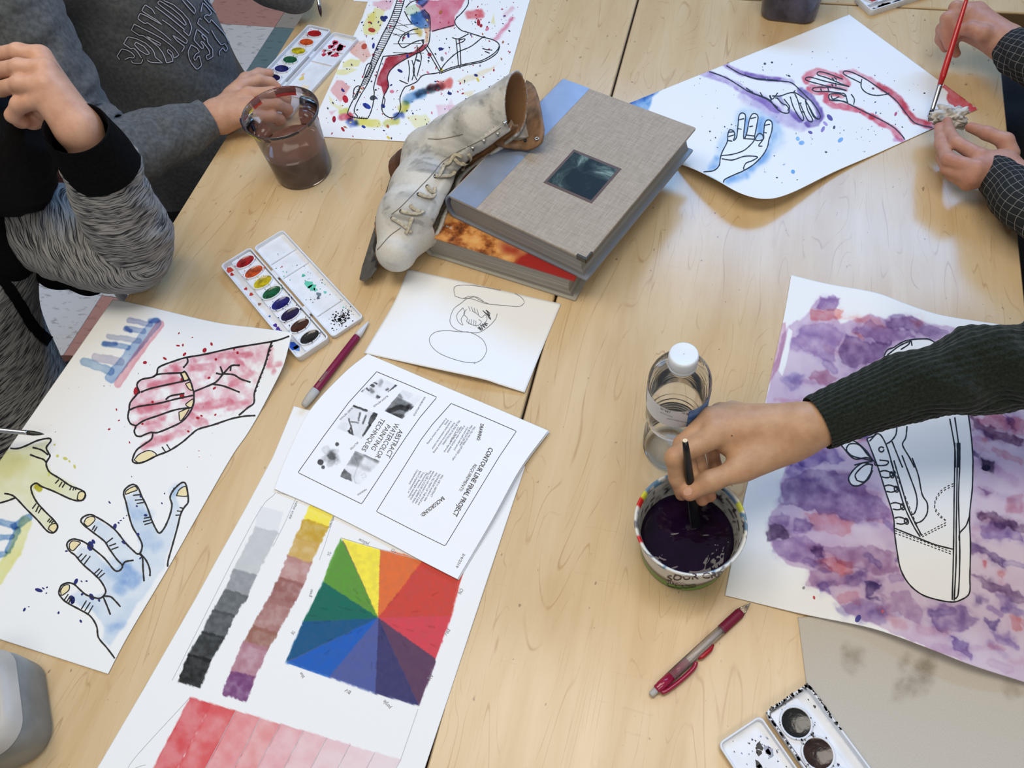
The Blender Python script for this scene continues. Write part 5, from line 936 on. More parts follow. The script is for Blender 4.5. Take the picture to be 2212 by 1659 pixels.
wp = [(max(r - .0009, .0005), z) for r, z in bp if z < .1475] + [(.0322, .1480), (.016, .1482), (.0005, .1482)]
wm = clear_plastic('clear_water', (253, 253, 252), .006, 1.08, .02, (230, 232, 234))
mesh('drinking_water', *lathe(wp, 64, c2_), wm, bot_, True)
cap = mesh('bottle_cap', *lathe([(.0143, .1885), (.0149, .190), (.0150, .2005), (.0143, .2035), (.0128, .2042), (.0122, .2040), (.0005, .2040)], 72, c2_), mat('cap_plastic', (220, 226, 232), .35, trans=.0), bot_, True)
mesh('cap_ring', *lathe([(.0145, .1845), (.0149, .185), (.0149, .1875), (.0143, .1880)], 64, c2_), MC['cap_plastic'], bot_, True)
lv, lf = [], []
ang_c = math.atan2(-c2_[1], -c2_[0])   # towards the camera's foot
def lab(name, a0, a1, z0, z1, m, off):
    v, f = ring_patch(c2_, [(.0330, z0), (.0330, (z0 + z1) / 2), (.0330, z1)], a0, a1, off, 40); return mesh(name, v, f, m, bot_, True), v, f
lo_, v1, f1 = lab('label', ang_c - 1.75, ang_c + 1.9, .1130, .1465, mat('label_white', (214, 216, 222), .4), .0003)
lab('label_blue_panel', ang_c + .42, ang_c + 1.85, .1135, .1460, mat('label_blue', (58, 104, 176), .4, var=.4, vscale=90, c2=(110, 150, 205)), .0006)
bar = [ring_patch(c2_, [(.0330, .115), (.0330, .144)], ang_c - 1.72 + i * .035, ang_c - 1.72 + i * .035 + (.012 if i % 3 else .022), .0006, 3) for i in range(13)]
tag(mesh('label_barcode', *join(bar), mat('label_black', (28, 28, 32), .5), bot_), kind='stuff')
LS = Surf(bot_, v1, f1)
write(LS, 'label_text', [('ME-VT-CT-MA-NY: 5c OR: 10c', *cK([(470, 715), (690, 800)]), 18 * sc, True), ('CA CRV', *cK([(468, 745), (540, 785)]), 24 * sc, True), ('please recycle', *cK([(500, 712), (560, 740)]), 8 * sc), ('bottled at the source and purified', *cK([(466, 775), (560, 815)]), 8 * sc), ('questions or comments, call or write us', *cK([(520, 825), (690, 862)]), 9 * sc)], MC['label_black'], .0007)
LS.ink('recycle_mark', [cK([(480, 690), (486, 676), (496, 690), (490, 704), (480, 700), (480, 690)])], MC['label_black'], 1.6, .0007, 0)
# ---- grey jug base at lower left
def sq(cx, cy, a, r, z, rot): return [(cx + x * math.cos(rot) - y * math.sin(rot), cy + x * math.sin(rot) + y * math.cos(rot), z) for x, y in rrect(a, a, r, 8)]
ej = P(106, 1468, 0) - P(124, 1592, 0); ej /= np.linalg.norm(ej); el_ = np.array([-ej[1], ej[0], 0]); cj = P(123, 1600, 0) + ej * .046 + el_ * .056; rj = math.atan2(ej[1], ej[0]) - math.pi / 2
jug = thing('cut_jug', 'cloudy grey cut-off plastic jug of purple water at the lower left corner', 'jug', tuple(cj))
jm = mat('cloudy_plastic', (138, 140, 136), .4, var=.18, vscale=18, c2=(108, 112, 110))
J_ = lambda a, r, z: sq(cj[0], cj[1], a, r, z, rj)
mesh('jug_wall', *loft([J_(.106, .026, .001), J_(.112, .028, .006), J_(.114, .028, .040), J_(.112, .028, .056), J_(.108, .028, .060), J_(.104, .026, .058), J_(.106, .026, .04), J_(.104, .026, .008)], True, True), jm, jug, True)
mesh('jug_rim', *loft([J_(.1128, .028, .0565), J_(.107, .028, .064), J_(.096, .027, .0700), J_(.088, .026, .0725), J_(.084, .025, .0715), J_(.083, .024, .066), J_(.083, .024, .060)], False, False), mat('jug_rim_plastic', (180, 175, 166), .45, var=.1, vscale=20), jug, True)
mesh('paint_water', *loft([J_(.1035, .024, .045), J_(.1038, .024, .0500)], True, True), liquid('violet_water', (52, 40, 84), .05), jug)
# ---- dark purple tub at the top
qb = P(1703, 55, 0); ct = qb + U3 * .052; rj2 = ANG
tb2 = thing('purple_water_tub', 'dark translucent tub of purple paint water at the top edge', 'tub', tuple(ct))
K_ = lambda a, r, z: sq(ct[0], ct[1], a, r, z, rj2 - .1)
mesh('tub_wall', *loft([K_(.090, .02, .001), K_(.094, .022, .006), K_(.104, .022, .085), K_(.107, .022, .088), K_(.104, .021, .0885), K_(.1015, .02, .085), K_(.093, .02, .008)], True, True), clear_plastic('smoky_plastic', (150, 150, 185), .55, 1.45, .15, (84, 86, 116)), tb2, True)
mesh('paint_water', *loft([K_(.089, .02, .0022), K_(.0925, .02, .02), K_(.0930, .02, .026)], True, True), liquid('deep_violet_water', (46, 30, 74), .05), tb2)
# ================================================================ books
def linen():
    m = bpy.data.materials.new('grey_linen_cloth'); nt, N, Lk, b = nodes_of(m); setp(b, .8)
    n1 = noise(nt, coords(nt, (900, 60, 60)), 1, 2); n2 = noise(nt, coords(nt, (60, 900, 60)), 1, 2)
    a = ramp(nt, n1, [(.3, (138, 126, 112)), (.7, (176, 163, 148))]); c = ramp(nt, n2, [(.3, (150, 138, 122)), (.7, (180, 168, 152))])
    Lk.new(mixc(nt, .5, a, c), b.inputs['Base Color']); bump(nt, b, n2, .3, .0005); return m
def pages_mat(name, c, dark):
    m = bpy.data.materials.new(name); nt, N, Lk, b = nodes_of(m); setp(b, .7)
    n = noise(nt, coords(nt, (2, 2, 900)), 1, 3, .7); Lk.new(ramp(nt, n, [(.3, dark), (.62, c)]), b.inputs['Base Color']); bump(nt, b, n, .5, .0006); return m
def book(name, label, corner, ang, Wd, Dp, th, mcover, mback, mspine, mpages, spine_strip=None, bev=.0):
    """local: x from spine (0) to fore edge (Wd), y from near edge (0) to far (Dp), z up; corner = world of local (Wd,0,0)"""
    Mx = Matrix.Translation(Vector(corner)) @ Matrix.Rotation(ang, 4, 'Z') @ Matrix.Translation((-Wd, 0, 0))
    root = thing(name, label, 'book', tuple(Mx.to_translation()))
    def pt(n, vf, m, par=root, smooth=False):
        me = bpy.data.meshes.new(n); me.from_pydata(vf[0].tolist(), [], vf[1]); me.materials.append(m)
        if smooth: me.polygons.foreach_set('use_smooth', np.ones(len(me.polygons), bool))
        o = bpy.data.objects.new(n, me); o.matrix_basis = Mx; COLL.objects.link(o)
        o.parent = par; o.matrix_parent_inverse = world_of(par).inverted(); return o
    tb = .0032; R_ = lambda x0, x1, y0, y1, r: [((x0 + x1) / 2 + x, (y0 + y1) / 2 + y) for x, y in rrect(x1 - x0, y1 - y0, r, 3)]
    pt('back_cover', slab(R_(.006, Wd, 0, Dp, .002), 0, tb, .0006), mback)
    fc = pt('front_cover', slab(R_(.006, Wd, 0, Dp, .002), th - tb, th, .0008), mcover)
    # page block: concave fore edge, rounded back
    nn = 9; zs_ = np.linspace(tb, th - tb, nn); rings = []
    for z in zs_:
        t = (z - th / 2) / (th / 2 - tb); fx = Wd - .006 - .005 * (1 - t * t); bx = .012 - .008 * (1 - t * t)
        rings.append([(bx, .004, z), (fx, .004, z), (fx, Dp - .004, z), (bx, Dp - .004, z)])
    pt('page_block', loft(rings), mpages)
    prof = [];
    for i in range(13):
        a = math.pi / 2 + math.pi * i / 12; prof.append((.010 + .012 * math.cos(a), th / 2 + th / 2 * math.sin(a)))
    inner = [(x + .0026 * (1 if x < .01 else .3), th / 2 + (z - th / 2) * .9) for x, z in prof]
    out = prof + inner[::-1]; pt('spine', loft([[(x, 0, z) for x, z in out], [(x, Dp, z) for x, z in out]]), mspine, root, False)
    return root, Mx, pt, fc
silver = mat('silver_blue_cloth', (150, 160, 178), .35, var=.05, metal=.35)
a_lo = P(920, 550, 0); b_lo = P(1243, 652, 0); ang_lo = math.atan2(b_lo[1] - a_lo[1], b_lo[0] - a_lo[0])
lo_m = bpy.data.materials.new('autumn_leaf_jacket'); nt, N, Lk, b = nodes_of(lo_m); setp(b, .25)
vo = N.new('ShaderNodeTexVoronoi'); vo.inputs['Scale'].default_value = 55; Lk.new(coords(nt), vo.inputs['Vector']); n1 = noise(nt, coords(nt), 26, 5, .65)
leaf = ramp(nt, n1, [(.32, (40, 26, 20)), (.42, (150, 84, 40)), (.52, (214, 150, 84)), (.64, (226, 176, 110)), (.74, (150, 50, 36))])
red_ = ramp(nt, noise(nt, coords(nt), 9, 2), [(.55, (0, 0, 0, 1)), (.6, (1, 1, 1, 1))])
Lk.new(mixc(nt, red_, leaf, (156, 40, 34)), b.inputs['Base Color'])
root, Mx, pt, fc = book('photo_annual_book', 'thick lower book with autumn leaf jacket, beneath the grey cloth book', tuple(b_lo + np.array([0, 0, .0006])), ang_lo, .2395, .285, .0455, lo_m, mat('cream_back_board', (176, 172, 158), .5), mat('cream_spine', (186, 182, 168), .4), pages_mat('grey_pages', (176, 172, 162), (116, 112, 104)))
BS = Surf(root, *[np.array(x) if i == 0 else x for i, x in enumerate(xf(slab([(.006, 0), (.2395, 0), (.2395, .285), (.006, .285)], .042, .0456), Mx))])
c3 = crop(760, 380, 360 / 2212); write(BS, 'jacket_lettering', [('VOLUME NO. 20 @', *c3([(1000, 610), (1330, 705)]), 26 * 360 / 2212)], mat('jacket_white', (226, 214, 200), .5), .0004)
# upper book
b_up = np.array([.1222, .6640, .0465]); ang_up = math.radians(-44.6)
root, Mx, pt, fc = book('cloth_photo_book', 'large grey cloth book with inset dark photo, on top of the other book', tuple(b_up), ang_up, .2345, .286, .0430, linen(), mat('grey_end_board', (128, 132, 138), .4), silver, pages_mat('cool_grey_pages', (160, 158, 150), (112, 110, 104)))
pt('silver_strip', slab([(.008, .0002), (.056, .0002), (.056, .2858), (.008, .2858)], .0425, .0434), silver, fc)
pt('corner_guard', join([box(.2195, .2348, -.0004, .0014, .036, .0434), box(.2330, .2350, -.0004, .0150, .036, .0434), slab([(.2195, -.0003), (.2349, -.0003), (.2349, .0150), (.2325, .0150), (.2325, .003), (.2195, .003)], .0430, .0438)]), mat('bronze_corner', (74, 66, 56), .45, metal=.4), fc)
pt('picture_frame', slab([(.108, .087), (.187, .087), (.187, .163), (.108, .163)], .0428, .0434), mat('brown_mat', (92, 74, 66), .6), fc)
pm = bpy.data.materials.new('inset_photo'); nt, N, Lk, b = nodes_of(pm); setp(b, .5, spec=.3)
n = noise(nt, coords(nt), 17, 5, .6, .8); Lk.new(ramp(nt, n, [(.40, (16, 24, 23)), (.50, (44, 56, 52)), (.58, (96, 116, 108)), (.68, (168, 188, 178))]), b.inputs['Base Color'])
pt('picture', slab([(.112, .0915), (.183, .0915), (.183, .1585), (.112, .1585)], .0433, .0437), pm, fc)

# ================================================================ ice skate leaning on the books
th = math.radians(56); Xs = P(836, 522, .05) - P(893, 335, .05); Xs /= np.linalg.norm(Xs); Rs = np.array([-Xs[1], Xs[0], 0]); Rs = Rs if Rs[0] > 0 else -Rs
Ys = math.cos(th) * np.array([0, 0, 1.]) + math.sin(th) * Rs; Ns = np.cross(Xs, Ys); Os = P(893, 340, .0315)
SK = lambda x, y, z=0.: Os + x * Xs + y * Ys + z * Ns
skate = thing('ice_skate', 'worn white leather ice skate leaning against the books', 'skate', tuple(SK(.1, -.045)))
pr = [(seg_prim(SK(.018, .036), SK(.09, .034), .035, .032), .02), (seg_prim(SK(.09, .034, .004), SK(.155, .036, .008), .032, .036), .02), (seg_prim(SK(.09, .034, -.004), SK(.155, .036, -.008), .032, .036), .02), (seg_prim(SK(.155, .036), SK(.206, .029), .037, .029), .02),
      (seg_prim(SK(.045, .08), SK(.10, .062), .033, .031), .03), (seg_prim(SK(.10, .062), SK(.15, .048), .031, .03), .03), (seg_prim(SK(.020, .05), SK(.026, .105), .035, .034), .03), (seg_prim(SK(.026, .105), SK(.022, .15), .034, .037), .03), (seg_prim(SK(.022, .15), SK(.014, .27), .037, .038), .02)]
def sk_post(D, X):
    q = X - Os; y = q @ Ys; x = q @ Xs; z = q @ Ns
    D = np.maximum(D, .003 - y); z = z + .020; topc = (y - .207 + .25 * (x - .01) - .45 * z) * .8
    # creases of worn leather
    D = D + .0013 * np.sin(160 * y + 60 * x + 40 * z) * np.exp(-((y - .115) / .03) ** 2) + .0009 * np.sin(130 * x - 30 * y) * np.exp(-((x - .13) / .03) ** 2)
    # raised facing that carries the eyelets, with the open throat between its two edges
    thr = np.maximum(np.maximum(-(x - .05 + .18 * (y - .1)), x - .172), .045 - y)
    D = np.where((thr < 0) & (np.abs(z) > .009) & (np.abs(z) < .026), D - .0016, D)
    D = np.maximum(D, -np.maximum(np.maximum(np.abs(z) - .0075, -(D + .009)), thr))
    inner = D + .0042; return np.maximum(np.maximum(D, -np.maximum(inner, .11 - y)), np.minimum(topc, y - .10))
Vk, Fk = sdf_mesh(pr, .0022, .02, post=sk_post); Vk = smooth_mesh(Vk, Fk, 6, .6)
q = Vk - Os; yy = q @ Ys; xx = q @ Xs; zz = q @ Ns + .020
Dout = np.full(len(Vk), 1e9)
for p, k_ in pr: Dout = smin(Dout, prim_sd(p, Vk), k_)
nz = fbm(xx * 40 + 9, yy * 40 + zz * 30, 5, 4); nz2 = fbm(xx * 160, yy * 120 + zz * 90, 8, 3)
col = (np.array([206, 202, 192.])[None] * (1 - .20 * np.clip((nz - .42) * 3, 0, 1))[:, None]); col = col * (1 - .16 * sstep(.6, .72, nz2) * sstep(.4, .55, nz))[:, None]
col = np.where((Dout < -.0024)[:, None] & (yy > .11)[:, None], np.array([150, 112, 78.]), col); col = np.where((yy < .006)[:, None], np.array([150, 120, 84.]), col)
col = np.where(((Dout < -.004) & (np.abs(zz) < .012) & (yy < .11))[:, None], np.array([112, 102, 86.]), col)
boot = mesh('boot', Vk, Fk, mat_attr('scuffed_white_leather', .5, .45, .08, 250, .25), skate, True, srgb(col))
def so_post(D, X):
    y = (X - Os) @ Ys; return np.maximum(D - .0022, np.abs(y - .0005) - .0035)
Vs, Fs = sdf_mesh([p for p in pr[:4]], .0024, .02, post=so_post); mesh('sole', Vs, Fs, mat('brown_sole_leather', (128, 92, 58), .5, var=.3, vscale=60), skate, True)
mesh('heel', *loft([[SK(.022 + .034 * math.cos(a) * s, y, .030 * math.sin(a) * s) for a in np.linspace(0, 2 * math.pi, 20, endpoint=False)] for y, s in ((-.002, 1.), (-.020, .9))]), mat('dark_heel_stack', (96, 64, 44), .5), skate)
BL = mat('worn_blade_steel', (126, 126, 124), .4, var=.2, vscale=50, metal=.6)
bl_prof = [(-.025, -.030), (-.015, -.024), (.02, -.026), (.08, -.028), (.15, -.027), (.205, -.022), (.228, -.012), (.244, -.010), (.256, -.018), (.262, -.030), (.256, -.040), (.225, -.0435), (.1, -.0445), (-.015, -.0435), (-.028, -.038)]
bl_prof = [(x * .90, y) for x, y in bl_prof]
mesh('blade', *loft([[SK(x, y, s * .0021) for x, y in bl_prof] for s in (-1, 1)]), BL, skate)
mesh('toe_stanchion', *loft([[SK(x + .175, -.003, z) for x, z in rrect(.06, .04, .008, 3)], [SK(x + .18, -.024, z) for x, z in rrect(.05, .008, .002, 3)]]), BL, skate)
mesh('heel_stanchion', *loft([[SK(x + .022, -.018, z) for x, z in rrect(.05, .036, .008, 3)], [SK(x + .022, -.026, z) for x, z in rrect(.045, .008, .002, 3)]]), BL, skate)
# far flap of the collar folded open over the book
BSF = Surf(skate, Vk, Fk)
def flap_pt(px, py):
    t = np.clip((px - 1060) / 115, 0, 1); return P(px, py, .100 + .022 * (1 - abs(py - 245) / 90) * t + .006 * math.sin(px * .06))
fo = [(1062, 306), (1080, 290), (1098, 262), (1115, 232), (1128, 200), (1136, 172), (1146, 176), (1157, 190), (1165, 214), (1171, 245), (1177, 282), (1172, 303), (1158, 316), (1138, 322), (1110, 319), (1084, 314)]
fo = [tuple(p) for p in resample(fo + [fo[0]], 33)[:-1]]
ctr_ = np.mean(fo, 0); r1 = [flap_pt(*p) for p in fo]; r2 = [flap_pt(*(ctr_ + (np.array(p) - ctr_) * .8)) + [0, 0, .0008] for p in fo]; r3 = [flap_pt(*(ctr_ + (np.array(p) - ctr_) * .3)) + [0, 0, .0006] for p in fo]
r0 = [p - [0, 0, .004] for p in r1]; flap_v, flap_f = loft([r0, r1, r2, r3])
mesh('collar_lining', flap_v, flap_f, mat('tan_lining_leather', (140, 104, 72), .55, var=.25, vscale=70, bmp=.2), skate, True)
TNG = [(1082, 300), (1096, 276), (1110, 254), (1124, 226), (1134, 262), (1142, 298), (1120, 306)]
mesh('tongue', *loft([[flap_pt(*p) + [0, 0, .0012] for p in TNG], [flap_pt(*p) + [0, 0, .0030] for p in TNG]]), mat('grey_felt_tongue', (164, 148, 126), .8, var=.15, vscale=90), skate)
EY = mat('dark_eyelet', (40, 38, 36), .4); NI = mat('nickel_hook', (196, 194, 188), .25, metal=.8)
def ring_at(p, n_, r, t, m, name, par):
    x, y, d = frame_of(n_); v, f = [], []
    pth = [p + r * (math.cos(a) * x + math.sin(a) * y) for a in np.linspace(0, 2 * math.pi, 13)]
    return mesh(name, *tube(pth, t, 6, False), m, par, True)
for px, py in ((848, 472), (867, 456), (904, 420), (923, 403), (940, 381), (959, 357)):
    h = BSF.hit(px, py, .0004)
    if h is not None: ring_at(h, np.array([-.1, -.3, 1.]), .0022, .0009, EY, 'eyelet', skate)
for px, py in ((1022, 323), (1046, 307), (1076, 292), (1091, 269)):
    h = BSF.hit(px, py, .0)
    if h is not None: mesh('lace_hook', *join([lathe([(.0015, -.002), (.0015, .003), (.0032, .0034), (.0034, .0048), (.002, .0056), (.0003, .0057)], 12, h, True, True)]), NI, skate, True)
e_ = flap_pt(1160, 302) + [0, 0, .0022]; ring_at(e_, np.array([0, 0, 1.]), .0026, .0009, NI, 'eyelet', skate)
for px, py in ((1100, 300), (1135, 306)): ring_at(flap_pt(px, py) + [0, 0, .0022], np.array([0, 0, 1.]), .0018, .0009, EY, 'eyelet', skate)
LC = mat('cream_cotton_lace', (196, 184, 158), .85, var=.2, vscale=300)
def lace(pts, w_=.0056):
    q = []
    for px, py in catmull(pts, 5):
        h = BSF.hit(px, py, .0028)
        if h is None: h = P(px, py, .088)
        q.append(h)
    q = np.array(q)
    for _ in range(2): q[1:-1] = (q[:-2] + 2 * q[1:-1] + q[2:]) / 4
    rings = []
    for i in range(len(q)):
        d = q[min(i + 1, len(q) - 1)] - q[max(i - 1, 0)]; n_ = np.array([-.2, -.35, .9]); s_ = np.cross(d, n_); s_ /= np.linalg.norm(s_) + 1e-9; n2 = np.cross(s_, d); n2 /= np.linalg.norm(n2) + 1e-9
        rings.append([q[i] + s_ * w_ * a * .5 + n2 * .0008 * b for a, b in ((-1, 0), (-.7, 1), (.7, 1), (1, 0), (.7, -1), (-.7, -1))])
    mesh('lace', *loft(rings), LC, skate, True)
for pts in ([(848, 472), (862, 480), (878, 492), (888, 503)], [(890, 470), (884, 488), (876, 505)], [(867, 457), (880, 460), (900, 462), (915, 456)], [(886, 444), (893, 452), (908, 458)], [(904, 420), (915, 425), (932, 427), (940, 420)], [(923, 403), (926, 411), (936, 416), (938, 405)], [(940, 381), (955, 382), (972, 380), (980, 371)], [(958, 358), (952, 372), (945, 384)], [(959, 357), (970, 352), (976, 340), (985, 333), (998, 338)], [(980, 340), (990, 352), (1006, 352), (1016, 342), (1012, 330)], [(1000, 350), (1004, 362), (1002, 372)]): lace(pts)
BSF.ink('stitching', [[(846, 463), (866, 447), (900, 412), (934, 376), (955, 350), (985, 330), (1015, 315), (1050, 297), (1082, 276)], [(790, 560), (815, 540), (842, 510), (866, 492)], [(925, 300), (955, 300), (1000, 290)]], mat('dark_thread', (112, 104, 90), .7), 1.6, .0005, .1)
# ================================================================ pencils and loose brushes
def stick(name, label, cat, a, b, parts, n=16):
    a, b = np.asarray(a, float), np.asarray(b, float); root = thing(name, label, cat, tuple((a + b) / 2)); return root
MAG = mat('magenta_barrel', (122, 22, 62), .3); ERA = mat('grey_eraser', (186, 182, 174), .7, var=.1); CRM = mat('crimson_plastic', (150, 20, 60), .2, coat=.4); CLR = clear_plastic('clear_barrel', (251, 249, 247), .16, 1.3, .06, (228, 222, 216)); TIPM = mat('white_tip', (206, 206, 208), .35)
def lerp(a, b, t): return np.asarray(a) + (np.asarray(b) - np.asarray(a)) * t
# magenta pencil by the open set
a = P(664, 866, .0075); b = P(797, 694, .0045); root = thing('magenta_pencil', 'magenta mechanical pencil with grey eraser, tucked under the printed handout', 'pencil', tuple(lerp(a, b, .5)))
a2 = lerp(a, b, -.04)
mesh('eraser', *axis_lathe(lerp(a, b, -.06), lerp(a, b, .13), [(0, .003), (.08, .0044), (.5, .0058), (1, .0058)]), ERA, root, True)
mesh('barrel', *axis_lathe(lerp(a, b, .13), lerp(a, b, .80), [(0, .0050), (.02, .0054), (.98, .0052), (1, .0048)]), MAG, root, True)
mesh('clip', *axis_lathe(lerp(a, b, .20) + [0, 0, .0045], lerp(a, b, .33) + [0, 0, .0045], [(0, .0015), (.1, .0024), (.9, .0024), (1, .0015)]), CLR, root, True)
mesh('tip', *axis_lathe(lerp(a, b, .80), b, [(0, .0050), (.25, .0046), (.7, .0026), (.97, .0008), (1, .0003)]), TIPM, root, True)
# clear and crimson pencil at the bottom
a = P(1405, 1502, .006); b = P(1621, 1303, .0045); L = lambda t: lerp(a, b, t); root = thing('clear_mechanical_pencil', 'clear mechanical pencil with crimson grip and clip, below the sour cream tub', 'pencil', tuple(L(.5)))
mesh('eraser', *axis_lathe(L(0), L(.06), [(0, .002), (.15, .0032), (1, .0034)]), ERA, root, True)
mesh('cap', *axis_lathe(L(.055), L(.2), [(0, .0038), (.08, .0048), (.2, .0046), (.25, .0050), (1, .0054)]), CRM, root, True)
x_, y_, d_ = frame_of(b - a); side = np.cross([0, 0, 1.], d_); side /= np.linalg.norm(side); side = -side if side @ np.array([1, -1, 0.]) < 0 else side
ck = [L(.07) + side * .0052, L(.12) + side * .0075, L(.25) + side * .0092, L(.36) + side * .0088, L(.40) + side * .0062]
mesh('clip', *tube(catmull(ck, 4), [.0024] * 17, 8), CRM, root, True)
mesh('barrel', *axis_lathe(L(.2), L(.72), [(0, .0053), (.5, .0054), (1, .0052)]), CLR, root, True)
mesh('lead_tube', *axis_lathe(L(.2), L(.9), [(0, .0022), (1, .0020)]), mat('lead_tube_grey', (176, 170, 170), .3), root, True)
mesh('inner_sleeve', *axis_lathe(L(.2), L(.36), [(0, .0046), (1, .0044)]), mat('crimson_sleeve', (140, 30, 74), .25), root, True)
mesh('button', *tube([L(.43) + side * .0048, L(.46) + side * .0062, L(.54) + side * .0066, L(.58) + side * .005], [.0018, .0026, .0026, .0016], 8), mat('red_button', (164, 24, 40), .25), root, True)
gp = [(0, .0052)]
for i in range(14): gp += [(.02 + i * .068, .0056), (.05 + i * .068, .0051)]
gp += [(1., .0050)]
mesh('grip', *axis_lathe(L(.70), L(.90), gp), mat('crimson_grip', (118, 18, 52), .45), root, True)
mesh('cone', *axis_lathe(L(.90), L(.975), [(0, .0046), (.4, .0038), (1, .0016)]), CLR, root, True)
mesh('metal_tip', *axis_lathe(L(.95), L(1.), [(0, .0013), (1, .0006)]), NI, root, True)
def brush(name, label, tip, end, r, hm, fer=.05, tipl=.016, ferl=.03, hair=(28, 24, 24), endcap=None):
    tip, end = np.asarray(tip, float), np.asarray(end, float); l = np.linalg.norm(end - tip); d = (end - tip) / l; root = thing(name, label, 'paintbrush', tuple(tip))
    mesh('bristles', *axis_lathe(tip, tip + d * tipl, [(0, .0003), (.25, r * .5), (.6, r * .8), (1, r * .75)], 14), mat('bristle_%02x%02x' % hair[:2], hair, .35), root, True)
    mesh('ferrule', *axis_lathe(tip + d * (tipl - .002), tip + d * (tipl + ferl), [(0, r * .72), (.1, r * .85), (.12, r * .78), (.9, r * .9), (1, r * .86)], 14), mat('bright_ferrule', (186, 188, 192), .22, metal=.9), root, True)
    mesh('handle', *axis_lathe(tip + d * (tipl + ferl - .001), end, [(0, r * .85), (.12, r * 1.15), (.3, r * 1.1), (.9, r * .7), (1, r * .55)], 14), hm, root, True)
    if endcap: mesh('handle_end', *axis_lathe(end - d * .001, end + d * .0006, [(0, r * .56), (1, r * .5)], 14), mat('bare_wood_end', (226, 204, 168), .6), root)
    return root
brush('paintbrush', 'dark tipped paintbrush with silver ferrule poking in at the left edge', P(96, 938, .028), P(-190, 912, .085), .0040, mat('navy_handle', (30, 34, 60), .3), hair=(40, 42, 34), tipl=.021, ferl=.034)
brush('paintbrush', 'dark paintbrush tip hanging over the table at the top, beside the splatter painting', P(694, 37, .035), P(655, -180, .16), .0040, mat('smoky_handle', (60, 60, 64), .3), hair=(44, 20, 28), tipl=.02, ferl=.03)
# crumpled tissue in the painter's hand
import mathutils
bm = bmesh.new(); bmesh.ops.create_icosphere(bm, subdivisions=5, radius=1.)
tc_ = P(2056, 252, .040)
for v_ in bm.verts:
    n_ = mathutils.noise.noise(v_.co * 1.6) * .4 + abs(mathutils.noise.noise(v_.co * 2.6)) * .5 - abs(mathutils.noise.noise(v_.co * 5.)) * .2
    v_.co = v_.co * (.72 + n_); v_.co.x *= .030; v_.co.y *= .020; v_.co.z *= .017
R_ = Matrix.Rotation(-.25, 4, 'Z'); Vt = np.array([tuple(R_ @ v_.co) for v_ in bm.verts]) + tc_; Ft = [[v_.index for v_ in f.verts] for f in bm.faces]; bm.free()
tag(mesh('crumpled_tissue', Vt, Ft, mat('damp_tissue', (206, 200, 190), .9, var=.35, vscale=70, c2=(132, 124, 114)), None, True), 'crumpled damp paper tissue pinched over the red corner of the painting', 'tissue')
# ================================================================ people
def skin_mat(name, c, c2):
    m = bpy.data.materials.new(name); nt, N, Lk, b = nodes_of(m); setp(b, .48, spec=.35, sss=.12)
    a = N.new('ShaderNodeAttribute'); a.attribute_name = 'Col'
    n = noise(nt, coords(nt), 70, 4, .6); n2 = noise(nt, coords(nt), 420, 2)
    base = ramp(nt, n, [(.3, c2), (.7, c)]); Lk.new(mixc(nt, 1., base, a.outputs['Color'], 'MULTIPLY'), b.inputs['Base Color']); bump(nt, b, n2, .12, .0006); return m
def hand(name, parent, m, prims, h=.0021, k=.006, tips=(), knuck=(), cuts=(), it=2, creases=()):
    V, Fa = sdf_mesh(prims, h, k, cuts=cuts); V = smooth_mesh(V, Fa, it)
    col = np.ones((len(V), 3))
    for p in tips:
        d = np.linalg.norm(V - p, axis=1); w_ = np.exp(-(d / .013) ** 2)[:, None]; col = col * (1 - w_ * (1 - np.array([1.0, .84, .82])))
    for p in knuck:
        d = np.linalg.norm(V - p, axis=1); w_ = np.exp(-(d / .010) ** 2)[:, None]; col = col * (1 - w_ * (1 - np.array([1.0, .9, .88])))
    o = mesh(name, V, Fa, m, parent, True, col); return o, V, Fa
def fing(pts, r, k=.004):
    w_ = [P(*p) for p in pts]; return [(seg_prim(w_[i], w_[i + 1], r[i], r[i + 1]), k) for i in range(len(w_) - 1)], w_
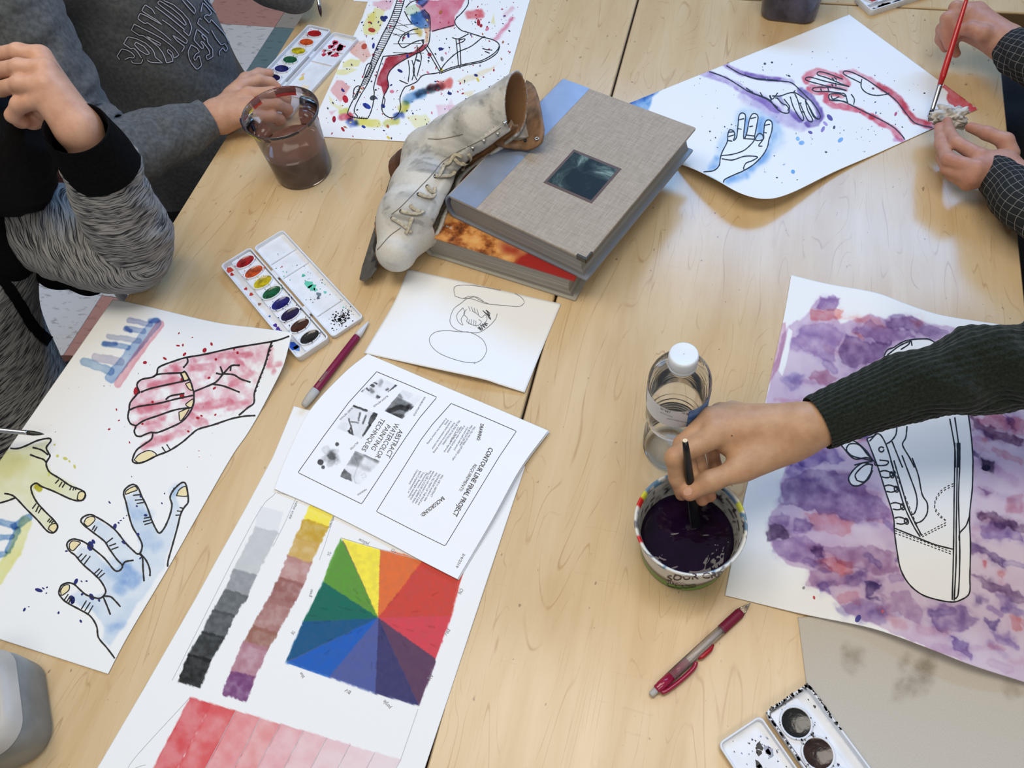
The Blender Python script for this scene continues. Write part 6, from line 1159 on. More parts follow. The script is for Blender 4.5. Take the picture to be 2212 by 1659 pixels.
def sleeve(name, pts, rad, m, parent, disp=None, nl=140, na=72, squash=None, cap=False, flare=.0, hem=True):
    """cloth tube with real length/around coordinates kept as a UV map"""
    c = catmull(np.asarray(pts, float), 16); rr = catmull(np.asarray(rad, float)[:, None], 16)[:, 0]
    s = np.r_[0, np.cumsum(np.linalg.norm(np.diff(c, axis=0), axis=1))]; tt = np.linspace(0, s[-1], nl)
    C = np.stack([np.interp(tt, s, c[:, k]) for k in range(3)], 1); R = np.interp(tt, s, rr)
    x = None; V = []; rings = []
    fr = []
    for i in range(nl):
        d = C[min(i + 1, nl - 1)] - C[max(i - 1, 0)]; d /= np.linalg.norm(d)
        if x is None: x = np.cross([0, 0, 1.], d); x /= np.linalg.norm(x)
        x = x - d * (x @ d); x /= np.linalg.norm(x); y = np.cross(d, x); fr.append((x.copy(), y, d))
    ang = np.arange(na) * 2 * math.pi / na
    for i in range(nl):
        x, y, d = fr[i]; dr = disp(tt[i], ang, R[i]) if disp is not None else 0 * ang
        r = R[i] + dr; ring = C[i] + (r * np.cos(ang))[:, None] * x + (r * np.sin(ang))[:, None] * y
        rings.append(ring)
    if hem:   # turn the open end inward so the cloth has an inside
        x, y, d = fr[0]
        pre = []
        for off, f in ((-.0005, .985), (.004, .95), (.016, .90)):
            pre.append(C[0] + d * off + (R[0] * f * np.cos(ang))[:, None] * x + (R[0] * f * np.sin(ang))[:, None] * y)
        rings = pre[::-1] + rings
    V, Fa = loft([list(r) for r in rings], False, cap); V = np.asarray(V)
    o = mesh(name, V, Fa, m, parent, True)
    me = o.data; uvl = me.uv_layers.new(name='cloth'); n3 = len(rings) - nl
    tl = np.r_[np.full(n3, 0.), tt]; uvs = np.zeros((len(me.loops), 2)); vi = np.zeros(len(me.loops), int); me.loops.foreach_get('vertex_index', vi)
    ri = vi // na; ai = vi % na; uvs[:, 0] = np.where(ai > na / 2, na - ai, ai) / na * 2 * math.pi * .05; Lc = np.cumsum(np.r_[np.zeros((1, na)), np.linalg.norm(np.diff(V[:len(rings) * na].reshape(len(rings), na, 3), axis=0), axis=2)], axis=0); uvs[:, 1] = Lc[ri, ai]; uvl.data.foreach_set('uv', uvs.ravel())
    return o, V, Fa
def wrinkle(seed, amp, fl=30., fa=1.5):
    def f(t, a, r):
        x = np.cos(a) * fa + 5; y = np.sin(a) * fa + 5
        return amp * ((fbm(x + t * fl * .35, y * 1. + t * fl, seed, 3) - .5) * 2.2)
    return f
def cloth(name, c, c2, sc_=250, bmp=.3, rough=.9):
    return mat(name, c, rough, vscale=sc_, c2=c2, bmp=bmp, bscale=sc_ * 1.6, spec=.15, sheen=.15)
def lump(name, prims, m, parent, h=.006, k=.03, wr=0., seed=0, cuts=(), wf=14):
    def post(D, X):
        if not wr: return D
        return D + wr * (fbm(X[..., 0] * wf + X[..., 2] * wf * .6 + 40, X[..., 1] * wf + X[..., 2] * wf * .5 + 40, seed, 3) - .5) * 2
    V, Fa = sdf_mesh(prims, h, k, cuts=cuts, post=post, pad=.02); V = smooth_mesh(V, Fa, 3); return mesh(name, V, Fa, m, parent, True), V, Fa
def head(parent, c, fwd, r, skin, hair_m, seed=0, hair_len=.0):
    """head with face, ears and a cap of hair; fwd = facing direction"""
    f = np.asarray(fwd, float); f /= np.linalg.norm(f); upv = np.array([0, 0, 1.]) - f * f[2]; upv /= np.linalg.norm(upv); s = np.cross(f, upv); q = lambda a, b, d: np.asarray(c) + f * a * r + s * b * r + upv * d * r
    R = np.stack([f, s, upv])
    pr = [(ell_prim(q(0, 0, .12), np.array([.95, .78, .98]) * r, R), .02), (ell_prim(q(.32, 0, -.45), np.array([.55, .55, .62]) * r, R), .03), (seg_prim(q(.85, 0, .0), q(1.0, 0, -.22), .07 * r, .15 * r), .02), (ell_prim(q(.8, .0, -.52), np.array([.12, .26, .09]) * r, R), .012), (ell_prim(q(.74, 0, -.95), np.array([.2, .25, .16]) * r, R), .03),
          (ell_prim(q(-.02, .80, -.05), np.array([.16, .07, .26]) * r, R), .006), (ell_prim(q(-.02, -.80, -.05), np.array([.16, .07, .26]) * r, R), .006), (seg_prim(q(-.2, 0, -.5), q(-.35, 0, -1.5), .5 * r, .55 * r), .03), (ell_prim(q(.84, .3, .16), np.array([.1, .22, .07]) * r, R), .012), (ell_prim(q(.84, -.3, .16), np.array([.1, .22, .07]) * r, R), .012)]
    V, Fa = sdf_mesh(pr, .0045, .02); V = smooth_mesh(V, Fa, 2); hd = mesh('head', V, Fa, skin, parent, True, np.ones((len(V), 3)))
    for sd in (-1, 1):
        e, ef = lathe([(.001, .12 * r)] + [(.12 * r * math.sin(a), .12 * r * math.cos(a)) for a in np.linspace(.2, 2.9, 8)] + [(.001, -.12 * r)], 12); mesh('eye', e + q(.80, .32 * sd, .02), ef, mat('eye_white', (220, 216, 210), .2), hd, True)
    def post(D, X):
        y = (X - c) @ upv / r; x = (X - c) @ f / r
        n = fbm(X[..., 0] * 90 + 50, X[..., 1] * 90 + X[..., 2] * 60 + 50, seed, 3)
        D = D + .006 * (n - .5); return np.maximum(D, (x - .42 - .3 * np.clip(y - .5, 0, 1)) * r - np.clip(y - .55, 0, 1) * r * 2)
    V, Fa = sdf_mesh([(ell_prim(q(-.07, 0, .2), np.array([1.08, .94, 1.06]) * r, R), .02), (ell_prim(q(-.35, 0, -.35 - hair_len), np.array([.72, .84, .6 + hair_len]) * r, R), .03)], .0045, .03, post=post)
    mesh('hair', V, Fa, hair_m, parent, True); return hd
SK1 = skin_mat('fair_skin', (204, 160, 134), (190, 142, 116)); SK2 = skin_mat('tan_skin', (192, 152, 118), (176, 134, 100)); SK3 = skin_mat('rosy_skin', (190, 144, 122), (176, 124, 104))
HAIRB = mat('black_hair', (15, 13, 13), .75, var=.4, vscale=200, bmp=.6, bscale=380, spec=.15)
DENIM = cloth('dark_trousers', (30, 31, 36), (20, 21, 25), 300)

# ---------------------------------------------------------------- C: green sweater, dipping a brush in the tub
pc = thing('person', 'arm in dark green ribbed sweater, hand dipping a black brush in the sour cream tub', 'person', tuple(T(.6, .62, FLOOR)))
pr = []
pr += [(seg_prim(P(1900, 862, .138), P(1752, 922, .128), .0255, .0205), .01), (seg_prim(P(1765, 912, .131), P(1735, 920, .131), .0195, .0195), .01), (seg_prim(P(1760, 928, .124), P(1728, 940, .121), .0185, .0185), .01)]
wr1, wr2 = P(1722, 922, .128), P(1722, 942, .120)
I0, M0, R0_, K0 = P(1540, 930, .132), P(1535, 903, .128), P(1556, 893, .116), P(1582, 888, .102)
for a, b, ra, rb in ((wr1, I0, .0205, .0128), (wr1, M0, .0205, .0120), (wr1, R0_, .0195, .0115), (wr2, K0, .0185, .0108), (wr2, P(1600, 985, .116), .019, .012), (P(1640, 948, .118), P(1568, 955, .120), .017, .0125), (P(1650, 960, .112), P(1585, 900, .108), .016, .012)): pr.append((seg_prim(a, b, ra, rb), .012))
f1, w1 = fing([(1546, 940, .132), (1458, 988, .126), (1463, 1033, .104), (1472, 1068, .086)], [.0128, .0102, .0086, .0068]); f2, w2 = fing([(1535, 903, .128), (1474, 960, .122), (1497, 1040, .098), (1517, 1080, .083)], [.0112, .0094, .0082, .0068])
f3, w3 = fing([(1556, 893, .116), (1500, 960, .108), (1518, 1040, .09), (1534, 1072, .080)], [.0106, .0088, .0078, .0066]); f4, w4 = fing([(1582, 888, .102), (1535, 950, .096), (1545, 1010, .086), (1552, 1040, .08)], [.0098, .008, .007, .006])
f5, w5 = fing([(1705, 965, .116), (1598, 1014, .116), (1534, 1040, .110), (1490, 1066, .099)], [.0165, .0122, .0102, .0082], .008)
pr += f4 + f3 + f2 + f1 + f5 + [(seg_prim(P(1685, 958, .116), P(1620, 996, .117), .0175, .0135), .012)]
ho, hv_, hf_ = hand('hand_and_wrist', pc, SK2, pr, .0019, .006, [w[-1] for w in (w1, w2, w3, w4, w5)], [I0, M0, w1[1], w2[1]])
ns = Surf(pc, hv_, hf_)
ns.fills('thumb_nail', [[(1476, 1062), (1481, 1054), (1490, 1052), (1496, 1058), (1494, 1067), (1486, 1071), (1479, 1069)]], mat('nail', (202, 158, 132), .3), .0004)
ns.fills('mole', [ell(1581, 941, 1.6, 1.6, 0, 8)], mat('mole_brown', (86, 58, 44), .6), .0004)
GRN = mat('green_wool', (36, 42, 34), .95, vscale=420, c2=(22, 27, 21), bmp=.5, bscale=700, spec=.1, sheen=.2)
def knit(t, a, r):
    rib = np.cos(a * 36); cable = np.cos(t * 520 + np.round(a * 36 / 6.283) * 1.7) * (rib > .2)
    loose = sstep(.03, .16, np.array(t))
    fold = .0075 * loose * ((fbm(np.cos(a) * 1.3 + 7 + t * 5, np.sin(a) * 1.3 + 7 + t * 26, 21, 3) - .5) * 2) + .004 * loose * np.sin(t * 75 + np.cos(a) * 2.) * (np.cos(a - 1.2) > -.3)
    return .0006 * rib + .0004 * cable + fold
sp = [P(1766, 914, .128), P(1850, 878, .135), P(1960, 838, .142), P(2090, 806, .148), P(2230, 785, .155), P(2400, 770, .165), T(.53, .56, .22), T(.54, .60, .32)]
sleeve('sweater_sleeve', sp, [.0290, .0315, .0370, .0425, .0455, .050, .056, .062], GRN, pc, knit, 300, 216)
cb, _, _ = lump('sweater', [(seg_prim(T(.54, .60, .32), T(.66, .70, .33), .062, .06), .04), (seg_prim(T(.64, .68, .22), T(.64, .72, -.2), .12, .13), .05), (seg_prim(T(.76, .72, .33), T(.64, .70, .33), .055, .06), .04), (seg_prim(T(.76, .72, .31), T(.74, .66, .08), .052, .045), .04)], GRN, pc, .008, .04, .004, 3)
head(pc, T(.62, .66, .54), -V3 - np.array([0, 0, .6]), .098, SK2, HAIRB, 4, .5)
lump('trousers', [(seg_prim(T(.57, .72, -.26), T(.56, .46, -.2), .085, .065), .03), (seg_prim(T(.71, .72, -.26), T(.72, .46, -.2), .085, .065), .03), (seg_prim(T(.56, .46, -.2), T(.56, .49, -.68), .06, .045), .02), (seg_prim(T(.72, .46, -.2), T(.72, .49, -.68), .06, .045), .02)], DENIM, pc, .009, .03)
for uu in (.56, .72): mesh('shoe', *xf(loft([[(x, y, z) for x, y in rrect(.27 * s, .1 * s, .045 * s, 5)] for z, s in ((0, .98), (.02, 1), (.045, .9), (.06, .6))]), place(T(uu, .44, FLOOR + .001), ANG + math.pi / 2)), mat('dark_shoe', (34, 34, 36), .5), pc, True)
bh_ = brush('paintbrush', 'black handled paintbrush held upright in the dark purple water', P(1480, 952, .165) + (P(1503, 1142, .034) - P(1480, 952, .165)) * 1.2, P(1480, 952, .165), .0050, mat('black_handle', (20, 20, 22), .28), endcap=True, tipl=.008, ferl=.012)

# ---------------------------------------------------------------- D: dark plaid sleeves, painting the red hand
pd_ = thing('person', 'two arms in dark plaid sleeves painting a red outlined hand at the top right', 'person', tuple(T(1.1, .66, FLOOR)))
PLD = bpy.data.materials.new('dark_plaid_flannel'); nt, N, Lk, b = nodes_of(PLD); setp(b, .9, spec=.15)
tc = N.new('ShaderNodeUVMap'); tc.uv_map = 'cloth'; sx = N.new('ShaderNodeSeparateXYZ'); Lk.new(tc.outputs[0], sx.inputs[0])
def lines(sock, per, wd):
    m1 = N.new('ShaderNodeMath'); m1.operation = 'PINGPONG'; m1.inputs[1].default_value = per; Lk.new(sock, m1.inputs[0])
    m2 = N.new('ShaderNodeMath'); m2.operation = 'LESS_THAN'; m2.inputs[1].default_value = wd; Lk.new(m1.outputs[0], m2.inputs[0]); return m2.outputs[0]
mx = N.new('ShaderNodeMath'); mx.operation = 'MAXIMUM'; Lk.new(lines(sx.outputs[0], .0062, .00045), mx.inputs[0]); Lk.new(lines(sx.outputs[1], .0062, .00045), mx.inputs[1])
Lk.new(mixc(nt, mx.outputs[0], (40, 42, 44), (120, 118, 112)), b.inputs['Base Color'])
# hand with the tissue
pr = [(seg_prim(P(2230, 415, .05), P(2168, 365, .045), .027, .0215), .01)]
wr = P(2160, 362, .046); mc = [P(2116, 338, .062), P(2108, 364, .062), P(2098, 384, .052), P(2090, 395, .040)]
for m_, rb in zip(mc, (.0118, .012, .0115, .0105)): pr.append((seg_prim(wr, m_, .0195, rb), .010))
pr.append((seg_prim(P(2150, 366, .040), P(2122, 366, .045), .018, .014), .010))
fs = [fing([(2116, 338, .062), (2066, 308, .061), (2050, 284, .052), (2046, 262, .046)], [.0108, .0088, .0078, .0064], .003), fing([(2108, 364, .062), (2048, 344, .056), (2032, 310, .047), (2028, 274, .041)], [.011, .009, .008, .0064], .003), fing([(2098, 384, .052), (2046, 364, .042), (2034, 340, .031), (2034, 320, .024)], [.0106, .0086, .0076, .0064], .003), fing([(2090, 395, .040), (2056, 378, .030), (2046, 360, .021), (2044, 346, .015)], [.0096, .0078, .007, .006], .003), fing([(2180, 332, .045), (2172, 304, .056), (2132, 288, .057), (2096, 275, .049)], [.0135, .0108, .0092, .007], .004)]
for f_, w_ in fs: pr += f_
hand('hand_with_tissue', pd_, SK3, pr, .0021, .006, [w_[-1] for f_, w_ in fs], mc)
# hand with the red brush
pr = [(seg_prim(P(2250, 118, .075), P(2180, 100, .062), .026, .0215), .01)]
wr = P(2172, 92, .062); mc = [P(2112, 22, .082), P(2092, 28, .084), P(2082, 46, .074), P(2084, 70, .060)]
for m_, rb in zip(mc, (.0122, .0125, .012, .0115)): pr.append((seg_prim(wr, m_, .0205, rb), .012))
pr.append((seg_prim(P(2150, 75, .058), P(2110, 60, .062), .02, .016), .012))
fs = [fing([(2112, 22, .082), (2064, 16, .090), (2060, 48, .078), (2064, 78, .066)], [.0112, .0092, .0082, .0066]), fing([(2092, 28, .084), (2046, 40, .080), (2042, 72, .062), (2050, 100, .050)], [.0115, .0095, .0082, .0068]), fing([(2082, 46, .074), (2036, 62, .062), (2032, 84, .046), (2042, 104, .036)], [.011, .009, .008, .0068]), fing([(2084, 70, .060), (2060, 84, .044), (2058, 104, .032), (2066, 116, .026)], [.0098, .008, .0074, .0064]), fing([(2158, 92, .062), (2122, 72, .078), (2096, 62, .080), (2074, 64, .076)], [.016, .0118, .0098, .0078], .006)]
for f_, w_ in fs: pr += f_
hand('hand_with_brush', pd_, SK3, pr, .0021, .006, [w_[-1] for f_, w_ in fs], mc)
sleeve('plaid_sleeve', [P(2150, 372, .045), P(2182, 405, .052), P(2230, 450, .06), T(.84, .47, .075), T(.93, .56, .18), T(.98, .62, .30)], [.0265, .0300, .0345, .042, .052, .06], PLD, pd_, wrinkle(5, .004, 40), 120, 72)
sleeve('plaid_sleeve', [P(2182, 104, .062), P(2215, 118, .070), P(2270, 130, .08), T(1.14, .50, .10), T(1.2, .58, .2), T(1.24, .62, .30)], [.0280, .0340, .040, .046, .054, .06], PLD, pd_, wrinkle(6, .004, 40), 120, 72)
JKT = cloth('black_jacket', (26, 27, 30), (17, 18, 20), 200)
lump('jacket', [(seg_prim(P(2225, 205, -.10), P(2225, 300, -.10), .06, .06), .03), (seg_prim(T(1.11, .63, .24), T(1.11, .60, -.2), .13, .14), .05), (seg_prim(T(.98, .63, .30), T(1.24, .63, .30), .062, .062), .04)], JKT, pd_, .008, .04, .005, 7)
lump('trousers', [(seg_prim(T(1.03, .64, -.26), T(1.03, .36, -.2), .085, .07), .03), (seg_prim(T(1.2, .64, -.26), T(1.2, .36, -.2), .085, .07), .03), (seg_prim(T(1.03, .36, -.2), T(1.03, .40, -.68), .06, .045), .02), (seg_prim(T(1.2, .36, -.2), T(1.2, .40, -.68), .06, .045), .02)], DENIM, pd_, .009, .03)
head(pd_, T(1.1, .56, .52), -V3 - np.array([0, 0, .7]), .098, SK3, HAIRB, 6)
for uu in (1.03, 1.2): mesh('shoe', *xf(loft([[(x, y, z) for x, y in rrect(.27 * s, .1 * s, .045 * s, 5)] for z, s in ((0, .98), (.02, 1), (.045, .9), (.06, .6))]), place(T(uu, .35, FLOOR + .001), ANG + math.pi / 2)), MC['dark_shoe'], pd_, True)
brush('paintbrush', 'slim red paintbrush touching the red paint on the reaching hands painting', P(2006, 262, .0025), P(2092, -14, .128), .0042, mat('red_handle', (190, 34, 34), .25, coat=.4), hair=(34, 26, 26), tipl=.017, ferl=.036)

# ---------------------------------------------------------------- A: dark grey hooded sweatshirt at the top left
pa = thing('person', 'person in dark grey lettered hooded sweatshirt, hand resting behind the water cup', 'person', tuple(T(1.05, -1.05, FLOOR)))
HOOD = cloth('charcoal_fleece', (98, 100, 101), (78, 80, 81), 160, .25)
pr = [(seg_prim(P(400, 278, .042), P(462, 252, .036), .027, .022), .01)]
wr = P(470, 250, .036); mc = [P(520, 186, .046), P(538, 204, .050), P(548, 228, .048), P(546, 254, .040)]
for m_, rb in zip(mc, (.0125, .0128, .0122, .0115)): pr.append((seg_prim(wr, m_, .0215, rb), .012))
pr.append((seg_prim(P(480, 262, .032), P(530, 240, .034), .02, .016), .012))
fs = [fing([(520, 186, .046), (560, 172, .040), (585, 178, .028), (600, 188, .018)], [.0115, .0095, .0085, .007]), fing([(538, 204, .050), (590, 200, .044), (618, 212, .028), (620, 224, .016)], [.0118, .0098, .0085, .007]), fing([(548, 228, .048), (600, 226, .040), (622, 236, .024), (618, 246, .014)], [.0112, .0094, .0082, .007]), fing([(546, 254, .040), (590, 252, .032), (606, 258, .019), (600, 264, .012)], [.01, .0084, .0075, .0065]), fing([(500, 206, .040), (532, 172, .036), (560, 160, .028), (582, 158, .022)], [.014, .0115, .0098, .0078], .006)]
for f_, w_ in fs: pr += f_
hand('hand_and_wrist', pa, SK1, pr, .0022, .006, [w_[-1] for f_, w_ in fs], mc)
sleeve('sweatshirt_sleeve', [P(452, 256, .038), P(435, 264, .039), P(390, 284, .042), P(320, 312, .05), P(250, 330, .06), T(.80, -1.00, .09), T(.84, -1.04, .18), T(.88, -1.07, .28)], [.0300, .0335, .043, .052, .060, .066, .074, .078], HOOD, pa, wrinkle(9, .007, 30), 150, 80)
ca, Va, Fa_ = lump('sweatshirt', [(seg_prim(T(1.08, -1.04, .16), T(1.06, -1.03, -.14), .125, .135), .06), (seg_prim(T(.90, -1.07, .28), T(1.24, -1.07, .28), .08, .08), .06), (seg_prim(T(1.06, -1.03, -.14), T(1.04, -1.05, -.28), .138, .13), .05), (seg_prim(T(1.25, -1.06, .28), T(1.32, -1.0, .08), .072, .06), .04), (seg_prim(T(1.32, -1.0, .08), T(1.24, -.82, .06), .058, .04), .04), (seg_prim(T(1.02, -1.12, .34), T(1.12, -1.12, .34), .06, .06), .04)], HOOD, pa, .0065, .05, .010, 12, wf=11)
lump('trousers', [(seg_prim(T(.97, -1.03, -.28), T(.95, -.72, -.2), .09, .07), .03), (seg_prim(T(1.13, -1.03, -.28), T(1.14, -.72, -.2), .09, .07), .03), (seg_prim(T(.95, -.72, -.2), T(.95, -.74, -.68), .062, .045), .02), (seg_prim(T(1.14, -.72, -.2), T(1.14, -.74, -.68), .062, .045), .02)], DENIM, pa, .008, .03)
head(pa, T(1.06, -1.0, .50), V3 - np.array([0, 0, .7]), .1, SK1, mat('brown_hair', (54, 38, 28), .5, var=.4, vscale=200, bmp=.5), 9)
for uu in (.95, 1.14): mesh('shoe', *xf(loft([[(x, y, z) for x, y in rrect(.27 * s, .1 * s, .045 * s, 5)] for z, s in ((0, .98), (.02, 1), (.045, .9), (.06, .6))]), place(T(uu, -.70, FLOOR + .001), ANG + math.pi / 2)), MC['dark_shoe'], pa, True)
AS = Surf(pa, Va, Fa_); cT = crop(230, 0, 300 / 2212)
LT = [cT(q) for q in ([(215, 945), (172, 888), (243, 772), (330, 790), (400, 830), (455, 887), (430, 920), (375, 905), (300, 940)], [(400, 960), (420, 1000), (560, 1000), (578, 940)], [(560, 920), (500, 830), (432, 755), (395, 775), (275, 693), (340, 578), (480, 610), (620, 680), (720, 770), (770, 860), (765, 900), (830, 950), (890, 1000), (690, 985), (650, 950)], [(470, 668), (440, 705), (520, 790), (640, 870), (685, 850), (600, 740), (470, 668)],
    [(440, 375), (395, 470), (530, 560), (570, 550), (700, 640), (820, 740), (890, 840), (935, 940), (950, 1000), (1060, 970), (1020, 870), (960, 820), (970, 770), (1040, 830), (1070, 930), (1150, 870), (1080, 770), (990, 690), (880, 610), (720, 520), (560, 440), (440, 375)], [(640, 570), (720, 650), (850, 720), (865, 690), (760, 630), (640, 570)],
    [(1020, 640), (900, 530), (770, 440), (640, 350), (610, 375), (490, 290), (530, 205), (620, 240), (740, 310), (880, 390), (790, 310), (690, 250), (555, 165), (610, 70), (720, 140), (770, 220)], [(880, 310), (1010, 400), (1150, 520), (1285, 640), (1260, 695), (1150, 620), (1040, 550), (1110, 640), (1240, 740), (1190, 820)], [(840, 5), (800, 40), (900, 120), (1080, 260), (1250, 410), (1265, 380), (1180, 250), (1040, 130), (900, 40), (840, 5)], [(900, 0), (1060, 70), (1200, 190), (1300, 310), (1350, 435), (1310, 575), (1215, 490), (1230, 465), (1090, 350), (930, 220), (770, 100)], [(1200, 0), (1300, 120), (1395, 220), (1410, 150), (1330, 60), (1270, 0)],
    [(1340, 710), (1290, 820), (1310, 930), (1350, 1010), (1430, 1110), (1510, 1040), (1470, 880), (1440, 900), (1400, 970), (1380, 910), (1420, 850), (1475, 830), (1430, 760), (1340, 710)], [(1560, 640), (1500, 570), (1510, 540), (1590, 600), (1600, 680), (1680, 780), (1685, 900), (1600, 950), (1570, 890), (1640, 860), (1620, 790), (1510, 650), (1480, 660), (1540, 740), (1520, 785), (1380, 630), (1430, 460), (1590, 600)], [(1620, 530), (1440, 370), (1470, 280), (1500, 310)], [(1490, 190), (1520, 40), (1590, 110), (1660, 200), (1640, 250), (1570, 230), (1540, 270), (1630, 370), (1650, 300), (1760, 420), (1850, 520), (1900, 600), (1940, 690)], [(1660, 480), (1740, 620), (1820, 720), (1870, 690), (1920, 770), (1890, 830), (1840, 760), (1780, 830), (1790, 880)], [(1600, 0), (1660, 70), (1720, 130), (1760, 90), (1830, 180), (1810, 230), (1900, 360)], [(1540, 0), (1600, 70), (1720, 200), (1830, 330), (1930, 500)])]
AS.ink('letter_shadow', LT, mat('navy_print', (30, 32, 48), .7), 5.2, .0010, 0, False)
AS.ink('letter_outline', LT, mat('white_print', (196, 198, 206), .6), 2.0, .0016, 0, False)
# chair of this person: its grey leg shows under the elbow
def chair(label, u, v, face):
    ch = thing('classroom_chair', label, 'chair', tuple(T(u, v, FLOOR)), 'classroom chairs'); ch.rotation_euler = (0, 0, ANG)
    def pt(n, vf, m, s=False):
        me = bpy.data.meshes.new(n); me.from_pydata(vf[0].tolist(), [], vf[1]); me.materials.append(m)
        if s: me.polygons.foreach_set('use_smooth', np.ones(len(me.polygons), bool))
        o = bpy.data.objects.new(n, me); COLL.objects.link(o); o.parent = ch
    hs = .335; sb = mat('maroon_seat_shell', (112, 66, 58), .45)
    pt('seat', loft([[(x, y, z) for x, y in rrect(.40 * s, .38 * s, .06, 5)] for z, s in ((hs - .012, .97), (hs - .006, 1), (hs, .98), (hs + .003, .9))]), sb)
    yb = -.20 * face
    pt('backrest', loft([[(x, yb * 1.06 + y * .06, hs + .24 + z) for x, z in rrect(.38, .2, .05, 5)] for y in (-.15, .15)]), sb)
    for sx_ in (-1, 1):
        for sy_ in (-1, 1):
            pt('leg', tube([(sx_ * .185, sy_ * .19, .004), (sx_ * .17, sy_ * .165, hs - .012)], .0125, 12), STEEL)
        pt('back_post', tube([(sx_ * .16, yb * .9, hs - .01), (sx_ * .165, yb * 1.06, hs + .30)], .011, 10), STEEL)
    return ch
chair('maroon seat chair with grey tube legs under the person in the lettered sweatshirt', 1.055, -1.145, -1)

# ---------------------------------------------------------------- B: heather grey sweater, hand on head, elbow on the table
pb = thing('person', 'person in heather grey zip sweater propping the head on one hand at the left', 'person', tuple(T(.5, -1.05, FLOOR)))
def heather(name, kind):
    m = bpy.data.materials.new(name); nt, N, Lk, b = nodes_of(m); setp(b, .9, spec=.15, sheen=.1)
    if kind == 'uv':
        u_ = N.new('ShaderNodeUVMap'); u_.uv_map = 'cloth'; mp = N.new('ShaderNodeMapping'); mp.inputs['Scale'].default_value = (42, 520, 1); Lk.new(u_.outputs[0], mp.inputs[0]); vec = mp.outputs[0]
    else: vec = coords(nt, (42, 42, 520), (.25, .2, 0))
    n = noise(nt, vec, 1., 3, .55, .4); n2 = noise(nt, coords(nt), 500, 2)
    c = ramp(nt, n, [(.36, (26, 27, 29)), (.44, (74, 74, 76)), (.52, (142, 140, 136)), (.7, (164, 161, 156))]); Lk.new(c, b.inputs['Base Color']); bump(nt, b, n, .35, .001); return m
HU, HO_ = heather('heather_knit_sleeve', 'uv'), heather('heather_knit_body', 'obj'); BLK = mat('black_rib_cuff', (17, 17, 18), .95, vscale=300, c2=(11, 11, 12), bmp=.3, bscale=480, spec=.08)
pr = [(seg_prim(P(235, 400, .20), P(178, 292, .285), .029, .0225), .01)]
wr = P(166, 272, .292); mc = [P(88, 122, .345), P(98, 152, .345), P(97, 184, .338), P(92, 214, .326)]
for m_, rb in zip(mc, (.0128, .013, .0125, .0118)): pr.append((seg_prim(wr, m_, .0215, rb), .012))
pr += [(seg_prim(P(150, 255, .285), P(110, 190, .318), .021, .016), .012), (seg_prim(P(155, 270, .28), P(95, 235, .305), .019, .013), .012)]
fs = [fing([(88, 122, .345), (40, 112, .352), (0, 118, .346), (-30, 128, .335)], [.0118, .01, .0088, .0074]), fing([(98, 152, .345), (42, 146, .350), (-5, 152, .342), (-38, 164, .33)], [.012, .0102, .0088, .0074]), fing([(97, 184, .338), (44, 182, .342), (2, 192, .332), (-28, 204, .32)], [.0116, .0098, .0086, .0074]), fing([(92, 214, .326), (42, 226, .324), (28, 250, .312), (52, 262, .300)], [.0112, .0094, .0084, .0078]), fing([(110, 240, .295), (70, 258, .292), (45, 258, .288), (24, 252, .285)], [.013, .0108, .0095, .008], .006)]
for f_, w_ in fs: pr += f_
hand('hand_and_wrist', pb, SK1, pr, .0022, .006, [w_[-1] for f_, w_ in fs], mc)
sleeve('cuff', [P(163, 276, .303), P(190, 317, .270), P(226, 366, .232)], [.0365, .0425, .0450], BLK, pb, wrinkle(3, .002, 40), 50, 80)
sleeve('sweater_sleeve', [P(214, 352, .238), P(238, 410, .196), P(264, 470, .14), P(286, 522, .084), P(260, 542, .074), P(205, 532, .076), P(140, 505, .085), T(.60, -.98, .09), T(.60, -1.02, .10)], [.0470, .0490, .0530, .057, .060, .062, .066, .072, .075], HU, pb, wrinkle(8, .006, 38, 1.2), 200, 120)
sw_, Vw, Fw = lump('sweater', [(seg_prim(T(.60, -1.02, .09), T(.34, -1.08, .10), .08, .085), .05), (seg_prim(T(.50, -1.075, .06), T(.42, -1.11, -.16), .115, .118), .05), (seg_prim(T(.42, -1.11, -.16), T(.36, -1.04, -.28), .118, .125), .03)], HO_, pb, .006, .05, .007, 17, wf=13)
Surf(pb, Vw, Fw).ink('zip_placket', [[(-30, 560), (-5, 592), (22, 628), (45, 664), (66, 700), (92, 728), (120, 748), (150, 770)]], BLK, 24, .002, .1)
lump('black_side_panel', [(seg_prim(P(70, 560, .012), P(120, 585, .010), .022, .024), .02), (seg_prim(P(120, 585, .010), P(190, 601, .012), .024, .022), .02), (seg_prim(P(190, 601, .012), P(238, 602, .024), .022, .016), .02)], BLK, pb, .004, .02)
lump('zip_collar', [(seg_prim(T(.55, -1.0, .10), T(.57, -1.0, .18), .075, .06), .03)], BLK, pb, .006, .03)
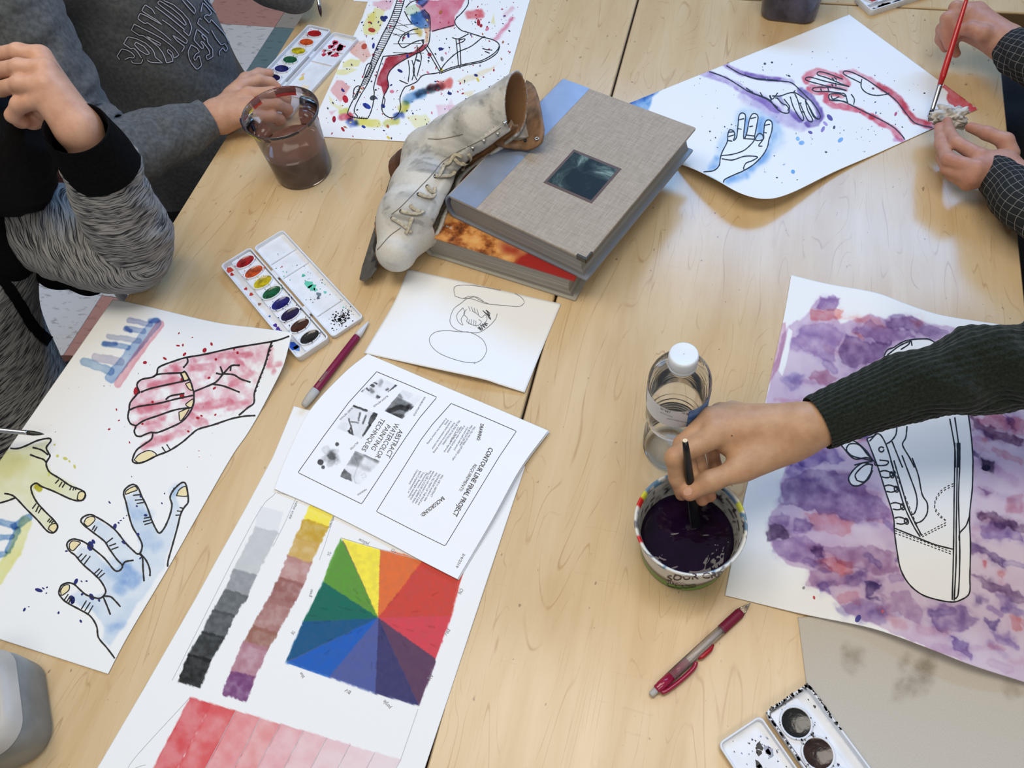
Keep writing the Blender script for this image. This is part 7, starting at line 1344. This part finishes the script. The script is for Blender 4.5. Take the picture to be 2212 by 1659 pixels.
lump('trousers', [(seg_prim(T(.36, -1.03, -.29), T(.36, -.72, -.2), .09, .07), .03), (seg_prim(T(.50, -1.03, -.29), T(.5, -.72, -.2), .09, .07), .03), (seg_prim(T(.36, -.72, -.2), T(.36, -.74, -.68), .062, .045), .02), (seg_prim(T(.5, -.72, -.2), T(.5, -.74, -.68), .062, .045), .02)], DENIM, pb, .008, .03)
for uu in (.36, .5): mesh('shoe', *xf(loft([[(x, y, z) for x, y in rrect(.27 * s, .1 * s, .045 * s, 5)] for z, s in ((0, .98), (.02, 1), (.045, .9), (.06, .6))]), place(T(uu, -.70, FLOOR + .001), ANG + math.pi / 2)), MC['dark_shoe'], pb, True)
head(pb, T(.605, -.985, .235), V3 * .15 - U3 * .8 - np.array([0, 0, .8]), .105, SK1, HAIRB, 12, .25)
lump('hair_side', [(ell_prim(P(-12, 246, .265), np.array([.05, .046, .05])), .02), (ell_prim(P(-10, 300, .25), np.array([.07, .075, .075])), .02), (ell_prim(P(5, 375, .20), np.array([.062, .055, .06])), .02)], HAIRB, pb, .005, .03, .006, 3, wf=60)
# other arm, reaching along the table edge outside the frame to the brush on the left
sleeve('sweater_sleeve', [T(.20, -.90, .055), T(.16, -1.0, .03), T(.14, -1.08, .02), T(.22, -1.10, .06), T(.32, -1.08, .11)], [.036, .044, .052, .062, .075], HU, pb, wrinkle(18, .005, 38, 1.2), 90, 64)
be = P(-190, 912, .085); w0 = T(.20, -.90, .055)
pr = [(seg_prim(T(.19, -.93, .05), w0, .024, .021), .01), (seg_prim(w0, w0 + (be - w0) * .55, .021, .018), .012)]
for dx in (-.012, -.004, .004, .012):
    t0 = w0 + (be - w0) * .6 + U3 * dx; t1 = be + U3 * dx * .6 + np.array([0, 0, .018]); t2 = be + V3 * .02 + U3 * dx * .5 + np.array([0, 0, -.006]); pr += [(seg_prim(w0, t0, .018, .012), .01), (seg_prim(t0, t1, .0105, .009), .004), (seg_prim(t1, t2, .009, .007), .004)]
pr += [(seg_prim(w0 + (be - w0) * .4, be + U3 * -.02 - np.array([0, 0, .012]), .013, .010), .006), (seg_prim(be + U3 * -.02 - np.array([0, 0, .012]), be + V3 * .022 - np.array([0, 0, .009]), .010, .008), .004)]
hand('hand_with_brush', pb, SK1, pr, .0026, .006)
chair('maroon seat chair under the person in the heather sweater', .45, -1.12, -1)
